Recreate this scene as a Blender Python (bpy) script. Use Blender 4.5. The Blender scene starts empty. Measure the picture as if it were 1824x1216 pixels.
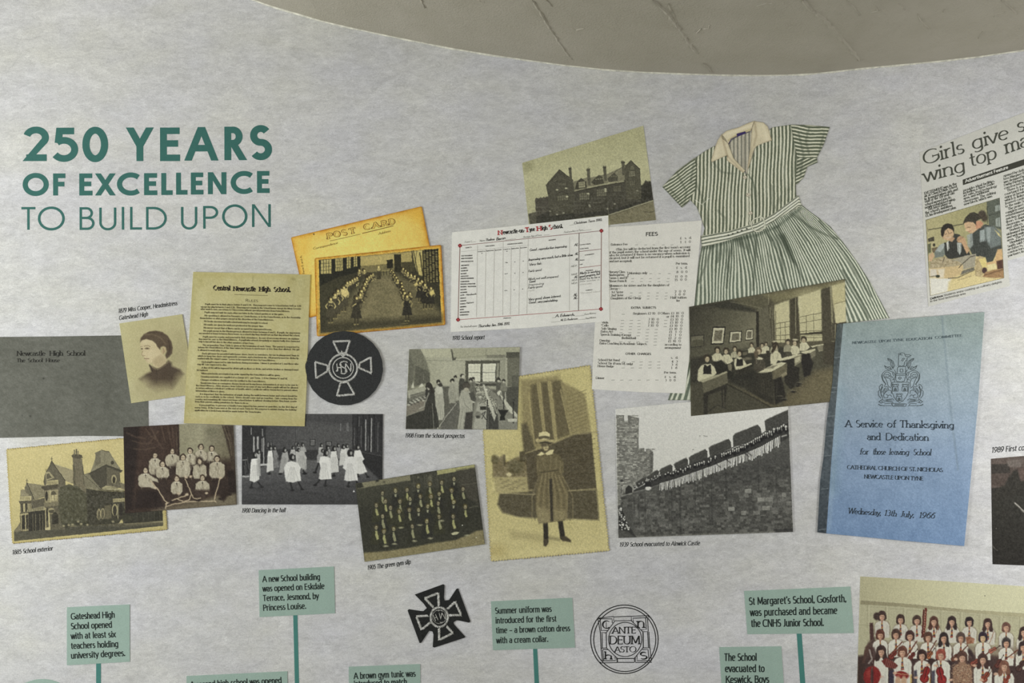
import bpy, math, random
import numpy as np
from mathutils import Matrix, Vector

# ------------------------------------------------------------------ camera
FPX, CXP, CYP = 1500.0, 912.0, 608.0            # focal length and centre of the 1824x1216 frame
PITCH, ROLL, EYE = math.radians(5.15), math.radians(2.55), 1.6
_F = np.array([0, math.cos(PITCH), math.sin(PITCH)])
_R0 = np.array([1.0, 0, 0]); _U0 = np.array([0, -math.sin(PITCH), math.cos(PITCH)])
_U = _U0 * math.cos(ROLL) + _R0 * math.sin(ROLL)
_R = _R0 * math.cos(ROLL) - _U0 * math.sin(ROLL)
scene = bpy.context.scene
col = scene.collection
cam = bpy.data.cameras.new('camera'); cam.sensor_width = 36.0; cam.lens = 36.0 * FPX / 1824.0
camo = bpy.data.objects.new('camera', cam); col.objects.link(camo)
camo.matrix_world = Matrix(((_R[0], _U[0], -_F[0], 0), (_R[1], _U[1], -_F[1], 0), (_R[2], _U[2], -_F[2], EYE), (0, 0, 0, 1)))
scene.camera = camo
scene.view_settings.view_transform = 'Standard'; scene.view_settings.look = 'None'
scene.view_settings.gamma = 1.0; scene.view_settings.use_curve_mapping = False
scene.view_settings.exposure = 0.0

# ------------------------------------------------------------------ light
world = bpy.data.worlds.new('world'); scene.world = world; world.use_nodes = True
world.node_tree.nodes['Background'].inputs[0].default_value = (1.0, 1.0, 0.985, 1)
world.node_tree.nodes['Background'].inputs[1].default_value = 0.60

def area(name, loc, target, sx, sy, power, color):
    l = bpy.data.lights.new(name, 'AREA'); l.shape = 'RECTANGLE'; l.size = sx; l.size_y = sy
    l.energy = power; l.color = color
    o = bpy.data.objects.new(name, l); col.objects.link(o); o.location = loc
    o.rotation_euler = (Vector(target) - Vector(loc)).to_track_quat('-Z', 'Y').to_euler()
    return o
area('window_light', (-4.0, 1.3, 1.9), (-1.9, 2.7, 1.5), 1.0, 1.8, 111, (0.98, 1.0, 1.0))
area('lamp_light', (2.4, 1.7, 1.3), (1.7, 3.0, 1.45), 0.5, 0.5, 11.6, (1.0, 0.985, 0.95))
area('side_light', (2.1, 2.0, 1.9), (1.95, 2.8, 1.5), 0.5, 1.2, 3.2, (1.0, 1.0, 1.0))

# ------------------------------------------------------------------ the curved wall: y = D - x^2 / 2R
WD, WR = 3.0, 14.0
def lin(c):
    c = np.asarray(c, float) / 255.0
    return np.where(c <= 0.04045, c / 12.92, ((c + 0.055) / 1.055) ** 2.4)
def wy(x, off=0.0): return WD - x * x / (2 * WR) - off
def W(px, py, off=0.0):
    """point of the frame -> point of the wall surface, lifted by off towards the room"""
    px = np.asarray(px, float); py = np.asarray(py, float)
    u = (px - CXP) / FPX; v = -(py - CYP) / FPX
    dx = _F[0] + u * _R[0] + v * _U[0]; dy = _F[1] + u * _R[1] + v * _U[1]; dz = _F[2] + u * _R[2] + v * _U[2]
    a = dx * dx / (2 * WR); c = -(WD - off)
    t = np.where(a < 1e-9, (WD - off) / dy, (-dy + np.sqrt(dy * dy - 4 * a * c)) / (2 * np.maximum(a, 1e-9)))
    x = t * dx
    return np.stack([x, wy(x, off), EYE + t * dz], -1)
# how strongly the room's lamps light each place of the wall (so that a print's own colour can be told from its lit look)
_LT = [(0, 0, 0.6446), (0, 1, 0.0306), (0, 2, -0.0691), (0, 3, -0.027), (0, 4, 0.0308), (0, 5, 0.0108), (1, 0, -0.1134), (1, 1, 0.0624), (1, 2, -0.0674), (1, 3, -0.0355), (1, 4, 0.0678), (2, 0, 0.3525), (2, 1, 0.0688), (2, 2, -0.269), (2, 3, 0.0155), (3, 0, 0.1323), (3, 1, 0.0345), (3, 2, -0.1472), (4, 0, 0.0823), (4, 1, -0.0045), (5, 0, -0.0146)]
def Lf(px, py):
    u = (np.clip(np.asarray(px, float), -10, 1840) - 912) / 912; v = (np.clip(np.asarray(py, float), 100, 1220) - 608) / 608
    return np.maximum(sum(c * u ** i * v ** j for i, j, c in _LT), .3)
# ------------------------------------------------------------------ materials
MATS = {}
def mat(name, rgb, rough=0.75, spec=0.2, var=0.06, scale=60.0, fine=0.05, raw=False):
    """plain printed or painted colour with a little procedural variation"""
    if name in MATS: return MATS[name]
    m = bpy.data.materials.new(name); m.use_nodes = True; nt = m.node_tree; N = nt.nodes; K = nt.links
    b = N['Principled BSDF']; b.inputs['Roughness'].default_value = rough; b.inputs['Specular IOR Level'].default_value = spec
    tc = N.new('ShaderNodeTexCoord')
    n1 = N.new('ShaderNodeTexNoise'); n1.inputs['Scale'].default_value = scale; n1.inputs['Detail'].default_value = 4
    n2 = N.new('ShaderNodeTexNoise'); n2.inputs['Scale'].default_value = 420; n2.inputs['Detail'].default_value = 1
    K.new(tc.outputs['Object'], n1.inputs['Vector']); K.new(tc.outputs['Object'], n2.inputs['Vector'])
    f1 = N.new('ShaderNodeMapRange'); f1.inputs[1].default_value = .25; f1.inputs[2].default_value = .75
    f1.inputs[3].default_value = 1 - var; f1.inputs[4].default_value = 1 + var
    f2 = N.new('ShaderNodeMapRange'); f2.inputs[1].default_value = .25; f2.inputs[2].default_value = .75
    f2.inputs[3].default_value = 1 - fine * 2; f2.inputs[4].default_value = 1 + fine * 2
    K.new(n1.outputs[0], f1.inputs[0]); K.new(n2.outputs[0], f2.inputs[0])
    mu = N.new('ShaderNodeMath'); mu.operation = 'MULTIPLY'; K.new(f1.outputs[0], mu.inputs[0]); K.new(f2.outputs[0], mu.inputs[1])
    vm = N.new('ShaderNodeVectorMath'); vm.operation = 'SCALE'
    if rgb is None:
        at = N.new('ShaderNodeAttribute'); at.attribute_name = 'print'; K.new(at.outputs['Color'], vm.inputs[0])
    else:
        vm.inputs[0].default_value = tuple(rgb)
    K.new(mu.outputs[0], vm.inputs['Scale']); K.new(vm.outputs[0], b.inputs['Base Color'])
    MATS[name] = m
    return m
def ink(rgb, at=None):
    """material of an ink seen as rgb (0-255) at frame point at"""
    c = lin(rgb) / (0.6 if at is None else float(Lf(*at)))
    return mat('ink_%d_%d_%d_%d' % (*rgb, 0 if at is None else int(at[0] / 200) * 10 + int(at[1] / 200)), c, var=0.05, fine=0.06)

# ------------------------------------------------------------------ objects
def link(name, me, m, parent=None):
    o = bpy.data.objects.new(name, me); col.objects.link(o)
    if m is not None: me.materials.append(m)
    if parent is not None: o.parent = parent
    return o
def tag(o, label=None, cat=None, group=None, kind=None):
    if label: o['label'] = label
    if cat: o['category'] = cat
    if group: o['group'] = group
    if kind: o['kind'] = kind
    return o
def thing(name, at, label, cat, group=None):
    """an Empty on the wall at the thing's place"""
    o = bpy.data.objects.new(name, None); col.objects.link(o); o.empty_display_size = 0.05
    o.location = [float(v) for v in W(at[0], at[1], 0.0)]
    bpy.context.view_layer.update()
    return tag(o, label, cat, group)
def mesh_obj(name, V, faces, m, parent=None, colors=None, tris=None):
    """V in world space; faces an (n,3) or (n,4) int array (tris: more triangles)"""
    V = np.asarray(V, np.float64)
    if parent is not None: V = V - np.array(parent.location)
    me = bpy.data.meshes.new(name)
    fs = [np.asarray(f, np.int32) for f in (faces, tris) if f is not None and len(f)]
    me.vertices.add(len(V)); me.vertices.foreach_set('co', V.astype(np.float32).ravel())
    loops = np.concatenate([f.ravel() for f in fs]); cnt = np.concatenate([np.full(len(f), f.shape[1], np.int32) for f in fs])
    me.loops.add(len(loops)); me.loops.foreach_set('vertex_index', loops.astype(np.int32))
    me.polygons.add(len(cnt)); st = np.concatenate([[0], np.cumsum(cnt)[:-1]]).astype(np.int32)
    me.polygons.foreach_set('loop_start', st); me.polygons.foreach_set('loop_total', cnt)
    me.update(calc_edges=True); me.shade_flat()
    if colors is not None:
        a = me.color_attributes.new('print', 'FLOAT_COLOR', 'POINT')
        c = np.ones((len(V), 4), np.float32); c[:, :3] = colors; a.data.foreach_set('color', c.ravel())
    return link(name, me, m, parent)

def sdist(P, poly):
    """signed distance (negative inside) of points P (n,2) to polygon, and the nearest boundary point"""
    poly = np.asarray(poly, float); A = poly; B = np.roll(poly, -1, 0)
    n = len(P); best = np.full(n, 1e18); near = np.zeros((n, 2)); inside = np.zeros(n, bool)
    for a, b in zip(A, B):
        d = b - a; L = d @ d + 1e-12
        t = np.clip(((P - a) @ d) / L, 0, 1); q = a + t[:, None] * d
        dd = ((P - q) ** 2).sum(1); k = dd < best
        best[k] = dd[k]; near[k] = q[k]
        if a[1] != b[1]:
            c = ((a[1] > P[:, 1]) != (b[1] > P[:, 1])) & (P[:, 0] < (b[0] - a[0]) * (P[:, 1] - a[1]) / (b[1] - a[1]) + a[0])
            inside ^= c
    s = np.sqrt(best); s[inside] *= -1
    return s, near

class Sheet:
    """a thin printed sheet lying on the wall: a fine grid cut to an outline, one colour per vertex"""
    def __init__(s, outline, cell=0.85, base=(200, 200, 200)):
        s.poly = np.asarray(outline, float); s.cell = cell
        lo = s.poly.min(0) - cell; hi = s.poly.max(0) + cell
        s.nx = int(math.ceil((hi[0] - lo[0]) / cell)) + 1; s.ny = int(math.ceil((hi[1] - lo[1]) / cell)) + 1
        s.x0, s.y0 = lo
        s.X, s.Y = np.meshgrid(lo[0] + cell * np.arange(s.nx), lo[1] + cell * np.arange(s.ny))
        s.C = np.zeros((s.ny, s.nx, 3)) + np.asarray(base, float)
        s.ref = None; s.zx = s.zy = 0.0; s.z = 1.0; s.rng = np.random.default_rng(7)
    def zoom(s, x, y, z): s.zx, s.zy, s.z = x, y, z; return s       # drawing unit: z units = 1 px, origin at (x, y)
    def _p(s, pts): return np.asarray(pts, float).reshape(-1, 2) / s.z + (s.zx, s.zy)
    def _box(s, P, pad):
        i0 = max(0, int((P[:, 0].min() - pad - s.x0) / s.cell)); i1 = min(s.nx, int((P[:, 0].max() + pad - s.x0) / s.cell) + 2)
        j0 = max(0, int((P[:, 1].min() - pad - s.y0) / s.cell)); j1 = min(s.ny, int((P[:, 1].max() + pad - s.y0) / s.cell) + 2)
        return slice(j0, max(j0, j1)), slice(i0, max(i0, i1))
    def _mix(s, b, cov, c):
        if cov.size == 0: return
        cov = cov[..., None]; s.C[b] = s.C[b] * (1 - cov) + np.asarray(c, float) * cov
    def poly_(s, pts, c, a=1.0, soft=0.0):
        P = s._p(pts); soft = soft / s.z; b = s._box(P, soft + s.cell); X = s.X[b]
        if X.size == 0: return s
        d = sdist(np.stack([X.ravel(), s.Y[b].ravel()], 1), P)[0].reshape(X.shape)
        s._mix(b, a * np.clip(0.5 - d / (s.cell + 2 * soft), 0, 1), c); return s
    def grad(s, pts, stops, p0, p1, a=1.0, soft=0.0):
        """polygon filled with a colour ramp along p0 -> p1"""
        P = s._p(pts); b = s._box(P, s.cell); X = s.X[b]; Y = s.Y[b]
        if X.size == 0: return s
        q = s._p([p0, p1]); d = q[1] - q[0]; t = ((X - q[0, 0]) * d[0] + (Y - q[0, 1]) * d[1]) / (d @ d)
        k = [u[0] for u in stops]; c = np.stack([np.interp(t, k, [u[1][i] for u in stops]) for i in range(3)], -1)
        dd = sdist(np.stack([X.ravel(), Y.ravel()], 1), P)[0].reshape(X.shape)
        cov = (a * np.clip(0.5 - dd / (s.cell + 2 * soft / s.z), 0, 1))[..., None]; s.C[b] = s.C[b] * (1 - cov) + c * cov; return s
    def el(s, cx, cy, rx, ry, c, rot=0.0, a=1.0, soft=0.0):
        P = s._p([cx, cy])[0]; rx /= s.z; ry /= s.z; soft /= s.z; r = max(rx, ry)
        b = s._box(np.array([P - r, P + r]), soft + s.cell); X = s.X[b] - P[0]; Y = s.Y[b] - P[1]
        if X.size == 0: return s
        t = math.radians(rot); u = X * math.cos(t) + Y * math.sin(t); v = -X * math.sin(t) + Y * math.cos(t)
        d = (np.sqrt((u / rx) ** 2 + (v / ry) ** 2) - 1) * min(rx, ry)
        s._mix(b, a * np.clip(0.5 - d / (s.cell + 2 * soft), 0, 1), c); return s
    def ln(s, pts, w, c, a=1.0, soft=0.0):
        P = s._p(pts); w = w / s.z; soft = soft / s.z; b = s._box(P, w + soft + s.cell); X = s.X[b]; Y = s.Y[b]
        if X.size == 0: return s
        d = np.full(X.shape, 1e9)
        for p, q in zip(P[:-1], P[1:]):
            e = q - p; t = np.clip(((X - p[0]) * e[0] + (Y - p[1]) * e[1]) / (e @ e + 1e-12), 0, 1)
            d = np.minimum(d, np.hypot(X - p[0] - t * e[0], Y - p[1] - t * e[1]))
        amp = min(1.0, w / s.cell) if w < s.cell else 1.0; w = max(w, s.cell * .9)
        s._mix(b, a * amp * np.clip(0.5 - (d - w / 2) / (s.cell + 2 * soft), 0, 1), c); return s
    def _noise(s, sx, sy, seed, ang=0.0):
        r = np.random.default_rng(seed); t = math.radians(ang)
        u = (s.X * math.cos(t) + s.Y * math.sin(t)) / sx; v = (-s.X * math.sin(t) + s.Y * math.cos(t)) / sy
        u = u - u.min(); v = v - v.min(); n = r.random((int(v.max()) + 3, int(u.max()) + 3))
        i = u.astype(int); j = v.astype(int); fu = u - i; fv = v - j; fu = fu * fu * (3 - 2 * fu); fv = fv * fv * (3 - 2 * fv)
        return ((n[j, i] * (1 - fu) + n[j, i + 1] * fu) * (1 - fv) + (n[j + 1, i] * (1 - fu) + n[j + 1, i + 1] * fu) * fv) * 2 - 1
    def mottle(s, amp, sx, sy=None, seed=1, ang=0.0, pts=None, tint=(1, 1, 1)):
        n = s._noise(sx, sy or sx, seed, ang) * amp
        if pts is not None:
            P = s._p(pts); d = sdist(np.stack([s.X.ravel(), s.Y.ravel()], 1), P)[0].reshape(s.X.shape); n = n * (d < 0)
        s.C = s.C + n[..., None] * np.asarray(tint, float); return s
    def grain(s, amp, seed=3):
        r = np.random.default_rng(seed); s.C = s.C + r.normal(0, amp, s.X.shape)[..., None]; return s
    def dodge(s, f): s.C = f(s.C, s.X, s.Y); return s
    def warp(s, amp, sc, seed=5):
        """wobble the drawing by a few tenths of a point so no edge stays ruled"""
        amp *= .6; dx = (s._noise(sc, sc, seed) + .5 * s._noise(sc * .4, sc * .4, seed + 9)) * amp / s.cell; dy = (s._noise(sc, sc, seed + 1) + .5 * s._noise(sc * .4, sc * .4, seed + 10)) * amp / s.cell; J, I = np.mgrid[0:s.ny, 0:s.nx]
        x = np.clip(I + dx, 0, s.nx - 1.001); y = np.clip(J + dy, 0, s.ny - 1.001); i = x.astype(int); j = y.astype(int); fx = (x - i)[..., None]; fy = (y - j)[..., None]
        C = s.C; C = (C[j, i] * (1 - fx) + C[j, i + 1] * fx) * (1 - fy) + (C[j + 1, i] * (1 - fx) + C[j + 1, i + 1] * fx) * fy
        B = np.pad(C, ((1, 1), (1, 1), (0, 0)), 'edge'); B = (B[:-2, 1:-1] + B[2:, 1:-1] + B[1:-1, :-2] + B[1:-1, 2:] + B[1:-1, 1:-1]) / 5
        s.C = C + .9 * (C - B); return s
    def tone(s, gain=1.0, desat=.12, r=1.0, b=1.0):
        m = s.C.mean(-1, keepdims=True); s.C = (s.C + (m - s.C) * desat) * gain * np.array([r, 1, b]); return s
    def speck(s, amp, sc, seed=4):
        """local contrast like the clumping of a photographic print"""
        n = s._noise(sc, sc, seed) * .6 + s._noise(sc * .45, sc * .45, seed + 3) * .4; lum = s.C.mean(-1); s.C = s.C * (1 + amp * n * np.clip(1.25 - lum / 190, .25, 1))[..., None]; return s
    def edge_tone(s, w, c, a=1.0, hard=0):
        P = np.stack([s.X.ravel(), s.Y.ravel()], 1); d = -sdist(P, s.poly)[0].reshape(s.X.shape); k = a * np.exp(-np.maximum(d - hard, 0) / w); k = np.clip(k * (1 + .35 * s._noise(7, 7, 21)), 0, 1)[..., None]
        s.C = s.C * (1 - k) + np.asarray(c, float) * k; return s
    def stripe(s, fu, c1, c2, pts=None, duty=.5, sharp=2.2, a=1.0, line=.0):
        """woven stripes: phase fu(x, y) in drawing units"""
        x = (s.X - s.zx) * s.z; y = (s.Y - s.zy) * s.z; u = fu(x, y) % 1.0; t = np.clip(.5 + sharp * (np.abs(u - .5) - duty / 2) * 2, 0, 1)
        if line: t = np.maximum(t, line * np.clip(1 - np.abs(u - .5) * 9, 0, 1))
        c = np.asarray(c1, float) * (1 - t[..., None]) + np.asarray(c2, float) * t[..., None]; cov = np.full(s.X.shape, a)
        if pts is not None:
            P = s._p(pts); cov = a * np.clip(.5 - sdist(np.stack([s.X.ravel(), s.Y.ravel()], 1), P)[0].reshape(s.X.shape) / s.cell, 0, 1)
        s.C = s.C * (1 - cov[..., None]) + c * cov[..., None]; return s
    def build(s, name, off, parent, m=None, thick=None):
        P = np.stack([s.X.ravel(), s.Y.ravel()], 1); d, near = sdist(P, s.poly)
        D = d.reshape(s.ny, s.nx) < 0
        q = D[:-1, :-1] | D[:-1, 1:] | D[1:, :-1] | D[1:, 1:]
        j, i = np.nonzero(q); a = j * s.nx + i
        F = np.stack([a, a + s.nx, a + s.nx + 1, a + 1], 1)
        P = P.copy(); out = d >= 0; P[out] = near[out]
        used = np.unique(F); rem = np.full(len(P), -1); rem[used] = np.arange(len(used)); F = rem[F]
        for c in s.poly if len(s.poly) < 60 else ():                     # keep the corners sharp
            k = used[np.argmin(((P[used] - c) ** 2).sum(1))]
            if ((P[k] - c) ** 2).sum() < (1.3 * s.cell) ** 2: P[k] = c
        P = P[used]; C = np.clip(s.C.reshape(-1, 3)[used], 3, 250)
        V = W(P[:, 0], P[:, 1], off)
        cx, cy = s.ref if s.ref is not None else (s.poly.min(0) + s.poly.max(0)) / 2
        alb = np.clip(lin(C) / float(Lf(cx, cy)), 0.004, 0.93)
        # rim down towards the wall
        n0 = len(V); E = np.concatenate([F[:, [0, 1]], F[:, [1, 2]], F[:, [2, 3]], F[:, [3, 0]]])
        key = np.sort(E, 1); _, idx, cnt = np.unique(key[:, 0].astype(np.int64) * n0 + key[:, 1], return_index=True, return_counts=True)
        B = E[idx[cnt == 1]]; th = off if thick is None else thick
        bv = np.unique(B); rm = np.full(n0, -1); rm[bv] = n0 + np.arange(len(bv))
        V2 = V[bv].copy(); V2[:, 1] += th
        V = np.concatenate([V, V2]); alb = np.concatenate([alb, alb[bv]])
        R = np.stack([B[:, 1], B[:, 0], rm[B[:, 0]], rm[B[:, 1]]], 1)
        return mesh_obj(name, V, np.concatenate([F, R]), m or mat('print', None, var=0.0, fine=0.035), parent, alb)

def plate(name, pts, rgb, off, parent, step=12.0, thick=None, m=None, at=None):
    """a flat coloured piece cut to an outline (frame points), following the wall"""
    s = Sheet(pts, cell=step); s.C[:] = rgb; s.ref = at
    if m is None:
        return s.build(name, off, parent, mat('paper', None, var=0.045, scale=35, fine=0.05), thick)
    return s.build(name, off, parent, m, thick)

def quadmap(q):
    """(u, v) in 0..1 -> frame point, projective over the quad TL TR BR BL"""
    q = np.asarray(q, float); src = [(0, 0), (1, 0), (1, 1), (0, 1)]; A = []; b = []
    for (u, v), (x, y) in zip(src, q):
        A.append([u, v, 1, 0, 0, 0, -u * x, -v * x]); b.append(x); A.append([0, 0, 0, u, v, 1, -u * y, -v * y]); b.append(y)
    h = np.append(np.linalg.solve(np.array(A), np.array(b)), 1).reshape(3, 3)
    def f(u, v):
        w = h[2, 0] * u + h[2, 1] * v + 1
        return np.array([(h[0, 0] * u + h[0, 1] * v + h[0, 2]) / w, (h[1, 0] * u + h[1, 1] * v + h[1, 2]) / w])
    return f
# ------------------------------------------------------------------ lettering: skeleton strokes drawn with a pen
SK = {
'A': (.76, 'M .02 0 L .38 1;M .38 1 L .74 0;M .15 .34 L .61 .34'), 'B': (.64, 'M .1 0 L .1 1;M .1 1 L .32 1 A .32 .765 .2 .235 90 -90 L .1 .53;M .1 .53 L .34 .53 A .34 .265 .24 .265 90 -90 L .1 0'),
'C': (.78, 'A .46 .5 .4 .5 48 312'), 'D': (.8, 'M .1 0 L .1 1;M .1 1 L .32 1 A .32 .5 .42 .5 90 -90 L .1 0'),
'E': (.58, 'M .1 0 L .1 1;M .1 1 L .52 1;M .1 .53 L .48 .53;M .1 0 L .53 0'), 'F': (.54, 'M .1 0 L .1 1;M .1 1 L .5 1;M .1 .52 L .46 .52'),
'G': (.86, 'A .46 .5 .4 .5 46 330 L .8 .44;M .52 .46 L .82 .46'), 'H': (.8, 'M .1 0 L .1 1;M .7 0 L .7 1;M .1 .53 L .7 .53'),
'I': (.24, 'M .12 0 L .12 1'), 'J': (.42, 'M .3 1 L .3 .2 A .14 .2 .16 .2 0 -110'), 'K': (.68, 'M .1 0 L .1 1;M .6 1 L .12 .45;M .26 .6 L .66 0'),
'L': (.54, 'M .1 0 L .1 1;M .1 0 L .5 0'), 'M': (.92, 'M .1 0 L .12 1;M .12 1 L .46 .1;M .46 .1 L .8 1;M .8 1 L .82 0'),
'N': (.82, 'M .1 0 L .1 1;M .1 1 L .72 0;M .72 0 L .72 1'), 'O': (.92, 'A .46 .5 .41 .5 0 360'),
'P': (.6, 'M .1 0 L .1 1;M .1 1 L .3 1 A .3 .74 .24 .26 90 -90 L .1 .48'), 'Q': (.92, 'A .46 .5 .41 .5 0 360;M .5 .2 L .84 -.12'),
'R': (.66, 'M .1 0 L .1 1;M .1 1 L .3 1 A .3 .755 .24 .245 90 -90 L .1 .51;M .3 .51 L .62 0'),
'S': (.56, 'A .29 .755 .2 .245 35 270 A .29 .255 .22 .255 90 -145'), 'T': (.66, 'M .33 0 L .33 1;M .03 1 L .63 1'),
'U': (.78, 'M .1 1 L .1 .32 A .39 .32 .29 .32 180 360 L .68 1'), 'V': (.72, 'M .02 1 L .36 0;M .36 0 L .7 1'),
'W': (1.06, 'M .02 1 L .28 0;M .28 0 L .53 1;M .53 1 L .78 0;M .78 0 L 1.04 1'), 'X': (.68, 'M .03 1 L .65 0;M .65 1 L .03 0'),
'Y': (.68, 'M .02 1 L .34 .45;M .66 1 L .34 .45;M .34 .45 L .34 0'), 'Z': (.66, 'M .06 1 L .6 1;M .6 1 L .05 0;M .05 0 L .62 0'),
'a': (.54, 'A .25 .46 .19 .24 155 0 L .44 0;M .44 .41 L .26 .41 A .26 .205 .2 .205 90 270 A .3 .2 .16 .2 270 325'),
'b': (.6, 'M .1 1 L .1 0;A .3 .35 .23 .35 150 -150'), 'c': (.5, 'A .29 .35 .23 .35 50 310'), 'd': (.6, 'M .5 1 L .5 0;A .3 .35 .23 .35 30 330'),
'e': (.56, 'M .08 .38 L .5 .38;A .29 .35 .22 .35 5 312'), 'f': (.34, 'A .32 .8 .16 .2 70 180 L .16 0;M .02 .7 L .34 .7'),
'g': (.6, 'M .5 .7 L .5 -.06 A .29 -.06 .21 .22 0 -145;A .3 .35 .23 .35 30 330'), 'h': (.58, 'M .1 1 L .1 0;A .29 .44 .19 .26 170 0 L .48 0'),
'i': (.22, 'M .11 .7 L .11 0;D .11 .93'), 'j': (.22, 'M .11 .7 L .11 -.1 A .0 -.1 .11 .18 0 -80;D .11 .93'),
'k': (.54, 'M .1 1 L .1 0;M .46 .7 L .12 .3;M .22 .42 L .5 0'), 'l': (.22, 'M .11 1 L .11 0'),
'm': (.86, 'M .1 .7 L .1 0;A .27 .44 .17 .26 170 0 L .44 0;A .6 .44 .17 .26 170 0 L .77 0'), 'n': (.58, 'M .1 .7 L .1 0;A .29 .44 .19 .26 170 0 L .48 0'),
'o': (.58, 'A .29 .35 .23 .35 0 360'), 'p': (.6, 'M .1 .7 L .1 -.28;A .3 .35 .23 .35 150 -150'), 'q': (.6, 'M .5 .7 L .5 -.28;A .3 .35 .23 .35 30 330'),
'r': (.38, 'M .1 .7 L .1 0;A .29 .42 .19 .28 165 75'), 's': (.44, 'A .22 .525 .14 .175 35 270 A .22 .175 .16 .175 90 -145'),
't': (.36, 'M .16 .94 L .16 .18 A .3 .18 .14 .18 180 285;M .02 .7 L .33 .7'), 'u': (.58, 'M .1 .7 L .1 .24 A .29 .24 .19 .24 180 360;M .48 .7 L .48 0'),
'v': (.5, 'M .02 .7 L .25 0;M .25 0 L .48 .7'), 'w': (.74, 'M .02 .7 L .2 0;M .2 0 L .37 .7;M .37 .7 L .54 0;M .54 0 L .72 .7'),
'x': (.5, 'M .04 .7 L .46 0;M .46 .7 L .04 0'), 'y': (.5, 'M .02 .7 L .26 .02;M .48 .7 L .18 -.28'), 'z': (.46, 'M .05 .7 L .41 .7;M .41 .7 L .04 0;M .04 0 L .43 0'),
'0': (.6, 'A .3 .5 .23 .5 0 360'), '1': (.4, 'M .22 0 L .22 1;M .22 1 L .08 .82'), '2': (.58, 'A .28 .73 .21 .27 165 -25 L .06 0;M .06 0 L .52 0'),
'3': (.56, 'A .26 .76 .19 .24 140 -90;A .26 .27 .22 .27 90 -145'), '4': (.6, 'M .42 0 L .42 1;M .42 1 L .05 .27;M .05 .27 L .57 .27'),
'5': (.56, 'M .48 1 L .16 1;M .16 1 L .12 .56;A .25 .33 .24 .33 130 -145'), '6': (.6, 'A .3 .32 .23 .32 0 360;M .08 .36 L .14 .62 L .26 .84 L .42 1'),
'7': (.54, 'M .05 1 L .5 1;M .5 1 L .18 0'), '8': (.58, 'A .29 .77 .18 .23 0 360;A .29 .28 .23 .28 0 360'),
'9': (.6, 'A .3 .68 .23 .32 0 360;M .52 .64 L .46 .38 L .34 .16 L .18 0'),
'.': (.2, 'D .1 .05'), ',': (.2, 'D .1 .05;M .13 .06 L .06 -.14'), "'": (.18, 'M .1 1 L .07 .78'), '-': (.36, 'M .04 .36 L .32 .36'), '_': (.6, 'M .04 .36 L .56 .36'),
':': (.22, 'D .11 .06;D .11 .58'), '(': (.28, 'A .36 .4 .24 .62 125 235'), ')': (.28, 'A -.08 .4 .24 .62 55 -55'), '}': (.3, 'M .02 1.3 L .14 1.2 L .14 .6 L .26 .5 L .14 .4 L .14 -.2 L .02 -.3'),
'$': (.56, 'A .34 .76 .15 .24 30 180 L .19 .05;M .04 0 L .52 0;M .04 .48 L .42 .48'), ' ': (.3, ''), '"': (.3, 'M .08 1 L .08 .8;M .2 1 L .2 .8'), ';': (.2, 'D .1 .55;M .13 .06 L .06 -.14'),
}
STY = dict(
    sans=dict(w=.13, h=.115, n=2.7, seg=10, tr=.045), bold=dict(w=.17, h=.15, n=2.9, seg=10), title=dict(w=.2, h=.19, n=2.0, seg=28),
    serif=dict(w=.125, h=.05, n=2.1, seg=12, ser=1, xh=.62, nib=20), old=dict(w=.11, h=.045, n=2.0, seg=12, ser=1, xh=.58, nib=25),
    news=dict(w=.14, h=.055, n=2.1, seg=16, ser=1, xh=.66, nib=15), body=dict(w=.15, h=.08, n=2.1, seg=6, ser=1, xh=.64, nib=15),
    black=dict(w=.2, h=.04, n=1.5, seg=8, ser=1, xh=.72, nib=38), hand=dict(w=.12, h=.07, n=2.0, seg=8, xh=.5, nib=30), thin=dict(w=.085, h=.08, n=2.0, seg=24))
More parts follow.
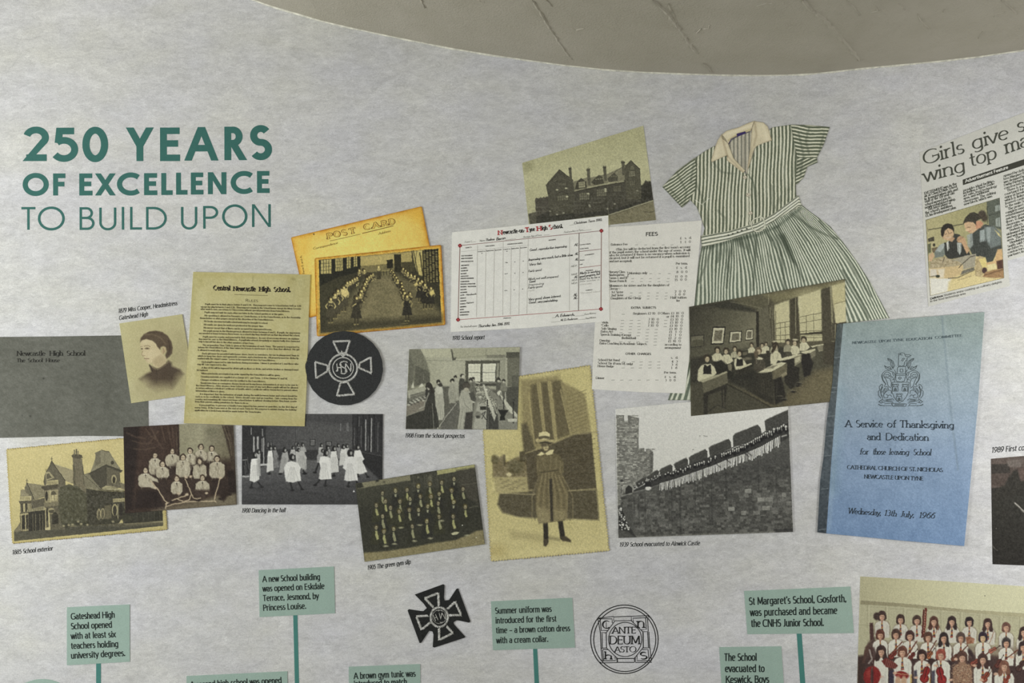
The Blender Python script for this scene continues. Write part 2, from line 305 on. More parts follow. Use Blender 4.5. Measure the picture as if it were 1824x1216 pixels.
def glyph(ch, sx, st):
    """quads of one character: cap height 1, skeleton squeezed by sx before the pen is drawn along it"""
    adv, spec = SK.get(ch, SK[' ']); w, h = st['w'], st['h']; n = st.get('n', 2); xh = st.get('xh', .7); nib = math.radians(st.get('nib', 0))
    low = ch.islower(); V = []; F = []
    def Y(y):
        if low or ch in 'x':
            y = y * xh / .7 if y <= .7 else xh + (y - .7) * (1.04 - xh) / .3
        return h / 2 + y * (1 - h)
    def width(dx, dy):
        a = math.atan2(dy, dx); return h + (w - h) * abs(math.sin(a + nib)) ** 1.2 if nib else h + (w - h) * abs(math.sin(a))
    strokes = []
    for part in spec.split(';'):
        t = part.split(); i = 0; pts = []; kinds = []
        if not t: continue
        if t[0] == 'D':
            x, y = float(t[1]) * sx, Y(float(t[2])); r = w * .62; k = len(V)
            if st.get('ser') or st['n'] == 2: q_ = [math.tau * j_ / 8 for j_ in range(8)]; V += [(x + r * 1.08 * math.cos(a_), y + r * 1.08 * math.sin(a_)) for a_ in q_]; F += [(k, k + 1, k + 2, k + 3), (k, k + 3, k + 4, k + 7), (k + 4, k + 5, k + 6, k + 7)]; continue
            V += [(x - r, y - r), (x + r, y - r), (x + r, y + r), (x - r, y + r)]; F.append((k, k + 1, k + 2, k + 3)); continue
        closed = False
        while i < len(t):
            if t[i] in 'ML': pts.append((float(t[i + 1]) * sx, Y(float(t[i + 2])))); kinds.append('l'); i += 3
            else:
                cx, cy, rx, ry, a0, a1 = map(float, t[i + 1:i + 7]); i += 7; N = max(3, int(st['seg'] * abs(a1 - a0) / 180))
                closed = abs(a1 - a0) >= 359.9
                for k in range(N + 1):
                    a = math.radians(a0 + (a1 - a0) * k / N); c, s = math.cos(a), math.sin(a)
                    p = ((cx + rx * math.copysign(abs(c) ** (2 / n), c)) * sx, Y(cy + ry * math.copysign(abs(s) ** (2 / n), s)))
                    if pts and math.hypot(p[0] - pts[-1][0], p[1] - pts[-1][1]) < 1e-4: continue
                    pts.append(p); kinds.append('c')
        strokes.append((pts, kinds, closed))
    ends = []
    for pts, kinds, closed in strokes:
        if not closed: ends += [(pts[0]), (pts[-1])]
    for pts, kinds, closed in strokes:
        P = [list(p) for p in pts]; m = len(P); clip = {}
        if closed: P = P[:-1]; m -= 1
        else:
            for e, f in ((0, 1), (m - 1, m - 2)):                       # run stems out to the line
                if kinds[e] == 'l':
                    dx, dy = P[e][0] - P[f][0], P[e][1] - P[f][1]; L = math.hypot(dx, dy) or 1
                    shared = sum(math.hypot(q[0] - P[e][0], q[1] - P[e][1]) < .02 for q in ends) > 1
                    y = pts[e][1]; atline = min(abs(y - h / 2), abs(y - 1 + h / 2), abs(y - Y(.7)), abs(y - Y(1)), abs(y - Y(0)), abs(y - Y(-.28))) < 1e-3
                    if abs(dy) > .5 * L and atline:
                        ex = h / 2 / (abs(dy) / L); P[e][0] += dx / L * ex; P[e][1] += dy / L * ex
                        if abs(dx) > .02 * L:
                            if shared: P[e][0] = pts[e][0]
                            clip[e] = (dx / dy, P[e][1], shared)
                        if st.get('ser') and not shared:
                            top = dy > 0; sl = (.1 + w / 2) * min(1, .4 + .6 * sx); bx = P[e][0]; by = P[e][1] - (h if top else 0) * 1.0; k = len(V)
                            l, r = sl, sl
                            if low and top: r = w / 2
                            V += [(bx - l, by), (bx + r, by), (bx + r, by + h), (bx - l, by + h)]; F.append((k, k + 1, k + 2, k + 3))
                            s2 = w * .45; k = len(V); yy = by if top else by + h; dd = -1 if top else 1
                            V += [(bx - w / 2 - (s2 if l > w / 2 else 0), yy), (bx + w / 2 + (s2 if r > w / 2 + .01 else 0), yy), (bx + w / 2, yy + dd * s2), (bx - w / 2, yy + dd * s2)]; F.append((k, k + 1, k + 2, k + 3))
                    elif st.get('ser') and not low and abs(dy) < .1 * L and not shared and ch.isupper() and ch not in 'AH' and abs(dx) > .05:
                        k = len(V); x = P[e][0]; y = P[e][1]; up = 1 if y < .3 else -1; t_ = .16 if (y < .3 or y > .7) else .08; lo, hi_ = (y - h / 2, y + t_) if up > 0 else (y - t_, y + h / 2)
                        if .3 < y < .7: lo, hi_ = y - .09, y + .09
                        V += [(x - h * .7, lo), (x + h * .3, lo), (x + h * .3, hi_), (x - h * .7, hi_)]; F.append((k, k + 1, k + 2, k + 3))
        k0 = len(V)
        for i in range(m):
            a = P[(i - 1) % m] if (closed or i > 0) else None; b = P[(i + 1) % m] if (closed or i < m - 1) else None
            d1 = (P[i][0] - a[0], P[i][1] - a[1]) if a else None; d2 = (b[0] - P[i][0], b[1] - P[i][1]) if b else None
            def nrm(d): L = math.hypot(*d) or 1; return (d[0] / L, d[1] / L)
            if d1 and d2:
                n1, n2 = nrm(d1), nrm(d2); tx, ty = n1[0] + n2[0], n1[1] + n2[1]; L = math.hypot(tx, ty) or 1; tx /= L; ty /= L
                mit = 1 / max(.6, abs(tx * n2[0] + ty * n2[1]))
            else: tx, ty = nrm(d1 or d2); mit = 1
            ww = width(tx, ty) / 2 * mit
            pr = [(P[i][0] - ty * ww, P[i][1] + tx * ww), (P[i][0] + ty * ww, P[i][1] - tx * ww)]
            if i in clip:
                sl_, yy_, sh_ = clip[i]; pr = [(a_[0] + (yy_ - a_[1]) * sl_, yy_) for a_ in pr]
                if sh_: pr = [(min(max(a_[0], P[i][0] - w * .53), P[i][0] + w * .53), yy_) for a_ in pr]
            V += pr
        for i in range(m if closed else m - 1):
            j = (i + 1) % m; F.append((k0 + 2 * i, k0 + 2 * i + 1, k0 + 2 * j + 1, k0 + 2 * j))
    comp = {}
    for q in F:
        r = min(comp.get(v, v) for v in q)
        for v in q: comp[v] = r
    ids = {r: j for j, r in enumerate(sorted(set(comp.values())))}
    V = [(v[0], v[1], ids[comp[i]]) for i, v in enumerate(V)]
    return V, F, adv * sx

def text(s, style, p0, p1, h, off, parent, rgb=(38, 42, 42), shear=0.0, lean=0.0, name='lettering', w=None, track=0.0, up=None, m=None, sxmul=1.0):
    """one printed line: baseline from p0 to p1 in frame points, cap height h frame px"""
    st = dict(STY[style]); track = track or st.get('tr', 0)
    if w: st['h'] *= w / st['w']; st['w'] = w
    p0 = np.asarray(p0, float); p1 = np.asarray(p1, float); L = float(np.hypot(*(p1 - p0)))
    tot = sum(SK.get(c, SK[' '])[0] for c in s) or 1; n = max(1, len(s) - 1)
    sx = (L / h - track * n) / tot; d = (p1 - p0) / L; u = np.array([d[1], -d[0]])
    if up is not None: u = np.asarray(up, float); u = u / np.hypot(*u)
    u = u + d * (shear + lean); VV = []; FF = []; x = 0; k = 0
    for c in s:
        V, F, adv = glyph(c, sx, st)
        if V:
            V = np.array(V); V[:, 0] += x; VV.append(V); FF.append(np.array(F) + k); k += len(V)
        x += adv + track
    if not VV: return None
    V = np.concatenate(VV); lift = V[:, 2] * 3e-5; V = V * h; P = p0 + V[:, :1] * d + V[:, 1:2] * u
    F = np.concatenate(FF)
    return mesh_obj(name, W(P[:, 0], P[:, 1], off + lift), F[:, ::-1], m or ink(rgb, tuple(p0)), parent)

def stroke(pts, w, off, parent, rgb, name='printed_line', closed=False, m=None):
    """a printed rule or drawn line of width w frame px through frame points"""
    P = np.asarray(pts, float)
    if closed: P = np.vstack([P, P[:1]])
    out = []
    for a, b in zip(P[:-1], P[1:]):
        k = max(1, int(np.hypot(*(b - a)) / 25))
        for i in range(k): out.append(a + (b - a) * i / k)
    out.append(P[-1]); P = np.array(out); T = np.gradient(P, axis=0)
    if closed: T[0] = T[-1] = P[1] - P[-2]
    T /= np.maximum(np.hypot(T[:, 0], T[:, 1]), 1e-9)[:, None]; Nn = np.stack([-T[:, 1], T[:, 0]], 1) * w / 2
    Q = np.empty((len(P) * 2, 2)); Q[0::2] = P + Nn; Q[1::2] = P - Nn; i = np.arange(len(P) - 1) * 2
    F = np.stack([i, i + 1, i + 3, i + 2], 1)
    return mesh_obj(name, W(Q[:, 0], Q[:, 1], off), F, m or ink(rgb, tuple(P[0])), parent)
def Z(x, y, z):
    return lambda *a: [(x + a[i] / z, y + a[i + 1] / z) for i in range(0, len(a), 2)] if len(a) > 2 else (x + a[0] / z, y + a[1] / z)
# ------------------------------------------------------------------ the room
def node(N, t, **kw):
    n = N.new(t)
    for k, v in kw.items():
        if k.startswith('i_'): n.inputs[k[2:].replace('_', ' ')].default_value = v
        else: setattr(n, k, v)
    return n
def wallpaper_mat():
    m = bpy.data.materials.new('crumpled_paper_print'); m.use_nodes = True; nt = m.node_tree; N = nt.nodes; K = nt.links
    b = N['Principled BSDF']; b.inputs['Roughness'].default_value = .7; b.inputs['Specular IOR Level'].default_value = .25
    g = N.new('ShaderNodeNewGeometry')
    def layer(sc, rot, scale, detail, rough, dist=0.0):
        mp = node(N, 'ShaderNodeMapping'); mp.inputs['Scale'].default_value = sc; mp.inputs['Rotation'].default_value = (0, math.radians(rot), 0)
        n = node(N, 'ShaderNodeTexNoise'); n.inputs['Scale'].default_value = scale; n.inputs['Detail'].default_value = detail
        n.inputs['Roughness'].default_value = rough; n.inputs['Distortion'].default_value = dist
        K.new(g.outputs['Position'], mp.inputs[0]); K.new(mp.outputs[0], n.inputs[0]); return n.outputs[0]
    def rng(o, lo, hi, a, b_):
        r = N.new('ShaderNodeMapRange'); r.inputs[1].default_value = lo; r.inputs[2].default_value = hi; r.inputs[3].default_value = a; r.inputs[4].default_value = b_
        K.new(o, r.inputs[0]); return r.outputs[0]
    def mul(a, b_):
        n = N.new('ShaderNodeMath'); n.operation = 'MULTIPLY'; K.new(a, n.inputs[0]); K.new(b_, n.inputs[1]); return n.outputs[0]
    big = rng(layer((.55, 1, 1.3), -12, 2.6, 4, .6), .3, .7, .925, 1.055)
    wisp = mul(rng(layer((.6, 1, 1.4), -22, 24, 6, .7, 1.3), .32, .68, .90, 1.08), rng(layer((.65, 1, 1.35), -16, 9.5, 4, .62, 1.6), .32, .68, .93, 1.055))
    fib = rng(layer((.6, 1, 1.4), -28, 75, 5, .75, 1.2), .3, .7, .85, 1.14)
    fine = rng(layer((1, 1, 1), 0, 330, 2, .6), .3, .7, .88, 1.12)
    v = mul(mul(big, wisp), mul(fib, fine))
    tint = layer((.7, 1, 1.2), 20, 3.4, 3, .6)
    cr = N.new('ShaderNodeValToRGB'); K.new(tint, cr.inputs[0]); e = cr.color_ramp.elements
    e[0].position = .33; e[0].color = (WALLC[0] * 1.01, WALLC[1] * 1.01, WALLC[2] * .965, 1); e[1].position = .66; e[1].color = (WALLC[0] * .99, WALLC[1] * .995, WALLC[2] * 1.045, 1)
    vm = N.new('ShaderNodeVectorMath'); vm.operation = 'SCALE'; K.new(cr.outputs[0], vm.inputs[0]); K.new(v, vm.inputs['Scale']); K.new(vm.outputs[0], b.inputs['Base Color'])
    return m
WALLC = (0.655, 0.655, 0.645)
paper = wallpaper_mat()
def plaster_mat(name, rgb, bump=.5):
    m = bpy.data.materials.new(name); m.use_nodes = True; nt = m.node_tree; N = nt.nodes; K = nt.links
    b = N['Principled BSDF']; b.inputs['Roughness'].default_value = .85; b.inputs['Specular IOR Level'].default_value = .15
    g = N.new('ShaderNodeNewGeometry'); n1 = node(N, 'ShaderNodeTexNoise'); n1.inputs['Scale'].default_value = 5; n1.inputs['Detail'].default_value = 5
    n2 = node(N, 'ShaderNodeTexNoise'); n2.inputs['Scale'].default_value = 160; n2.inputs['Detail'].default_value = 3
    n3 = node(N, 'ShaderNodeTexNoise'); n3.inputs['Scale'].default_value = 14; n3.inputs['Detail'].default_value = 6; n3.inputs['Distortion'].default_value = 2.2
    for n in (n1, n2, n3): K.new(g.outputs['Position'], n.inputs[0])
    cr = N.new('ShaderNodeValToRGB'); K.new(n1.outputs[0], cr.inputs[0]); e = cr.color_ramp.elements
    e[0].position = .3; e[0].color = (rgb[0] * .93, rgb[1] * .93, rgb[2] * .91, 1); e[1].position = .7; e[1].color = (rgb[0] * 1.05, rgb[1] * 1.05, rgb[2] * 1.06, 1)
    K.new(cr.outputs[0], b.inputs['Base Color'])
    ridge = N.new('ShaderNodeMath'); ridge.operation = 'SUBTRACT'; ridge.inputs[1].default_value = .5; K.new(n3.outputs[0], ridge.inputs[0])
    ab = N.new('ShaderNodeMath'); ab.operation = 'ABSOLUTE'; K.new(ridge.outputs[0], ab.inputs[0])
    mr = N.new('ShaderNodeMapRange'); mr.inputs[1].default_value = 0; mr.inputs[2].default_value = .012; mr.inputs[3].default_value = .10; mr.inputs[4].default_value = 0; K.new(ab.outputs[0], mr.inputs[0])
    ad = N.new('ShaderNodeMath'); ad.operation = 'MULTIPLY_ADD'; ad.inputs[1].default_value = .6; K.new(n2.outputs[0], ad.inputs[0]); K.new(mr.outputs[0], ad.inputs[2])
    bp = N.new('ShaderNodeBump'); bp.inputs['Strength'].default_value = bump; bp.inputs['Distance'].default_value = .004; K.new(ad.outputs[0], bp.inputs['Height']); K.new(bp.outputs[0], b.inputs['Normal'])
    return m

# ceiling line on the wall (frame points read off the photograph), continued smoothly on both sides
_ex = [450, 485, 530, 570, 625, 700, 760, 810, 870, 935, 1005, 1075, 1140, 1200, 1270, 1340, 1400, 1450, 1510, 1535, 1600, 1660, 1740, 1824]
_ey = [0, 12, 25, 37, 50, 66, 78, 87.5, 97.5, 107, 116.5, 124, 128.5, 131, 133.5, 134.5, 134, 131.5, 125, 122, 116, 110.5, 101.5, 89.5]
_ew = W(_ex, _ey)
_kx = np.concatenate([[-4.2, -3.0, -2.1, -1.45], _ew[:, 0], [2.1, 2.6, 3.4, 4.2]])
_z0 = _ew[0, 2]; _sl = (_ew[0, 2] - _ew[2, 2]) / (_ew[0, 0] - _ew[2, 0]); _zr = _ew[-1, 2]; _sr = (_ew[-1, 2] - _ew[-3, 2]) / (_ew[-1, 0] - _ew[-3, 0])
_kz = np.concatenate([[_z0 + _sl * (x - _ew[0, 0]) * 1.08 for x in (-4.2, -3.0, -2.1, -1.45)], _ew[:, 2], [_zr + _sr * (x - _ew[-1, 0]) for x in (2.1, 2.6, 3.4, 4.2)]])
def ceil_z(x): return np.interp(x, _kx, _kz)
xs = np.unique(np.concatenate([np.linspace(-4.2, 4.2, 169), _ew[:, 0]]))

def wall_strip(name, x0, x1, gap, parent, mtl, off=0.0, thick=0.0008):
    """one vertical width of printed paper, floor to ceiling, following the curve"""
    X = np.concatenate([[x0 + gap], xs[(xs > x0 + gap + .001) & (xs < x1 - gap - .001)], [x1 - gap]]); n = len(X)
    zt = ceil_z(X); V = []
    for t in (0, 1):
        for o in (off, off - thick):
            V.append(np.stack([X, wy(X, o), zt * t + 0.0], 1))
    V = np.concatenate(V); i = np.arange(n - 1)
    F = [np.stack([i, i + 1, i + 1 + 2 * n, i + 2 * n], 1), np.stack([i + n + 1, i + n, i + 3 * n, i + 3 * n + 1], 1), np.array([[0, 2 * n, 3 * n, n], [n - 1, 2 * n - 1, 4 * n - 1, 3 * n - 1]])]
    return mesh_obj(name, V, np.concatenate(F), mtl, parent)
back = wall_strip('wall_back', -4.2, 4.2, 0, None, plaster_mat('wall_plaster', (.30, .29, .27)), off=-0.0008, thick=.12)
tag(back, 'gently curved wall covered by the printed school history mural', kind='structure')
joints = [-4.2, float(W(499, 240)[0]), float(W(1014, 245)[0]), float(W(1617, 150)[0]), 4.2]
for a, b in zip(joints[:-1], joints[1:]):
    wall_strip('wallpaper_panel', a, b, 0.00005, back, paper)

# ceiling: the curved soffit, carried from the wall line out over the room
cm = plaster_mat('ceiling_plaster', (.42, .395, .325), .8)
def ceil_point(x, y): return np.array([x, y, 0]) + np.array([0, 0, 1]) * (ceil_z(x) + 0.015 * np.clip(wy(x) - y, 0, 9))
ys = [0, .15, .4, .8, 1.4, 2.2, 3.2, 4.4, 6.2]; V = []
for d in ys: V.append(np.stack([xs, wy(xs) - d, ceil_z(xs) + .015 * d], 1))
n = len(xs); V = np.concatenate(V); V = np.concatenate([V, V + (0, 0, .06)]); i = np.arange(n - 1); F = []
for k in range(len(ys) - 1):
    F.append(np.stack([k * n + i, k * n + i + 1, (k + 1) * n + i + 1, (k + 1) * n + i], 1)); F.append(F[-1][:, ::-1] + n * len(ys))
ceil = mesh_obj('ceiling', V, np.concatenate(F), cm)
tag(ceil, 'curved grey-beige plastered ceiling with rough seams', kind='structure')
def C_(px, py):
    """frame point -> point on the ceiling surface"""
    u = (px - CXP) / FPX; v = -(py - CYP) / FPX; d = _F + u * _R + v * _U; lo, hi = .3, 6.0
    f = lambda t: (EYE + t * d[2]) - (ceil_z(t * d[0]) + .015 * max(0, wy(t * d[0]) - t * d[1]))
    for _ in range(50):
        mid = (lo + hi) / 2
        if f(mid) > 0: hi = mid
        else: lo = mid
    return np.array([lo * d[0], lo * d[1], EYE + lo * d[2]])
def seam(pts, w, hgt, name, seed=1, mtl=None):
    """a rough raised ridge of plaster along frame points on the ceiling"""
    r = np.random.default_rng(seed); P = np.array(pts, float); Q = []
    for a, b in zip(P[:-1], P[1:]):
        k = max(2, int(np.hypot(*(b - a)) / 5))
        for i in range(k): Q.append(a + (b - a) * i / k + r.normal(0, .5, 2))
    Q.append(P[-1]); V = []
    pts3 = np.array([C_(*q) for q in Q]); T = np.gradient(pts3, axis=0); T /= np.linalg.norm(T, axis=1)[:, None]
    S = np.cross(T, (0, 0, 1.0)); S /= np.linalg.norm(S, axis=1)[:, None]; m_ = len(pts3); ww = w * (0.5 + r.random(m_)); ww[[0, -1]] *= .15
    V = np.concatenate([pts3 + S * ww[:, None] + (0, 0, .0006), pts3 + np.array([(0, 0, -hgt * (.4 + r.random())) for _ in range(m_)]), pts3 - S * ww[:, None] + (0, 0, .0006)])
    i = np.arange(m_ - 1); F = np.concatenate([np.stack([i, i + 1, m_ + i + 1, m_ + i], 1), np.stack([m_ + i, m_ + i + 1, 2 * m_ + i + 1, 2 * m_ + i], 1)])
    return mesh_obj(name, V, F, mtl or cm, ceil)
seam([(948, 0), (963, 22), (978, 48), (994, 72), (1008, 92), (1019, 106)], .006, .004, 'plaster_seam', 1)
seam([(1163, 0), (1188, 22), (1203, 42), (1216, 60), (1228, 78), (1243, 96)], .008, .005, 'plaster_seam', 2)
seam([(1254, 112), (1268, 129)], .006, .004, 'plaster_seam', 9)
seam([(1429, 0), (1446, 18), (1470, 36), (1488, 58), (1504, 74), (1520, 94), (1531, 108)], .008, .005, 'plaster_seam', 3)
seam([(748, -4), (757, 14)], .004, .003, 'plaster_seam', 4)
for k, pts in enumerate([[(1348, 10), (1366, 6), (1376, 5)], [(1508, 0), (1522, 14), (1532, 28)], [(1548, 24), (1562, 20), (1560, 10)], [(1600, 6), (1612, 18)], [(1634, 24), (1640, 38), (1656, 52)], [(1680, 22), (1682, 16)],
                         [(1785, 2), (1800, 14), (1812, 26)], [(1770, 30), (1776, 24), (1790, 20)], [(1250, 52), (1262, 50), (1264, 44)], [(1500, 96), (1512, 90)], [(1012, 50), (1026, 52), (1040, 50)], [(848, 0), (864, 4)], [(1742, 68), (1750, 56)],
                         [(1190, 6), (1200, 26), (1206, 44)], [(973, 0), (984, 12)], [(1240, 58), (1248, 50)]]):
    seam(pts, .003, .0025, 'plaster_ridge', 20 + k)
# pale filler bead where paper meets ceiling
r = np.random.default_rng(5); X = np.linspace(-1.5, 2.2, 420); zz = ceil_z(X); hb = .0016 + .0028 * np.interp(np.arange(420), np.arange(0, 420, 6), r.random(70)); b0 = wy(X, .0005)
V = np.concatenate([np.stack([X, b0, zz - hb * 1.2], 1), np.stack([X, b0 - .004, zz - hb * .5], 1), np.stack([X, b0 - .004 - hb * .4, zz + .0003], 1)])
i = np.arange(419); F = np.concatenate([np.stack([i, i + 1, 420 + i + 1, 420 + i], 1), np.stack([420 + i, 421 + i, 841 + i, 840 + i], 1)])
bead = mesh_obj('trim_1', V, F, mat('filler', (.66, .65, .55), var=.3, scale=60, fine=.05)); tag(bead, 'thin pale filler bead along the ceiling line', kind='structure')
fl = mesh_obj('floor', [(-4.2, -3.2, 0), (4.2, -3.2, 0), (4.2, 3, 0), (-4.2, 3, 0), (-4.2, -3.2, -.05), (4.2, -3.2, -.05), (4.2, 3, -.05), (-4.2, 3, -.05)], [(0, 1, 2, 3), (7, 6, 5, 4), (0, 4, 5, 1), (2, 6, 7, 3), (1, 5, 6, 2), (0, 3, 7, 4)], mat('floor_vinyl', (.32, .31, .29), rough=.5, var=.08))
tag(fl, 'grey floor of the room below the mural', kind='structure')
# ------------------------------------------------------------------ printed items: text, cards, sheets
def LV(k): return .0012 * k
def lines(f, rows, style, h, off, parent, rgb=(38, 42, 42), **kw):
    for s, x0, y0, x1, y1 in rows: text(s, style, f(x0, y0), f(x1, y1), h, off, parent, rgb, **kw)

# title: every letter set between its own edges
def letter(ch, x0, x1, yb, h, w, parent, f, z):
    st = dict(STY['title']); st['h'] *= w / st['w']; st['w'] = w; H = h / z; tw = (x1 - x0) / z / H; sx = 1.0
    for _ in range(12):
        V, F, adv = glyph(ch, sx, st); X = [v[0] for v in V]; iw = max(X) - min(X); sx *= (1 + (tw - iw) / max(adv - w, .05) * .8) if adv - w > .1 else 1; sx = max(.05, sx)
    V = np.array(V); V[:, 0] -= V[:, 0].min(); p = np.array(f(x0, yb)); P = p + V[:, :1] * H * np.array([1, -.004]) + V[:, 1:2] * H * np.array([-.002, -1.0])
    return mesh_obj('letter', W(P[:, 0], P[:, 1], .0003 + V[:, 2] * 3e-5), np.array(F)[:, ::-1], TITLE, parent)
TITLE = mat('title_green', lin((57, 104, 97)) / float(Lf(250, 300)), var=.05, fine=.05)
T = thing('wall_title', (262, 316), 'large dark green wall title reading 250 YEARS OF EXCELLENCE TO BUILD UPON', 'title')
fz = Z(0, 200, 3.648)
for ch, a, b in zip('250YEARS', (146, 342, 535, 818, 1040, 1197, 1458, 1625), (318, 508, 703, 1000, 1170, 1420, 1606, 1768)):
    r_ = ch in '0SO'; letter(ch, a, b, {'2': 317, '5': 322, '0': 324, 'R': 311, 'S': 311, 'A': 314}.get(ch, 317), {'2': 224, '5': 222, '0': 230, 'S': 228}.get(ch, 218), .205, T, fz, 3.648)
for ch, a, b, y in zip('OFEXCELLENCE', (147, 345, 515, 617, 760, 936, 1048, 1144, 1240, 1350, 1499, 1670), (317, 425, 601, 752, 908, 1022, 1122, 1218, 1322, 1472, 1643, 1752), (544, 540, 540, 540, 541, 538, 537, 535, 534, 532, 531, 524)):
    letter(ch, a, b, y, 150 if ch in 'OC' else 143, .225, T, fz, 3.648)
for ch, a, b, y in zip('TOBUILDUPON', (139, 246, 517, 645, 791, 845, 949, 1176, 1320, 1443, 1637), (230, 421, 614, 756, 808, 922, 1084, 1282, 1418, 1608, 1760), (763, 768, 764, 767, 762, 762, 762, 762, 756, 754, 745)):
    letter(ch, a, b, y, 156 if ch == 'O' else 148, .108, T, fz, 3.648)

# captions
def caption(at, z, rows, h, label):
    f = Z(*z); t = thing('caption', at, label, 'caption')
    for s, x0, y0, x1, y1 in rows: text(s, 'sans', f(x0, y0), f(x1, y1), h, .0003, t, (40, 43, 43), shear=.2, w=.14, name='text_line')
caption((265, 550), (0, 470, 3.8), [('1879 Miss Cooper, Headmistress', 801, 333, 1199, 279), ('Gateshead High', 806, 380, 1001, 353)], 7.8, 'two line black italic caption beginning 1879 above the small portrait')
caption((58, 982), (0, 740, 4.242), [('1885 School exterior', 92, 1050, 398, 1019)], 8.2, 'black italic caption 1885 School exterior below the deckle edged house photograph')
caption((470, 910), (420, 580, 3.575), [('1900 Dancing in the hall', 37, 1190, 315, 1187)], 8.0, 'black italic caption 1900 Dancing in the hall below the dancing photograph')
caption((692, 1007), (620, 810, 5.792), [('1905 The green gym slip', 200, 1187, 645, 1124)], 8.2, 'tilted black italic caption 1905 The green gym slip')
caption((775, 777), (710, 600, 6.4), [('1908 From the School prospectus', 72, 1146, 750, 1152)], 7.8, 'black italic caption 1908 From the School prospectus')
caption((833, 602), (790, 370, 5.068), [('1910 School report', 78, 1195, 368, 1187)], 7.8, 'black italic caption 1910 School report under the report card')
caption((1175, 969), (1090, 710, 4.344), [('1939 School evacuated to Alnwick Castle', 57, 1145, 679, 1133)], 8.0, 'black italic caption 1939 School evacuated to Alnwick Castle')
caption((1795, 800), (1740, 770, 4.87), [('1989 First co', 128, 177, 411, 156)], 10.2, 'larger black italic caption beginning 1989 First at the right edge')

# green timeline labels on their stalks
LG = mat('label_green', lin((150, 172, 161)) / float(Lf(175, 1130)), var=.035, scale=40, fine=.05)
SG = mat('stalk_green', lin((66, 117, 110)) / float(Lf(400, 1150)), var=.03, fine=.05)
def timeline(at, z, quad, stalk, rows, h, label):
    f = Z(*z); t = thing('timeline_label', at, label, 'label', 'green timeline labels')
    plate('panel', f(*quad), (148, 174, 160), LV(1), t, m=LG)
    if stalk: plate('stalk', f(*stalk), (66, 117, 110), LV(.5), t, m=SG, step=6)
    for s, x0, y0, x1, y1 in rows: text(s, 'sans', f(x0, y0), f(x1, y1), h * 1.05, LV(1) + .0004, t, (30, 38, 36), w=.145, name='text_line')
    return t
timeline((175, 1130), (0, 1050, 6.08), (724, 190, 1404, 159, 1405, 779, 724, 818), (1041, 790, 1092, 790, 1091, 1130, 1041, 1130),
         [('Gateshead High', 769, 324, 1243, 303), ('School opened', 769, 430, 1213, 411), ('with at least six', 769, 536, 1252, 515), ('teachers holding', 769, 642, 1281, 620), ('university degrees.', 769, 748, 1356, 718)], 11.0, 'green label reading Gateshead High School opened with at least six teachers')
timeline((529, 1055), (300, 990, 5.381), (865, 136, 1587, 100, 1597, 548, 873, 585), (1196, 565, 1236, 565, 1253, 1290, 1213, 1290),
         [('A new School building', 904, 251, 1454, 228), ('was opened on Eskdale', 904, 342, 1495, 316), ('Terrace, Jesmond, by', 906, 433, 1440, 411), ('Princess Louise.', 908, 526, 1320, 506)], 10.6, 'green label about the new School building opened on Eskdale Terrace')
timeline((422, 1210), (300, 990, 5.381), (173, 1150, 1140, 1104, 1143, 1370, 175, 1400), None, [('A second high school was opened', 210, 1262, 1085, 1219)], 10.6, 'green label cut off by the bottom edge, reading high school was opened')
timeline((685, 1200), (600, 1020, 6.204), (131, 1037, 921, 1007, 926, 1420, 135, 1440), None, [('A brown gym tunic was', 190, 1174, 870, 1146), ('introduced to match', 190, 1262, 775, 1236)], 11.0, 'green label beginning A brown gym tunic was, at the bottom edge')
timeline((948, 1112), (860, 1030, 5.365), (77, 218, 855, 184, 882, 660, 97, 685), (480, 668, 520, 668, 541, 1090, 498, 1090),
         [('Summer uniform was', 118, 338, 658, 319), ('introduced for the first', 122, 431, 704, 412), ('time _ a brown cotton dress', 126, 525, 834, 503), ('with a cream collar.', 130, 621, 625, 606)], 10.7, 'green label about the summer uniform, a brown cotton dress with a cream collar')
timeline((1422, 1088), (1260, 1030, 6.514), (427, 145, 1660, 93, 1700, 633, 465, 646), (1037, 635, 1094, 635, 1144, 1330, 1085, 1330),
         [("St Margaret's School, Gosforth,", 484, 308, 1612, 274), ('was purchased and became', 497, 437, 1507, 412), ('the CNHS Junior School.', 508, 564, 1350, 552)], 13.0, "widest green label, about a purchased Gosforth school becoming the Junior School")
timeline((1340, 1190), (1260, 1030, 6.514), (138, 796, 858, 786, 894, 1330, 172, 1330), None, [('The School', 195, 957, 573, 955), ('evacuated to', 206, 1087, 663, 1086), ('Keswick. Boys', 213, 1216, 716, 1211)], 13.0, 'green label reading The School evacuated to Keswick, cut off by the bottom edge')
a = np.linspace(0, 2 * math.pi, 60, endpoint=False)
t = thing('timeline_disc', (75, 1281), 'pale green round timeline disc peeking over the bottom edge at left', 'disc')
plate('disc', np.stack([75.5 + 73 * np.cos(a), 1282 + 73 * np.sin(a)], 1), (150, 176, 162), LV(1), t, m=LG, step=4)

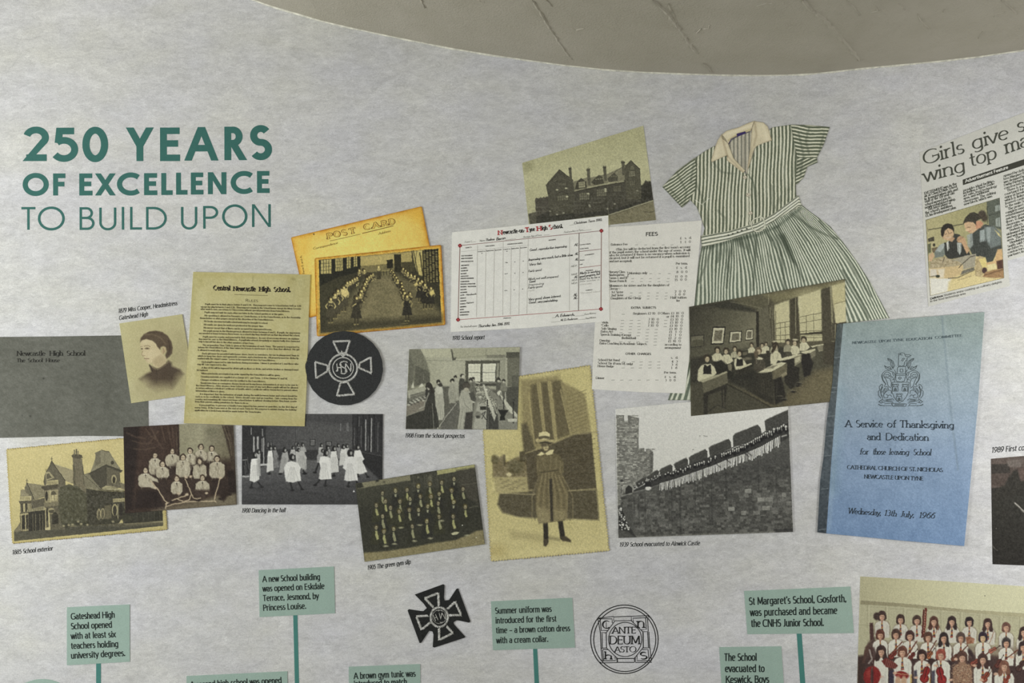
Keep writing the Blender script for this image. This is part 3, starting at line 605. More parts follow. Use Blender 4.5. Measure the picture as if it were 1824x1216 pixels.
# grey school house booklet cover
t = thing('grey_booklet', (110, 690), 'plain dark grey booklet cover reading Newcastle High School, The School House', 'booklet')
g = Sheet([(-60, 600.5), (100, 599), (262, 596.5), (264.3, 777), (150, 776), (-60, 781)], 1.6, (103, 104, 95)); g.mottle(5, 60, 40, 3).mottle(5, 9, 6, 5).mottle(5, 3, 2.2, 8).grain(3.5)
g.zoom(0, 470, 3.8).el(295, 774, 6, 6, (55, 55, 50)).el(205, 1030, 7, 7, (72, 72, 66)).el(150, 1025, 5, 5, (80, 80, 74)).ln([(0, 490), (820, 484)], 4, (84, 85, 78), .6).ln([(1003, 930), (1003, 1090)], 5, (120, 121, 112), .6)
g.build('cover', LV(1), t)
f = Z(0, 470, 3.8)
lines(f, [('Newcastle', 113, 622, 307, 621), ('High', 335, 621, 426, 620), ('School', 451, 621, 577, 620)], 'news', 8.8, LV(1) + .0004, t, (44, 44, 39), w=.175)
lines(f, [('The', 113, 665, 170, 665), ('School', 188, 665, 289, 664), ('House', 309, 664, 404, 664)], 'news', 6.6, LV(1) + .0004, t, (46, 46, 41), w=.175)

# rules sheet
t = thing('rules_sheet', (442, 620), 'aged yellow-olive sheet headed Central Newcastle High School RULES', 'document')
f = Z(320, 470, 4.054); q = f(98, 57, 520, 66, 944, 77, 930, 430, 924, 640, 921, 705, 907, 720, 906, 745, 912, 775, 918, 800, 916, 880, 902, 1172, 400, 1162, 30, 1150, 52, 760, 66, 560)
g = Sheet(q, 1.2, (184, 176, 122)); g.mottle(7, 50, 60, 3, tint=(1, 1, 1.2)).mottle(6, 16, 20, 5, tint=(.8, 1, 1.4)).mottle(6, 3, 3, 8).grain(4)
g.zoom(320, 470, 4.054).el(500, 620, 430, 560, (190, 184, 128), a=.35, soft=150).ln([(98, 60), (30, 1150)], 30, (170, 160, 100), .35, 18).ln([(930, 90), (905, 1170)], 26, (200, 190, 130), .3, 16).ln([(825, 130), (800, 1150)], 10, (160, 152, 104), .3, 8)
g.ln([(40, 1130), (900, 1152)], 36, (176, 160, 98), .4, 20).ln([(530, 90), (528, 130)], 6, (120, 112, 70), .5, 3).el(820, 108, 12, 8, (150, 140, 90), soft=4).ln([(110, 80), (930, 92)], 24, (172, 160, 92), .35, 14)
g.tone(.975, .12); g.build('paper', LV(4), t); o4 = LV(4) + .0004
f2 = Z(340, 500, 8.686)
lines(f2, [('Central', 345, 146, 608, 150), ('Newcastle', 655, 158, 1006, 163), ('High', 1055, 165, 1228, 167), ('School.', 1282, 171, 1538, 172)], 'black', 8.4, o4, t, (42, 36, 28), w=.29)
stroke(f2(672, 211, 1190, 228), .7, o4, t, (96, 90, 62))
lines(f2, [('R', 842, 324, 888, 325)], 'title', 5.2, o4, t, (66, 60, 44), w=.11); lines(f2, [('ULES', 893, 326, 1038, 329)], 'title', 4.2, o4, t, (66, 60, 44), w=.12)
R1 = '''Pupils must be in their places before 9 and 2.30.  They may not come to School before 8.45 or 2.20|218 372 1704 402
except for play between 2 and 2.30.  They may not remain in the School-house except for Music Lessons|150 413 1704 444
after work is over, nor return to Class-rooms without special permission from Form Mistress.|148 448 1530 483
Pupils may not wait for each other nor loiter in the School garden or at the gates.|210 498 1436 531
No speaking is allowed in Passages or Cloak Rooms, or in the Form Rooms, or in the Assembly|210 548 1694 581
Room before or after prayers except at the discretion of the Form Mistresses.|140 588 1280 617
No books unconnected with school work may be brought to school.|203 637 1190 667
No marks are given for work not produced at the proper time.|200 688 1124 714
No excuse except that of illness can be accepted for unprepared lessons.|196 737 1252 766
No pupil except in the Kindergarten is allowed to leave between 9 and 1.  If pupils, for any reason|193 784 1690 819
are needed at home between these hours, as a school day they should not on that day attend the school.|122 823 1684 858
Pupils must be regular and punctual in their attendance.  In case of necessary absence an explana-|184 876 1680 909
tion must be sent to the Head Mistress.  A pupil who attends irregularly or unpunctually does harm not|120 912 1688 948
only to herself but also to the other members of her Form.|116 950 975 979
The preparation Time Table is given at the beginning of each Term.  The parent is requested to|178 1004 1676 1037
inform the Head Mistress if the time taken for lessons is much more or less than that allotted.  No girl|110 1040 1676 1075
is allowed to work after 9 p.m.|106 1081 556 1096
Each girl must be provided with house shoes, boots or overshoes, for use in playground, bags in|172 1136 1672 1167'''
R2 = '''which to keep her shoes and gymnastic costume, and a luncheon tin.  All property must be distinctly|146 128 1668 164
marked with the owner's name.  Losses to be reported at once by Form Mistress.|142 166 1318 197
Each pupil is expected to take luncheon during recreation.  Dinner is provided at 1, and those who|203 218 1668 250
stay till 3 are expected to dine.|134 254 588 266
A fine of 6d. will be imposed for all ink spilt on floors or desks, and articles broken or damaged must|203 306 1668 338
be replaced.|132 341 298 346
When new books are required an order signed by the Form Mistress will be given.|198 392 1390 421
Drawing materials are supplied at a charge of 1/- per Term.  2/6 for Division V. and VI.|192 441 1500 472
Changes of address should at once be notified to the Form Mistress.|188 488 1172 515
Should infectious or contagious disease break out in any house, information is at once to be sent to|182 537 1658 569
the Head Mistress.  After absence from School on account of any such illness pupils will not be allowed|118 574 1660 609
to return without a Medical Certificate of health, which Certificate will be forwarded to parents when|116 613 1655 648
information of illness is given.|114 654 552 667
It is important that the behaviour of pupils during the walk between home and school should be|178 704 1650 736
such as to be creditable to the school.  Sisters should come and go together.  Girls coming from the|108 742 1648 776
country and remaining till 3 must not leave school before 4, without showing before they leave, a note|106 782 1642 815
from their parents asking permission for them to do so.|104 818 912 842
Every pupil has to present a Health Form signed by her parent or guardian, on the first day of|168 870 1645 902
every Term.  If the Form sent at the end of each Term for this purpose is mislaid during the holiday|100 908 1636 942
application for a fresh Form should be made before the Term begins.|98 948 1104 977'''
for R, f_ in ((R1, f2), (R2, Z(335, 620, 8.484))):
    for row in R.split('\n'):
        s, c = row.split('|'); c = list(map(float, c.split())); text(s, 'body', f_(c[0], c[1]), f_(c[2], c[3]), 3.0, o4, t, (76, 70, 48), w=.2, name='text_line')

# fees list
t = thing('fees_list', (1160, 550), 'white printed FEES price list partly under the school report card', 'document')
q = [(1062, 404), (1085, 404.5), (1137, 401), (1250, 392.5), (1238, 530), (1230, 620), (1220, 700.5), (1140, 698), (1054, 693), (1059, 600), (1064, 480)]
plate('paper', q, (197, 196, 188), LV(2), t, step=10); o2 = LV(2) + .0004
f = Z(1080, 400, 8.688)
text('FEES', 'title', f(610, 179), f(796, 172), 7.2, o2, t, (40, 40, 36), w=.17, shear=.06)
def body(f, rows, h=4.1, c=(74, 74, 68), sh=.06, w=.17):
    for row in rows.strip().split('\n'):
        s, k = row.split('|'); k = list(map(float, k.split())); text(s, 'body', f(k[0], k[1]), f(k[2], k[3]), h, o2, t, c, w=w, shear=sh, name='text_line')
def dashes(f, rows):
    for k, (y, xs_) in enumerate(rows):
        for x in xs_: stroke(f(x - 20, y + 1, x + 20, y - 1), .8, o2, t, (128, 128, 120), 'leader_dash')
body(f, '''Entrance Fee|70 325 330 318
$|1140 228 1168 226
s.|1215 224 1240 223
d.|1280 220 1318 219
1|1142 288 1164 287
1|1212 286 1234 285
0|1276 282 1310 281
(This fee will be deducted from the first term's account|148 401 1302 360
if the pupil enters the school under the age of seven.  It will|48 447 1300 408
also be returned if there is no vacancy when admission is|48 490 1294 454
desired, but it will not be returned if a pupil is examined|46 536 1288 500
and not accepted).|46 582 398 578
Per term.|1074 618 1258 616
$|1082 684 1110 683
s.|1148 682 1176 681
d.|1216 680 1252 679
8|1086 750 1114 749
0|1154 748 1188 747
0|1224 746 1256 745
Nursery Class|34 748 290 746
Kindergarten|34 795 276 792
Mornings only|352 768 630 762
Forms I. and II.|34 842 326 838
Above Form II.|34 890 316 886
11|1062 822 1106 820
0|1148 820 1180 819
0|1218 818 1250 817
15|1058 872 1104 870
0|1144 868 1176 867
0|1212 866 1244 865
Allowances for sisters and for the daughters of|30 962 972 950
Clergy :-|32 1008 222 1004
1st Sister|78 1062 264 1058
2nd Sister|72 1110 264 1106
Daughters of the Clergy|68 1156 536 1150
2|1058 1052 1086 1051
0|1124 1050 1156 1049
0|1194 1046 1226 1045
3|1054 1100 1080 1099
0|1120 1096 1150 1095
0|1188 1094 1218 1093
Half tuition|990 1145 1242 1142
fee|1084 1192 1138 1190''')
text('}', 'body', f(318, 800), f(352, 799), 6.6, o2, t, (74, 74, 68), name='text_line')
dashes(f, [(313, (470, 607, 736, 880, 1018)), (758, (688, 826, 972)), (834, (408, 550, 684, 812, 960)), (880, (404, 542, 676, 814, 950)), (1055, (388, 520, 656, 792, 930)), (1104, (380, 514, 650, 788, 926)), (1148, (645, 782, 918))])
f = Z(1060, 530, 7.156)
text('EXTRA', 'title', f(458, 142), f(580, 141), 3.9, o2, t, (56, 56, 50), w=.19); text('SUBJECTS', 'title', f(604, 141), f(776, 140), 3.9, o2, t, (56, 56, 50), w=.19)
text('OTHER', 'title', f(388, 728), f(512, 729), 3.9, o2, t, (56, 56, 50), w=.19); text('CHARGES', 'title', f(538, 730), f(712, 731), 3.9, o2, t, (56, 56, 50), w=.19)
rows = []
for y, a_, b_, c_ in ((210, '$3', '10', '0'), (249, '$4', '10', '0'), (290, '$3', '10', '0'), (329, '$3', '10', '0'), (369, '$3', '10', '0'), (410, '$3', '10', '0'), (448, '$1', '1', '0'), (488, '$1', '1', '0'), (528, '$2', '2', '0'), (566, '$1', '10', '0')):
    k = (y - 210) * .108; rows += ['%s|%f %f %f %f' % (a_, 968 - k, y + 3, 1008 - k, y + 3), '%s|%f %f %f %f' % (b_, (1030 if len(b_) > 1 else 1042) - k, y + 2, 1068 - k, y + 2), '%s|%f %f %f %f' % (c_, 1100 - k, y + 1, 1130 - k, y + 1)]
for y in (289, 329, 368):
    k = (y - 210) * .108; rows += ['2|%f %f %f %f' % (684 - k + 8, y, 706 - k, y), '10|%f %f %f %f' % (724 - k, y, 764 - k, y), '0|%f %f %f %f' % (794 - k, y, 822 - k, y)]
rows += ['Beginners $2 10|484 216 766 214', '0 Others|800 213 950 213', 'or|908 254 944 254', 'Viola|84 328 166 329', "'Cello|78 366 170 368", 'Solo Singing|78 406 272 410', 'Extra Art|70 444 228 447', 'Speech Training (Group)|66 482 458 490', '(Individual)|336 526 524 528', 'Dancing|56 558 188 560', 'Extra Coaching in Academic Subjects|56 594 660 604',
         'according to|888 610 1100 612', 'arrangement|886 650 1094 652', 's.|966 778 990 778', 'd.|1024 777 1056 777', 'School Hat Band|36 806 314 810', 'School Tie (Form VI. only)|34 846 480 858', 'House Badge|32 884 238 889', '4|974 828 996 828', '3|1030 828 1054 828', '3|970 868 992 868', '6|1026 868 1050 868', '1|968 908 984 908', '6|1022 908 1046 908',
         'Per term.|878 966 1036 968', '$|884 1024 908 1024', 's.|944 1022 966 1022', 'd.|1000 1022 1032 1022', 'Dinner|8 1036 118 1038', '3|890 1066 912 1066', '0|946 1066 970 1066', '0|1002 1066 1026 1066']
body(f, '\n'.join(rows))
dashes(f, [(212, (358,)), (290, (350, 462, 560, 900)), (330, (348, 458, 558, 898)), (369, (340, 452, 556, 893)), (406, (338, 446, 562, 670, 780)), (446, (332, 444, 556, 664, 776)), (486, (548, 662, 772)), (527, (660, 768)), (564, (325, 434, 546, 655, 766)), (605, (764,)), (818, (364, 486, 588, 702, 812)), (858, (586, 698, 808)), (895, (358, 474, 576, 698, 812)), (1050, (228, 340, 452, 564, 676, 788))])

# school report card
t = thing('school_report', (945, 490), 'white 1910 school report card with red ruled border and handwriting', 'document')
q = [(805.5, 413.5), (900, 404), (950, 398.5), (1083.5, 383.5), (1085.8, 571.5), (940, 584), (803, 591)]
plate('paper', q, (203, 202, 195), LV(3), t, step=10); o3 = LV(3) + .0004
f = Z(790, 370, 5.068); RED = (136, 66, 66); DK = (88, 78, 74)
K = [(148, 341), (1425, 207), (1421, 913), (131, 1010)]
for i in range(4):
    a_, b_ = K[i], K[(i + 1) % 4]; stroke(f(*a_, *b_), .9 if i % 2 == 0 else 1.1, o3, t, (118, 84, 80) if i != 2 else (140, 78, 74), 'red_rule')
for x, y in K:
    c = np.array(f(x, y)); P = []
    for k in range(4):
        an = math.radians(45 + 90 * k + 7)
        for d_, r_ in ((-.42, 3.6), (.42, 3.6), (0, .6)):
            P.append(c + r_ * np.array([math.cos(an + d_ - .78), math.sin(an + d_ - .78)]))
    V = W(np.array(P)[:, 0], np.array(P)[:, 1], o3 + .0003); mesh_obj('corner_cross', V, np.arange(12).reshape(4, 3)[:, ::-1], ink((64, 28, 30)), t)
    a = np.linspace(0, 2 * math.pi, 13)[:-1]; P = c + 3.3 * np.stack([np.cos(a), np.sin(a)], 1); V = W(P[:, 0], P[:, 1], o3 + .0002)
    mesh_obj('corner_disc', np.vstack([V, W(c[0], c[1], o3 + .0002)[None]]), np.array([(k, 12, (k + 1) % 12) for k in range(12)]), ink((168, 70, 72)), t)
stroke(f(1224, 228, 1218, 930), 1.2, o3, t, (100, 92, 88), 'red_rule'); stroke(f(1222, 395, 1422, 372), .9, o3, t, (112, 84, 80), 'red_rule'); stroke(f(1222, 543, 1422, 519), .8, o3, t, (136, 84, 80), 'red_rule')
for pts in ((307, 333, 297, 985), (152, 396, 307, 380, 538, 358, 765, 336), (538, 305, 534, 970), (765, 285, 752, 960), (383, 372, 374, 980), (460, 364, 448, 975), (612, 350, 603, 966), (690, 344, 680, 962), (1138, 262, 1136, 925)):
    stroke(f(*pts), .55, o3, t, (166, 164, 158), 'grey_rule')
f4 = Z(800, 385, 12.16); f5 = Z(930, 385, 11.4)
for s, x0, y0, x1, y1, f_, rr, hh in (('N', 1058, 408, 1158, 402, f4, 1, 7.4), ('ewcastle-on-', 1168, 392, 1645, 345, f4, 0, 6.6), ('T', 1650, 350, 1742, 340, f4, 1, 7.4), ('yne', 150, 308, 266, 296, f5, 0, 6.4), ('H', 300, 300, 400, 290, f5, 1, 7.4), ('igh', 404, 282, 516, 272, f5, 0, 6.6), ('S', 545, 274, 616, 264, f5, 1, 7.2), ('chool.', 624, 258, 826, 236, f5, 0, 6.6)):
    text(s, 'black', f_(x0, y0), f_(x1, y1), hh * (1.12 if rr else 1.04), o3, t, (150, 52, 56) if rr else (40, 38, 36), w=.3 if rr else .25)
HW = '''Form I|190 318 250 310 .9|Name|325 306 372 300 .9|Thelma|376 302 460 292 1.3|Bacon|475 296 560 282 1.7|Average Age of Form|718 272 885 252 .9|Final position in Form|1086 228 1262 206 .9|Christmas Term 1910.|1176 150 1430 118 1.3
Good . reproduction improving|776 392 1112 356 1.3|Improving very much, but a little slow.|766 480 1168 434 1.3|Very fair.|772 524 888 510 1.3|Fairly good|764 582 884 568 1.1|Work not well prepared|762 654 1034 628 1.1|Good.|772 678 830 670 1.3|Improving|764 704 906 690 1.|Fairly good|762 732 892 716 1.1|Fairly|764 758 820 748 .7|Very good, shows interest.|764 838 1060 804 1.3|Good . very painstaking.|768 866 1030 842 1.3
Marks in working|1228 602 1412 580 1.2|good progress, but|1226 632 1412 604 1.3|must try to be a|1228 652 1410 632 1.1|little quicker in|1228 672 1408 654 .8|every way.|1232 698 1340 686 .7|Very good indeed|1234 776 1412 760 .5|A. Edwards.|1010 988 1184 974 1.6|M. D. Anderson|1056 1024 1210 1008 1.1|Thursday Jan. 19th 1911.|310 1080 596 1056 1.5|The School will reopen|148 1082 302 1072 .9|Form Mistress|1272 968 1376 956 .9|Head Mistress|1280 1006 1376 994 .9
AE.|1180 346 1216 342 1.2|AE.|1186 428 1216 424 1.2|AE.|1188 478 1216 474 1.2|MDA|1150 538 1204 528 .9|MWE|1152 612 1208 604 .9|AE.|1180 638 1212 632 1.2|MDA|1156 664 1208 656 .9|MDA|1152 692 1208 684 .9|AE.|1174 800 1208 792 1.3|AE.|1176 828 1208 820 1.3'''
for row in HW.split('\n'):
    p = row.split('|')
    for i in range(0, len(p), 2):
        x0, y0, x1, y1, wt = map(float, p[i + 1].split()); b_ = .5 < wt
        text(p[i], 'hand', f(x0, y0), f(x1, y1), 3.2 if wt < 1 else 4.0 + (wt - 1) * 2, o3, t, (44, 44, 42) if wt > .95 else ((96, 96, 90) if wt > .75 else (150, 148, 140)), shear=.35, w=.14 * min(1.3, max(.7, wt)), name='handwriting')
for s, x0, y0, x1, y1 in (('SUBJECTS', 198, 366, 254, 360), ('TERM MARKS', 376, 352, 462, 344), ('EXAMINATION MARKS', 578, 334, 714, 322), ('REMARKS', 950, 298, 1014, 290), ('Maths', 310, 401, 378, 395), ('Rank in Form', 386, 394, 452, 388), ('No. in Form', 464, 388, 524, 381), ('Maths', 536, 381, 604, 375), ('Rank in Form', 614, 374, 680, 367), ('No. in Form', 692, 367, 752, 360),
        ('Conduct Marks', 1230, 339, 1328, 328), ('Order Marks', 1232, 376, 1310, 367), ('ATTENDANCE', 1276, 432, 1360, 420), ('Absent', 1230, 478, 1272, 474), ('Late', 1230, 516, 1256, 512), ('PROGRESS', 1284, 573, 1350, 566), ('CONDUCT', 1284, 750, 1346, 744), ('* Maximum', 532, 1002, 610, 996)):
    text(s, 'sans', f(x0, y0), f(x1, y1), 1.9, o3, t, (66, 64, 60), w=.22, name='text_line')
for k, (s, x1, y) in enumerate((('OLD TESTAMENT', 262, 437), ('NEW TESTAMENT', 264, 461), ('PRAYER BOOK', 268, 489), ('ARITHMETIC', 232, 524), ('ALGEBRA', 212, 549), ('GEOMETRY', 222, 573), ('BOTANY', 208, 599), ('GEOLOGY', 226, 622), ('ENGLISH GRAMMAR', 272, 642), ('COMPOSITION', 232, 670), ('ENGLISH LITERATURE', 288, 692), ('READING & RECITATION', 294, 716), ('HISTORY', 208, 743), ('GEOGRAPHY', 214, 768), ('LATIN', 188, 793), ('FRENCH', 202, 820), ('GERMAN', 204, 845), ('SCIENCE', 200, 871), ('DRAWING', 206, 898), ('MUSIC', 186, 923), ('NEEDLEWORK', 232, 946), ('GYMNASTICS', 224, 971))):
    text(s, 'sans', f(160 - k * .6, y + 2), f(x1, y - 2), 2.1, o3, t, (58, 56, 52), w=.24, name='text_line')
lines(f, [('Handwork', 202, 792, 294, 784), ('Nature', 206, 868, 272, 858)], 'hand', 3.2, o3, t, (70, 70, 66), shear=.3, w=.2)
for x, y in ((564, 494), (574, 496), (643, 489), (720, 482), (558, 597), (573, 595), (644, 591), (718, 584), (556, 748), (570, 747), (637, 741), (714, 734), (346, 411), (572, 393)): stroke(f(x - 5, y, x + 5, y - 2), 1.1, o3, t, (74, 72, 68), 'pen_mark')
for pts in ((1136, 158, 1176, 152), (560, 290, 655, 278), (905, 248, 955, 242), (1262, 206, 1335, 196), (252, 310, 290, 306), (978, 994, 1010, 990), (1184, 978, 1270, 970), (972, 1032, 1050, 1026), (1210, 1010, 1280, 1004)): stroke(f(*pts), .6, o3, t, (140, 138, 130), 'dotted_rule')

# blue service booklet
t = thing('blue_booklet', (1605, 765), 'blue 1966 thanksgiving service booklet with a worn dark taped spine', 'booklet')
f = Z(1440, 540, 2.703)
q = f(167, 97, 500, 71, 848, 42, 815, 500, 750, 1168, 420, 1139, 86, 1107, 110, 760, 140, 400)
g = Sheet(q, 1.2, (132, 148, 165)); g.zoom(1440, 540, 2.703)
g.grad([(0, 0), (900, 0), (900, 1200), (0, 1200)], [(0, (142, 156, 152)), (.3, (146, 161, 170)), (.6, (134, 154, 178)), (1, (112, 138, 172))], (450, 60), (430, 1150))
g.ln([(640, 40), (690, 560), (720, 800)], 6, (112, 128, 138), .55, 4).ln([(655, 60), (700, 560)], 3, (170, 182, 188), .35, 3).ln([(150, 420), (118, 900)], 50, (120, 146, 158), .35, 25).ln([(170, 110), (100, 1090)], 14, (172, 190, 196), .25, 8)
g.mottle(5, 60, 70, 3).mottle(5, 14, 18, 4).mottle(6, 2.6, 2.6, 6).grain(5); g.build('cover', LV(5), t); o5 = LV(5) + .0004
q = f(138, 99, 167, 97, 140, 400, 110, 760, 86, 1107, 46, 1102, 60, 850, 76, 740, 92, 560, 116, 380, 126, 230)
g = Sheet(q, .8, (70, 78, 82)); g.zoom(1440, 540, 2.703); g.mottle(12, 8, 10, 2).mottle(9, 2.5, 2.5, 9).grain(6)
g.grad([(0, 0), (200, 0), (200, 1200), (0, 1200)], [(0, (74, 80, 74)), (.4, (84, 92, 96)), (.7, (74, 82, 88)), (1, (50, 56, 62))], (100, 100), (60, 1100), a=.6)
for y, sx_ in ((262, 125), (408, 105), (430, 100), (545, 92), (640, 85), (735, 78), (895, 62), (1090, 52)): g.ln([(sx_, y), (sx_ + 32, y - 4)], 2.5, (140, 148, 150), .7, 1)
for k in range(40):
    y = 110 + k * 25; x = 140 - (y - 100) * .075; g.el(x + 24 + (k * 7 % 11) - 6, y, 3, 6 + k % 5, (118, 126, 130), a=.5, soft=2)
g.mottle(10, 3, 3, 4); g.build('spine_tape', LV(5) + .0003, t)
BL = (44, 54, 62)
lines(f, [('NEWCASTLE', 212, 196, 328, 190), ('UPON', 340, 189, 396, 185), ('TYNE', 407, 184, 460, 181), ('EDUCATION', 471, 181, 596, 173), ('COMMITTEE', 610, 171, 740, 160)], 'news', 4.4, o5, t, (62, 76, 82), w=.22, track=.12)
lines(f, [('A', 178, 596, 207, 597), ('Service', 228, 597, 359, 597), ('of', 378, 597, 422, 598), ('Thanksgiving', 440, 598, 702, 603), ('and', 282, 658, 348, 659), ('Dedication', 371, 659, 580, 662)], 'old', 13.0, o5, t, BL, w=.155)
lines(f, [('for', 246, 728, 290, 728), ('those', 309, 728, 371, 729), ('leaving', 388, 729, 484, 730), ('School', 503, 731, 590, 732)], 'old', 11.0, o5, t, BL, shear=.16, w=.14)
lines(f, [('CATHEDRAL CHURCH OF ST. NICHOLAS', 186, 798, 647, 812), ('NEWCASTLE UPON TYNE', 268, 843, 553, 853)], 'serif', 7.1, o5, t, BL, w=.19)
lines(f, [('Wednesday,', 190, 1012, 348, 1022), ('13th', 364, 1022, 424, 1026), ('July,', 440, 1027, 508, 1032), ('1966', 531, 1033, 608, 1036)], 'old', 10.6, o5, t, BL, shear=.18, w=.15)
# crest of the booklet, drawn with a pen
f = Z(1550, 610, 9.355); CR = (78, 88, 90); cs = []
cs += [(366, 660, 366, 830, 400, 910, 440, 965, 490, 1000, 545, 975, 600, 905, 632, 840, 648, 660, 366, 660)]
for x, y in ((378, 690), (536, 690), (440, 850)):
    cs += [(x, y, x, y + 20, x + 12, y + 34, x + 12, y + 44, x - 6, y + 48, x - 4, y + 118, x + 88, y + 118, x + 86, y + 48, x + 78, y + 44, x + 78, y + 34, x + 92, y + 18, x + 92, y, x + 68, y + 2, x + 68, y + 16, x + 54, y + 16, x + 54, y + 2, x + 34, y + 2, x + 34, y + 16, x + 18, y + 16, x + 18, y, x, y), (x + 22, y + 116, x + 24, y + 80, x + 42, y + 66, x + 58, y + 80, x + 60, y + 116), (x + 10, y + 46, x + 80, y + 46), (x + 32, y + 116, x + 33, y + 86, x + 46, y + 80, x + 50, y + 116)]
cs += [(430, 520, 590, 520, 596, 545, 430, 545, 430, 520), (430, 545, 425, 620, 450, 650, 520, 656, 570, 640, 590, 560), (470, 590, 496, 570, 522, 590, 496, 612, 470, 590), (450, 515, 456, 420, 480, 400, 590, 400, 590, 515), (500, 490, 500, 440, 545, 440, 545, 490, 500, 490), (468, 392, 478, 178, 500, 176, 502, 196, 520, 170, 570, 174, 576, 200, 640, 200, 686, 216, 640, 240, 618, 250, 606, 392), (520, 300, 545, 262, 575, 262, 540, 310, 520, 300), (482, 200, 545, 206), (580, 206, 590, 230, 640, 226), (560, 390, 575, 330, 600, 290), (470, 400, 500, 384, 520, 400, 545, 384, 570, 400, 600, 388)]
for sg in (1, -1):
    def M(*a): return tuple((a[i] if sg > 0 else (1020 - a[i] if i % 2 == 0 else a[i])) if i % 2 == 0 else a[i] for i in range(len(a)))
    cs += [M(345, 480, 300, 462, 240, 478, 200, 520, 190, 570, 210, 630, 250, 680, 262, 700, 230, 716), M(330, 600, 290, 590, 236, 574, 226, 540, 250, 500, 300, 490, 340, 520, 350, 600), M(236, 574, 262, 610, 280, 650, 300, 720, 350, 760), M(250, 540, 300, 530, 330, 560, 290, 575, 250, 560), M(330, 600, 352, 660, 350, 740), M(200, 530, 215, 620, 262, 690),
           M(210, 740, 190, 780, 180, 850, 210, 920, 205, 960), M(230, 730, 300, 740, 300, 790, 240, 840, 220, 880, 240, 925, 290, 920, 300, 880, 262, 862), M(300, 790, 350, 800, 356, 850), M(182, 930, 140, 880, 136, 810, 160, 790, 150, 740, 190, 690, 210, 700, 190, 760), M(205, 720, 170, 800, 190, 900), M(240, 760, 200, 830), M(260, 750, 215, 850), M(285, 760, 232, 860), M(290, 262, 330, 272, 380, 310, 405, 380, 380, 440, 350, 380, 340, 320, 300, 290, 290, 262), M(300, 275, 350, 300, 375, 350, 378, 420), M(236, 380, 280, 410, 330, 400, 360, 450, 300, 450, 262, 430, 236, 380), M(250, 395, 310, 425, 350, 440), M(345, 480, 400, 500, 420, 560, 400, 620, 360, 560), M(370, 500, 395, 560), M(400, 450, 430, 500, 420, 540), M(360, 620, 400, 615, 410, 660), M(140, 990, 190, 950, 230, 960, 300, 945, 370, 935, 400, 960), M(140, 1020, 170, 1050, 360, 1050), M(200, 1000, 260, 980, 350, 990, 390, 1010), M(240, 1020, 340, 1010), M(260, 960, 360, 952), M(150, 980, 180, 1010, 210, 985, 170, 965), M(135, 1035, 240, 1055), M(350, 1010, 380, 1060), M(270, 970, 380, 975), M(300, 880, 340, 870, 360, 900)]
cs += [(380, 1060, 590, 1060, 606, 1020, 560, 1018, 400, 1014, 360, 1010, 380, 1060), (400, 1044, 560, 1046), (410, 1030, 570, 1032)]
for c in cs:
    P = np.array(f(*c)); k = np.arange(len(P)); kk = np.linspace(0, len(P) - 1, max(2, (len(P) - 1) * 3 + 1)); stroke(np.stack([np.interp(kk, k, P[:, 0]), np.interp(kk, k, P[:, 1])], 1), 1.0, o5, t, CR, 'crest_line')

# school crest roundel drawn straight on the wall
t = thing('motto_roundel', (1112, 1137), 'black line roundel with ANTE DEUM ASTO and letters C N h S', 'emblem')
f = Z(1040, 1065, 8.683); ob = .0004; IK = (28, 29, 28)
def ell(cx, cy, rx, ry, rot=0, n=56):
    a = np.linspace(0, 2 * math.pi, n, endpoint=False); c, s = math.cos(rot), math.sin(rot); X = rx * np.cos(a); Y = ry * np.sin(a)
    return [f(cx + x * c - y * s, cy + x * s + y * c) for x, y in zip(X, Y)]
for e in ((627, 636, 512, 536, -.38), ): pass
stroke(ell(627, 636, 522, 530), 1.7, ob, t, IK, 'ring', True); stroke(ell(632, 640, 480, 494), 1.6, ob, t, IK, 'ring', True); stroke(ell(638, 638, 256, 264), 1.35, ob, t, IK, 'ring', True)
oc = (480, 350, 730, 346, 912, 520, 918, 762, 780, 930, 520, 932, 350, 770, 345, 535)
stroke(f(*oc), 1.35, ob, t, IK, 'octagon', True)
for pts in ((215, 310, 460, 283, 462, 350), (225, 318, 435, 320, 440, 385), (215, 310, 255, 530, 345, 535), (250, 322, 270, 500, 380, 500), (462, 290, 735, 280), (735, 350, 735, 280, 990, 270, 1010, 300), (765, 380, 760, 310, 985, 300), (985, 300, 995, 515, 905, 520), (955, 300, 965, 485, 880, 490),
            (255, 530, 265, 775), (280, 540, 285, 770), (345, 540, 350, 770), (918, 530, 920, 765), (985, 520, 1000, 765), (1005, 520, 1018, 765), (265, 775, 350, 770), (290, 795, 375, 795), (265, 775, 285, 965), (290, 800, 305, 965), (285, 968, 490, 965, 480, 905), (280, 1000, 512, 995, 505, 920), (520, 935, 520, 990), (512, 992, 780, 992), (520, 935, 780, 932), (780, 932, 785, 990),
            (795, 905, 800, 995, 1050, 990), (820, 880, 825, 968, 1050, 965), (905, 770, 1022, 765, 1045, 960), (905, 795, 992, 795, 1010, 965), (245, 985, 275, 1005), (735, 340, 740, 350)):
    stroke(f(*pts), 1.4, ob, t, IK, 'frame_line')
lines(f, [('ANTE', 440, 550, 808, 545)], 'serif', 12.0, ob, t, IK, w=.17); lines(f, [('DEUM', 392, 714, 872, 712)], 'serif', 15.2, ob, t, IK, w=.16); lines(f, [('ASTO', 475, 838, 812, 836)], 'serif', 10.6, ob, t, IK, w=.17)
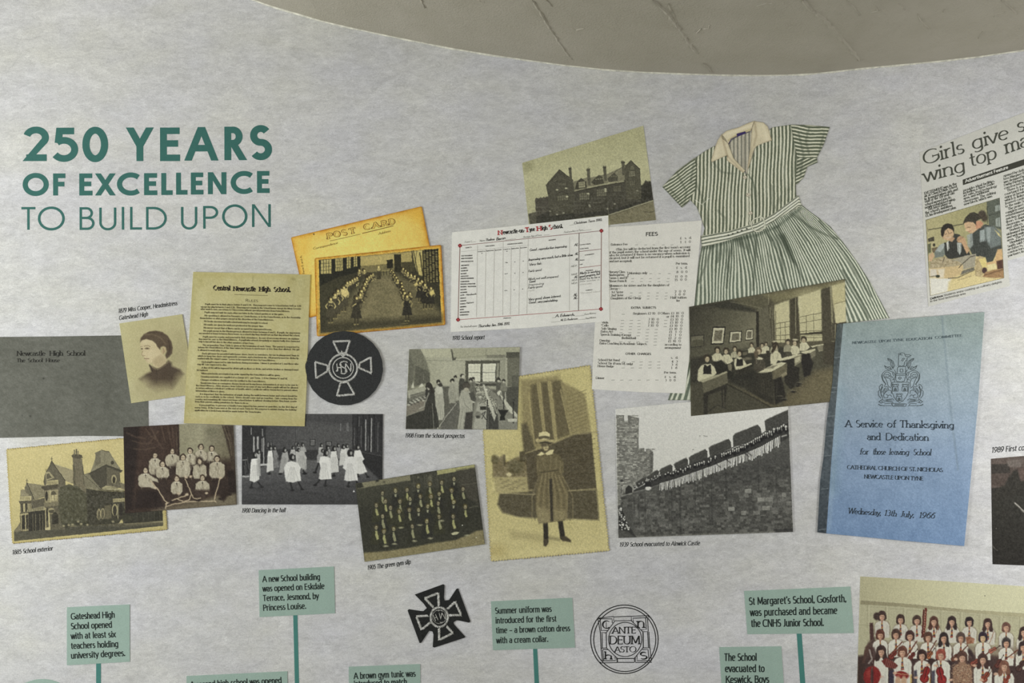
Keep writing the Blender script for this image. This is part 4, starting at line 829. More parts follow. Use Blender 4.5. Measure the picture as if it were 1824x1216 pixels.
lines(f, [('C', 285, 475, 405, 470)], 'old', 14.5, ob, t, IK, w=.2); stroke(f(345, 372, 347, 470), 1, ob, t, IK, 'letter_stroke'); lines(f, [('n', 815, 462, 950, 460)], 'old', 21, ob, t, IK, w=.13); lines(f, [('h', 308, 945, 445, 948)], 'old', 13.8, ob, t, IK, w=.2); lines(f, [('S', 860, 948, 985, 946)], 'old', 13.4, ob, t, IK, w=.24)

# embroidered badges
def embroider(t, f, off, P, w, rgb=(176, 176, 170), name='stitching', closed=False, seed=1, dens=.55):
    """short raised satin stitches laid side by side along a path of frame points"""
    r = np.random.default_rng(seed); P = np.array(P, float)
    if closed: P = np.vstack([P, P[:1]])
    V = []; F = []; cols = []
    for a, b in zip(P[:-1], P[1:]):
        L = np.hypot(*(b - a)); n = max(2, int(L / dens)); d = (b - a) / L; nn = np.array([-d[1], d[0]])
        for i in range(n):
            c = a + (b - a) * (i + .5) / n + nn * r.normal(0, w * .05); ww = w * (.42 + .16 * r.random()); e = nn * ww + d * ww * .55; h = d * .34; k = len(V) // 1
            q = [c - e - h, c - e + h, c + h * 1.2, c - h * 1.2, c + e - h, c + e + h]; V += q; F += [(k, k + 1, k + 2, k + 3), (k + 3, k + 2, k + 5, k + 4)]
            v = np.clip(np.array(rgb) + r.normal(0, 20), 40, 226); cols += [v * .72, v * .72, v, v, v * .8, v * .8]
    V = np.array(V); X = W(V[:, 0], V[:, 1], off); k = np.arange(len(V)) % 6; X[:, 1] -= np.where((k == 2) | (k == 3), .0014, .0004)
    c = np.mean(P, 0); return mesh_obj(name, X, np.array(F)[:, ::-1], mat('thread', None, rough=.6, var=0, fine=.05), t, np.clip(lin(np.array(cols)) / float(Lf(*c)), .01, .9))
FELT = mat('black_felt', (.045, .047, .047), rough=.95, spec=.1, var=.15, scale=200, fine=.2); FELT2 = mat('black_felt_dark', (.028, .029, .028), rough=.95, spec=.1, var=.15, scale=200, fine=.2)
t = thing('round_badge', (612, 656), 'round black embroidered badge with a silver cross and monogram', 'badge')
f = Z(420, 580, 3.575); a = np.linspace(0, 2 * math.pi, 90, endpoint=False); rr_ = 1 + .004 * np.sin(a * 23)
plate('felt_disc', [f(690 + 245 * math.cos(x) * k, 270 + 236 * math.sin(x) * k) for x, k in zip(a, rr_)], (60, 62, 62), LV(4), t, m=FELT, step=2.4); ob = LV(4) + .0003
arms = [(620, 100, 727, 96, 702, 172, 658, 176), (506, 230, 586, 252, 584, 290, 512, 334), (860, 200, 790, 238, 786, 268, 864, 302), (668, 362, 712, 358, 756, 436, 644, 446)]
for k, am in enumerate(arms): embroider(t, f, ob, f(*am), 3.6, closed=True, seed=k)
def ringp(cx, cy, rx, ry, n=40): return [f(cx + rx * math.cos(x), cy + ry * math.sin(x)) for x in np.linspace(0, 2 * math.pi, n, endpoint=False)]
embroider(t, f, ob, ringp(684, 268, 90, 88), 3.6, closed=True, seed=7); embroider(t, f, ob, ringp(684, 268, 66, 66), 2.0, closed=True, seed=8)
for k, m_ in enumerate([(644, 242, 650, 290), (670, 240, 674, 296), (646, 266, 672, 266), (700, 240, 700, 292), (700, 240, 734, 290), (734, 238, 734, 288), (712, 232, 690, 226, 668, 234, 664, 250, 684, 264, 706, 276, 708, 294, 692, 306, 668, 302), (640, 290, 654, 278)]): embroider(t, f, ob + .0004, f(*m_), 2.3, seed=20 + k)
embroider(t, f, ob + .0003, f(664, 178, 684, 196, 706, 172), 3.0, seed=40); embroider(t, f, ob + .0003, f(672, 160, 688, 180), 2.4, seed=41)

t = thing('cross_badge', (782, 1096), 'black cross shaped embroidered badge with a silver outline', 'badge')
f = Z(600, 1020, 6.204)
q = f(862, 240, 1175, 126, 1190, 140, 1182, 290, 1200, 325, 1240, 300, 1320, 178, 1340, 172, 1475, 535, 1462, 550, 1330, 522, 1288, 530, 1285, 560, 1418, 705, 1410, 716, 1075, 825, 1060, 815, 1068, 680, 1050, 628, 1020, 640, 935, 768, 915, 776, 782, 415, 795, 402, 930, 422, 990, 425, 1002, 400, 960, 340)
plate('felt_cross', q, (40, 42, 40), LV(2), t, m=FELT2, step=4); ob = LV(2) + .0003
for k, am in enumerate([(1068, 380, 972, 280, 1122, 222, 1128, 365), (1222, 400, 1308, 318, 1376, 466, 1240, 468), (1010, 472, 880, 480, 936, 626, 1034, 545), (1130, 610, 1132, 740, 1282, 664, 1212, 590)]): embroider(t, f, ob, f(*am), 4.3, rgb=(172, 172, 166), seed=50 + k, dens=.75)
embroider(t, f, ob, [f(1132 + 96 * math.cos(x), 488 + 108 * math.sin(x)) for x in np.linspace(0, 6.1, 36)], 4.0, rgb=(172, 172, 166), seed=60, closed=True, dens=.75)
embroider(t, f, ob, [f(1134 + 76 * math.cos(x), 484 + 76 * math.sin(x)) for x in np.linspace(0, 6.1, 30)], 1.4, rgb=(120, 120, 115), seed=61, closed=True)
for k, m_ in enumerate([(1066, 466, 1092, 530), (1090, 456, 1120, 520), (1078, 500, 1104, 488), (1130, 440, 1150, 510), (1150, 500, 1162, 440, 1200, 510), (1200, 510, 1196, 446), (1140, 545, 1160, 550, 1172, 540), (1120, 420, 1150, 410, 1170, 425)]): embroider(t, f, ob + .0003, f(*m_), 1.6, rgb=(150, 150, 144), seed=70 + k)
# ------------------------------------------------------------------ printed photographs

def deckle(quad, z, step=3.6, amp=1.0, seed=1):
    """scalloped edge of an old photographic print, as frame points"""
    r = np.random.default_rng(seed); q = np.array(Z(*z)(*quad)); out = []; n = len(q)
    c = q.mean(0)
    for a, b in zip(q, np.roll(q, -1, 0)):
        L = np.hypot(*(b - a)); k = max(3, int(L / step)); d = (b - a) / L; nn = np.array([d[1], -d[0]])
        if (c - a) @ nn > 0: nn = -nn
        for i in range(k):
            j = a + (b - a) * i / k + d * r.normal(0, .25); out += [j - nn * amp * (.5 + .5 * r.random()), a + (b - a) * (i + .5) / k + nn * amp * (.3 + .7 * r.random())]
    return out
def rounded(quad, z, r=2.0):
    q = np.array(Z(*z)(*quad)); out = []
    for i in range(len(q)):
        p, a, b = q[i], q[i - 1], q[(i + 1) % len(q)]; u = (a - p) / np.hypot(*(a - p)); v = (b - p) / np.hypot(*(b - p)); out += [p + u * r, p + (u + v) * r * .3, p + v * r]
    return out
def pic(quad, z, base, cell=.85, outline=None):
    g = Sheet(outline or Z(*z)(*quad), cell, base); g.zoom(*z); return g
def P4(*a): return [(a[i], a[i + 1]) for i in range(0, len(a), 2)]

# portrait of a woman in profile
t = thing('portrait_photograph', (280, 640), 'small pale olive portrait photograph of a woman in profile with a dark high collar', 'photograph')
z = (0, 470, 3.8); g = pic((808, 402, 1232, 340, 1322, 879, 888, 942), z, (197, 190, 134))
g.el(1090, 600, 230, 260, (190, 180, 128), a=.8, soft=80).el(1210, 620, 70, 130, (168, 158, 112), a=.6, soft=50).el(1000, 850, 160, 60, (196, 190, 140), soft=40)
g.poly_(P4(1015, 690, 1062, 712, 1100, 690, 1140, 655, 1160, 668, 1165, 692, 1220, 715, 1245, 745, 1215, 795, 1170, 850, 1060, 870, 985, 830, 940, 778, 985, 745, 1022, 728), (84, 70, 54), soft=8)
g.el(1090, 872, 190, 62, (182, 172, 122), a=.85, soft=34).el(965, 812, 50, 46, (184, 174, 124), a=.75, soft=26).el(1235, 800, 48, 60, (180, 170, 120), a=.8, soft=26)
g.poly_(P4(954, 522, 975, 506, 1012, 512, 1050, 528, 1075, 560, 1090, 600, 1112, 622, 1128, 645, 1120, 672, 1075, 705, 1042, 690, 1030, 672, 1004, 672, 990, 662, 986, 650, 978, 640, 976, 628, 960, 620, 956, 610, 966, 594, 956, 575, 950, 548), (210, 193, 146), soft=2)
g.poly_(P4(1040, 640, 1090, 610, 1128, 645, 1120, 672, 1078, 704, 1046, 690, 1034, 672), (168, 148, 106), a=.45, soft=8)
g.poly_(P4(948, 530, 952, 500, 975, 475, 1010, 457, 1055, 450, 1100, 460, 1135, 485, 1160, 525, 1169, 565, 1164, 605, 1146, 628, 1128, 640, 1118, 618, 1128, 592, 1122, 566, 1106, 556, 1090, 562, 1082, 580, 1066, 560, 1052, 535, 1030, 518, 990, 508, 962, 516), (96, 80, 60), soft=3)
g.ln(P4(975, 480, 1030, 475, 1090, 500, 1120, 540), 8, (128, 110, 82), .6, 4).ln(P4(1000, 465, 1060, 462, 1110, 485), 6, (78, 64, 48), .6, 3).ln(P4(1140, 520, 1152, 570, 1140, 610), 8, (66, 54, 42), .7, 4)
g.el(1108, 586, 13, 24, (196, 172, 126), rot=12, soft=3).ln(P4(1104, 572, 1112, 590, 1106, 604), 3, (130, 108, 78), .8, 2)
g.ln(P4(978, 556, 1000, 552, 1016, 558), 4, (120, 100, 74), .7, 2).el(996, 572, 12, 5, (88, 72, 54), soft=3).el(961, 574, 6, 5, (92, 76, 56), soft=2).ln(P4(952, 560, 964, 558), 3, (120, 100, 74), .7, 2)
g.ln(P4(966, 590, 958, 612, 968, 622, 980, 620), 3.2, (142, 118, 86), .8, 2).ln(P4(978, 638, 992, 642, 1006, 640), 4.5, (118, 88, 66), .9, 2).ln(P4(984, 652, 998, 654), 3, (150, 124, 92), .6, 2).el(1028, 610, 26, 24, (222, 206, 160), a=.5, soft=14).el(985, 530, 24, 14, (222, 208, 162), a=.6, soft=8)
g.ln(P4(1018, 690, 1040, 700, 1062, 712, 1085, 704, 1110, 690, 1145, 660), 7, (126, 108, 82), .8, 3).ln(P4(1012, 684, 1022, 700, 1030, 722), 7, (62, 50, 40), 1, 3).ln(P4(1058, 712, 1062, 750, 1058, 800), 5, (66, 54, 44), .7, 3)
for k in range(9): g.ln(P4(1030 + k * 15, 740 + (k % 3) * 4, 1020 + k * 17, 820), 3, (112, 96, 72), .35, 3)
g.tone(.94, .18).warp(.35, 5).speck(.05, 2.5).mottle(3, 12, 12, 3).grain(5); g.build('print', LV(2), t)

# school exterior, deckle edged
t = thing('house_photograph', (150, 870), 'yellowed deckle edged photograph of a gothic house with tower and tall chimney', 'photograph')
z = (0, 740, 4.242); g = pic(None, z, (200, 185, 116), outline=deckle((47, 255, 1212, 145, 1262, 860, 92, 966), z, 4.2, 1.6, 3))
g.grad(P4(60, 240, 1200, 140, 1240, 820, 100, 880), [(0, (212, 196, 128)), (1, (196, 182, 118))], (600, 180), (600, 800)).mottle(5, 30, 20, 4)
DKc = (84, 80, 62); MD = (112, 106, 82); LT = (184, 172, 120); RF = (136, 128, 96)
g.poly_(P4(107, 872, 160, 800, 200, 860, 350, 850, 660, 830, 930, 812, 1232, 790, 1232, 830, 700, 888, 107, 945), (86, 83, 66), soft=1).grad(P4(107, 905, 660, 850, 1232, 820, 1232, 832, 107, 948), [(0, (78, 76, 62)), (1, (92, 88, 68))], (0, 820), (0, 940)).poly_(P4(900, 812, 1232, 790, 1232, 808, 960, 826), (150, 142, 104), soft=2).poly_(P4(760, 822, 1100, 800, 1232, 806, 1232, 826, 900, 842), (104, 98, 74), a=.7, soft=3)
g.poly_(P4(925, 715, 1228, 705, 1230, 795, 930, 815), (62, 60, 48)).mottle(9, 7, 14, 7, pts=P4(925, 715, 1228, 705, 1230, 795, 930, 815))
for x in (1035, 1080, 1120, 1165, 1205): g.ln(P4(x, 715, x + 4, 792), 5, (98, 94, 74), .5, 2)
g.poly_(P4(200, 508, 330, 525, 345, 612, 258, 640), RF).poly_(P4(184, 545, 203, 505, 258, 632, 250, 650, 200, 640), MD, soft=1).ln(P4(203, 478, 204, 520), 4, (76, 72, 56)).ln(P4(196, 490, 212, 490), 3, (76, 72, 56)).ln(P4(204, 508, 258, 632), 5, (70, 66, 52))
g.poly_(P4(158, 560, 190, 560, 232, 612, 238, 655, 230, 860, 160, 866, 150, 640), (128, 120, 90)).poly_(P4(156, 575, 172, 556, 214, 600, 160, 615), (146, 138, 104))
g.poly_(P4(150, 610, 236, 606, 236, 640, 146, 648), LT); 
for x in range(156, 232, 11): g.ln(P4(x, 616, x, 636), 3.4, (92, 86, 66), .8)
g.poly_(P4(140, 646, 240, 640, 232, 662, 152, 668), (92, 86, 66)); g.poly_(P4(160, 668, 172, 664, 174, 726, 162, 730), (66, 62, 48)).poly_(P4(192, 666, 206, 664, 208, 722, 192, 728), (66, 62, 48)).poly_(P4(178, 664, 188, 664, 188, 730, 178, 730), LT).poly_(P4(210, 668, 226, 664, 228, 722, 212, 724), (150, 140, 100))
g.poly_(P4(235, 645, 340, 620, 345, 690, 240, 720), (96, 90, 70)).poly_(P4(203, 712, 335, 682, 335, 712, 205, 740), (150, 142, 104)); 
for x in range(215, 330, 13): g.ln(P4(x, 712 - (x - 215) * .22, x, 730 - (x - 215) * .22), 3.4, (88, 82, 62), .8)
g.poly_(P4(150, 735, 340, 712, 345, 858, 158, 880), (58, 55, 44))
for x in (160, 192, 212, 248, 268, 300, 322): g.ln(P4(x, 742, x + 2, 868), 7 if x < 200 else 4, LT if x < 200 else (120, 112, 84), .95, 1)
g.poly_(P4(150, 742, 215, 732, 215, 746, 150, 756), LT, a=.8).poly_(P4(170, 860, 215, 855, 216, 868, 170, 876), LT, a=.7)
g.poly_(P4(404, 362, 552, 412, 560, 520, 492, 492), (158, 148, 110)).ln(P4(404, 364, 552, 410), 4, (196, 184, 130)).mottle(6, 8, 4, 5, pts=P4(404, 362, 552, 412, 560, 520, 492, 492))
g.poly_(P4(332, 500, 345, 440, 391, 342, 494, 490, 492, 860, 345, 862), (104, 98, 76)).ln(P4(391, 346, 490, 488), 6, (76, 70, 54)).ln(P4(391, 346, 340, 450, 332, 500), 5, (74, 70, 54)).ln(P4(391, 312, 391, 350), 4, (64, 60, 48)).ln(P4(384, 326, 399, 326), 3, (64, 60, 48)).ln(P4(349, 404, 349, 450), 3.5, (70, 66, 52))
g.poly_(P4(342, 428, 372, 424, 412, 468, 350, 492), (164, 154, 112)).poly_(P4(352, 440, 370, 434, 392, 470, 352, 480), (100, 94, 72)).poly_(P4(352, 494, 440, 484, 442, 512, 350, 522), LT)
for x in range(358, 440, 12): g.ln(P4(x, 498, x, 512), 4.5, (92, 86, 66), .8)
g.poly_(P4(314, 528, 440, 514, 436, 545, 335, 566, 314, 548), (84, 78, 60)).ln(P4(314, 530, 442, 515), 4, (176, 164, 118))
g.poly_(P4(340, 566, 440, 556, 440, 655, 336, 665), (150, 140, 102)).el(352, 606, 11, 38, (62, 58, 46)).el(404, 604, 22, 36, (98, 92, 68)).poly_(P4(388, 600, 432, 596, 432, 640, 390, 644), (182, 170, 120)).ln(P4(410, 575, 412, 642), 4, (96, 90, 66)).ln(P4(378, 570, 382, 655), 8, (190, 178, 126))
g.poly_(P4(330, 660, 450, 648, 450, 678, 334, 690), (124, 116, 86)).poly_(P4(338, 690, 450, 680, 450, 858, 344, 862), (98, 92, 70)).el(356, 750, 12, 50, (58, 55, 44)).el(388, 720, 26, 24, (160, 150, 108)).poly_(P4(368, 715, 410, 710, 410, 735, 370, 740), (92, 86, 66)).ln(P4(370, 736, 374, 850), 12, (188, 176, 124)).poly_(P4(394, 760, 440, 750, 442, 815, 392, 822), (60, 56, 44)).el(416, 758, 22, 28, (66, 62, 48)).ln(P4(344, 700, 346, 855), 7, (172, 160, 114)).poly_(P4(340, 846, 380, 842, 380, 862, 342, 864), (196, 184, 132))
g.poly_(P4(549, 318, 618, 324, 655, 560, 662, 830, 575, 836, 556, 520), (120, 112, 86)).poly_(P4(541, 302, 556, 288, 618, 296, 626, 318, 600, 326, 548, 318), (92, 86, 66)).ln(P4(562, 262, 562, 296), 10, (112, 106, 80)).ln(P4(577, 256, 577, 296), 10, (98, 92, 70)).ln(P4(590, 268, 590, 298), 8, (120, 112, 84))
for x in (560, 574, 588, 602): g.ln(P4(x, 325, x + 14, 500), 3, (92, 86, 66), .6, 1)
g.ln(P4(556, 380, 565, 430, 556, 480, 566, 520), 12, (80, 76, 56), .8, 4).ln(P4(622, 390, 628, 440, 634, 520), 8, (84, 80, 60), .8, 3)
g.poly_(P4(630, 445, 672, 430, 768, 562, 770, 568, 648, 546), (128, 122, 94)).ln(P4(632, 446, 768, 566), 4, (92, 88, 68))
g.poly_(P4(736, 278, 756, 262, 822, 268, 918, 415, 800, 372, 682, 432), (138, 132, 102)).ln(P4(716, 285, 756, 266, 756, 300), 4, (70, 66, 52)).poly_(P4(720, 280, 758, 266, 762, 360, 720, 380), (116, 110, 86)).ln(P4(765, 258, 825, 276), 5, (86, 80, 62)).ln(P4(790, 285, 790, 370), 3, (104, 98, 76), .6).mottle(5, 6, 5, 8, pts=P4(736, 278, 822, 268, 918, 415, 682, 432)).el(850, 355, 12, 14, (74, 70, 54))
g.poly_(P4(674, 436, 802, 370, 922, 414, 918, 428, 905, 432, 914, 545, 770, 562, 690, 470), (80, 76, 60)).ln(P4(674, 438, 800, 372, 922, 416), 7, (70, 66, 52)).poly_(P4(800, 385, 905, 425, 912, 540, 802, 540), (104, 98, 76)).el(861, 480, 20, 34, (168, 158, 114)).el(861, 486, 12, 26, (66, 62, 48)).ln(P4(802, 385, 806, 540), 4, (66, 62, 50))
g.poly_(P4(770, 545, 800, 528, 880, 548, 940, 560, 940, 572, 770, 568), (156, 148, 108)); g.ln(P4(772, 562, 940, 572), 5, (64, 60, 48)).ln(P4(776, 545, 820, 532, 912, 548), 3, (196, 184, 132))
g.poly_(P4(650, 548, 770, 568, 942, 576, 944, 740, 900, 812, 655, 832), (72, 69, 54)).poly_(P4(905, 500, 942, 515, 942, 560, 912, 548), (122, 114, 86)).ln(P4(905, 502, 942, 516), 4, LT)
ivy = P4(455, 540, 520, 518, 585, 535, 655, 590, 660, 832, 470, 838, 440, 700)
g.poly_(ivy, (86, 84, 62), soft=3).mottle(13, 3.2, 3.2, 9, pts=P4(440, 520, 945, 560, 940, 830, 460, 838)).mottle(9, 1.8, 1.8, 12, pts=P4(150, 500, 945, 500, 940, 840, 150, 870))
g.poly_(P4(852, 628, 942, 622, 942, 648, 856, 655), LT, a=.9); 
for x in range(862, 940, 14): g.ln(P4(x, 634, x, 648), 4, (90, 84, 64), .8)
for x, y in ((748, 745), (776, 740)): g.el(x, y, 16, 42, (170, 158, 114)).el(x, y + 4, 10, 36, (74, 70, 54)).ln(P4(x, y - 30, x, y + 40), 3, (160, 150, 108))
g.el(868, 712, 22, 46, (170, 160, 112)).el(868, 718, 14, 40, (64, 60, 48)).el(915, 710, 14, 50, (52, 48, 40)).ln(P4(890, 670, 892, 800), 5, (166, 156, 112)).poly_(P4(790, 680, 840, 672, 842, 790, 792, 795), (120, 112, 82), a=.7, soft=2)
for x, y, r_ in ((800, 800, 36), (860, 795, 42), (960, 775, 44), (500, 830, 30), (590, 812, 30), (640, 822, 22)): g.el(x, y, r_, r_ * .55, (68, 66, 50), soft=4)
for x, y in ((480, 832), (520, 826), (548, 822), (590, 800), (612, 818), (660, 824), (854, 800)): g.el(x, y, 9, 7, (176, 166, 122), a=.9, soft=3)
g.poly_(P4(110, 872, 150, 815, 158, 866, 125, 880), (128, 120, 90), soft=5).mottle(3, 2.2, 2.2, 15).tone(.97, .2).warp(.6, 4).speck(.18, 2.0).grain(5).edge_tone(1.0, (150, 132, 74), .5); g.build('print', LV(2), t)

# hockey team
t = thing('hockey_team_photograph', (322, 832), 'dark brown photograph of twelve girls in pale blouses with hockey sticks', 'photograph')
z = (0, 740, 4.242); g = pic((932, 88, 1410, 62, 1762, 72, 1787, 672, 945, 738), z, (58, 46, 38))
g.grad(P4(1330, 60, 1765, 60, 1790, 680, 1330, 700), [(0, (134, 130, 104)), (.45, (150, 146, 118)), (1, (112, 106, 84))], (1340, 80), (1720, 130)).poly_(P4(1340, 330, 1790, 330, 1790, 680, 940, 740, 940, 600), (60, 48, 40), soft=30)
g.poly_(P4(930, 80, 1350, 60, 1358, 300, 1250, 360, 1180, 420, 1060, 560, 940, 600), (62, 48, 40), soft=3).poly_(P4(930, 80, 1060, 76, 1040, 250, 1000, 700, 940, 740), (42, 34, 30), soft=14)
for k, (a_, b_) in enumerate([((960, 130), (1090, 170)), ((1000, 190), (1150, 210)), ((1100, 100), (1190, 190)), ((1220, 85), (1250, 200)), ((1010, 250), (1170, 240)), ((1270, 90), (1300, 230)), ((1140, 90), (1230, 250)), ((1190, 120), (1130, 200)), ((1300, 90), (1320, 240))]): g.ln([a_, ((a_[0] + b_[0]) / 2, (a_[1] + b_[1]) / 2 + 12), b_], 7, (104, 86, 70), .55, 5)
g.ln(P4(1346, 70, 1352, 300), 6, (44, 36, 32), .9, 2).ln(P4(1334, 130, 1338, 290), 5, (96, 86, 68), .7, 2).poly_(P4(1675, 74, 1762, 72, 1786, 660, 1760, 560, 1742, 330, 1700, 150), (66, 56, 46), soft=4).ln(P4(1690, 80, 1735, 200, 1752, 300), 6, (128, 118, 94), .6, 3).ln(P4(1715, 80, 1750, 200, 1768, 330), 5, (104, 92, 74), .6, 3).el(1610, 170, 60, 50, (118, 114, 92), a=.5, soft=30).el(1600, 120, 50, 30, (104, 102, 80), a=.6, soft=14)
g.poly_(P4(1720, 410, 1775, 410, 1786, 590, 1720, 600), (44, 36, 32), soft=6).poly_(P4(1480, 655, 1660, 600, 1786, 590, 1787, 672, 1400, 706, 1150, 720), (116, 108, 86), a=.9, soft=16).poly_(P4(1200, 690, 1400, 640, 1640, 650, 1500, 690, 1250, 720), (100, 90, 72), a=.6, soft=14)
BW = (172, 164, 140)
def blouse(x, y, w, h, skirt=0, c=BW):
    """head centre x, y; shoulder half width w; blouse height h"""
    w *= .9; g.poly_(P4(x - w * 1.2, y + 44, x, y + 16, x + w * 1.2, y + 44, x + w * 1.25, y + h, x - w * 1.25, y + h), (48, 38, 32), a=.55, soft=6)
    g.poly_(P4(x - w * .5, y + 22, x - w, y + 42, x - w * 1.08, y + h * .8, x - w * .62, y + h, x + w * .62, y + h, x + w * 1.08, y + h * .8, x + w, y + 42, x + w * .5, y + 22), c, soft=2)
    g.poly_(P4(x - w * .3, y + 50, x + w * .3, y + 45, x + w * .2, y + h, x - w * .25, y + h), tuple(v * .9 for v in c), a=.6, soft=4)
    if skirt: g.poly_(P4(x - w * .66, y + h - 6, x + w * .66, y + h - 6, x + w * 1.15, y + h + skirt, x - w * 1.15, y + h + skirt), (56, 45, 38), soft=4)
    q_ = np.random.default_rng(int(x * 7 + y))
    for k in range(16): a_ = x + q_.normal(0, w * .5); b_ = y + 50 + q_.random() * (h - 60); g.ln(P4(a_, b_, a_ + q_.normal(0, 8), b_ + 18 + q_.random() * 14), 4, (124, 114, 94) if k % 3 else (206, 200, 178), .55, 2)
    g.ln(P4(x - 12, y + 24, x, y + 34, x + 12, y + 24), 4, (224, 218, 196), .8, 1).el(x, y + 36, 5, 5, (52, 44, 38), soft=1).ln(P4(x, y + 36, x + 2, y + 52), 4, (58, 48, 42), .8, 1)
    g.ln(P4(x - w * .9, y + 60, x - w * .55, y + h), 3, (120, 112, 94), .5, 2).ln(P4(x + w * .9, y + 60, x + w * .55, y + h), 3, (120, 112, 94), .5, 2)
def head(x, y, r=20, hair=(56, 44, 36), face=(182, 168, 140), n=1):
    g.el(x, y - 3, r * 1.12, r * 1.2, hair, soft=1.5).el(x, y + 3, r * .72, r * .95, face, soft=1.5)
    g.el(x - r * .3, y, r * .14, r * .1, (80, 66, 52), soft=1).el(x + r * .3, y, r * .14, r * .1, (80, 66, 52), soft=1).ln(P4(x - r * .22, y + r * .58, x + r * .22, y + r * .58), 2, (110, 84, 66), .8)
    g.ln(P4(x, y + 2, x, y + 7), 2, (140, 122, 98), .6, 1)
for x, y, w, h, sk in ((1600, 250, 52, 100, 60), (1518, 238, 48, 110, 60), (1437, 268, 46, 110, 60), (1302, 268, 56, 120, 60), (1172, 300, 50, 150, 40)): blouse(x, y, w, h, sk); head(x, y)
g.el(1320, 380, 40, 12, (60, 48, 40), a=.5, soft=6)
for x, y, w, h, sk in ((1640, 328, 62, 150, 110), (1508, 342, 54, 140, 90), (1383, 316, 56, 155, 100), (1228, 366, 52, 110, 130)): blouse(x, y, w, h, sk); head(x, y, 22)
g.el(1508, 345, 34, 34, (66, 56, 46), a=.8, soft=8).el(1508, 348, 13, 18, (182, 168, 140), soft=2)
blouse(1098, 416, 56, 130, 70); g.poly_(P4(1045, 470, 1075, 460, 1190, 545, 1175, 556, 1060, 520), BW, soft=3).poly_(P4(1130, 450, 1190, 480, 1196, 505, 1150, 490), BW, soft=3); head(1100, 414, 21)
for x, y, w, h in ((1335, 476, 46, 120), (1530, 472, 56, 120)): blouse(x, y, w, h, 20); head(x, y, 21, hair=(70, 56, 44))
g.poly_(P4(1470, 560, 1590, 560, 1600, 610, 1480, 620), (66, 54, 46), soft=8).poly_(P4(1600, 480, 1720, 480, 1735, 590, 1690, 650, 1650, 600, 1600, 600), (52, 42, 36), soft=8).poly_(P4(1040, 560, 1200, 570, 1240, 690, 1010, 700), (44, 35, 31), soft=12)
for pts in ((1140, 495, 1195, 560, 1245, 640, 1260, 655), (1400, 480, 1425, 540, 1446, 590, 1462, 620, 1490, 630, 1515, 622), (1665, 470, 1645, 540, 1625, 610, 1620, 640, 1632, 652), (1252, 668, 1300, 640, 1380, 612, 1420, 600), (1250, 690, 1330, 664, 1420, 650, 1520, 648, 1620, 645), (1340, 628, 1390, 650, 1430, 635, 1444, 600), (1250, 700, 1256, 672, 1262, 655)):
    g.ln(P4(*pts), 8, (176, 160, 130), .95, 1.5)
for x, y in ((1172, 545), (1405, 465), (1665, 470), (1440, 460), (1350, 590), (1560, 585), (1410, 595)): g.el(x, y, 11, 9, (186, 170, 142), soft=3)
for x, y in ((1130, 690), (1290, 650), (1665, 630), (1500, 640), (1730, 595)): g.el(x, y, 16, 9, (44, 36, 32), soft=4)
g.tone(1, .1).warp(.9, 4).speck(.2, 2.2).mottle(4, 14, 10, 3).grain(4); g.build('print', LV(3), t)

# dancing in the hall
t = thing('dancing_photograph', (556, 818), 'grey photograph of girls in long white gowns dancing in a hall', 'photograph')
z = (420, 580, 3.575); g = pic((40, 560, 937, 562, 932, 1138, 38, 1137), z, (66, 66, 66))
g.grad(P4(38, 560, 937, 560, 932, 880, 38, 900), [(0, (60, 60, 60)), (.5, (80, 80, 79)), (1, (62, 62, 62))], (60, 700), (900, 700)).grad(P4(38, 900, 420, 840, 930, 860, 932, 1138, 38, 1137), [(0, (90, 90, 89)), (.4, (76, 76, 76)), (1, (58, 58, 58))], (0, 850), (0, 1137))
g.poly_(P4(190, 785, 600, 790, 780, 800, 780, 860, 190, 850), (52, 52, 52), soft=4).poly_(P4(380, 560, 745, 560, 745, 790, 380, 790), (78, 78, 77), soft=2).ln(P4(380, 580, 382, 790), 3, (56, 56, 56)).ln(P4(190, 640, 740, 640), 2, (60, 60, 60), .6).poly_(P4(38, 560, 745, 560, 745, 635, 380, 600, 38, 640), (62, 62, 62), a=.7, soft=12)
g.poly_(P4(745, 565, 937, 562, 932, 900, 745, 800), (52, 52, 52), soft=2)
for x, a_, b_ in ((787, 580, 640), (828, 600, 790), (864, 590, 800), (906, 620, 800), (757, 650, 760), (800, 640, 770), (845, 700, 790)): g.ln(P4(x, a_, x - 2, b_), 6 if x in (828, 864) else 3, (176, 176, 172) if x in (828, 864) else (112, 112, 110), .85, 1)
for x in (745, 775, 812, 850, 882, 925): g.ln(P4(x, 566, x, 800), 5, (34, 34, 34), .8, 2)
g.poly_(P4(800, 795, 935, 830, 935, 1000, 780, 850), (44, 44, 44), soft=5).ln(P4(745, 790, 932, 830), 5, (80, 80, 78), .7, 2)
g.poly_(P4(40, 640, 190, 640, 192, 890, 40, 960), (46, 46, 46), soft=2)
for x, y0, y1, w in ((115, 710, 800, 9), (140, 710, 790, 12), (170, 660, 700, 4), (178, 715, 880, 6), (168, 720, 800, 4), (98, 650, 690, 4)): g.ln(P4(x, y0, x, y1), w, (186, 186, 182), .8, 1.5)
g.ln(P4(160, 886, 195, 884), 12, (190, 190, 186), .9, 2).ln(P4(45, 960, 82, 958), 7, (190, 190, 186), .9, 2).ln(P4(46, 855, 70, 852), 4, (170, 170, 166), .8, 2)
for x, y in ((60, 900), (75, 880), (55, 930), (88, 920)): g.ln(P4(x, y - 40, x + 8, y + 30), 3, (120, 120, 118), .6, 1)
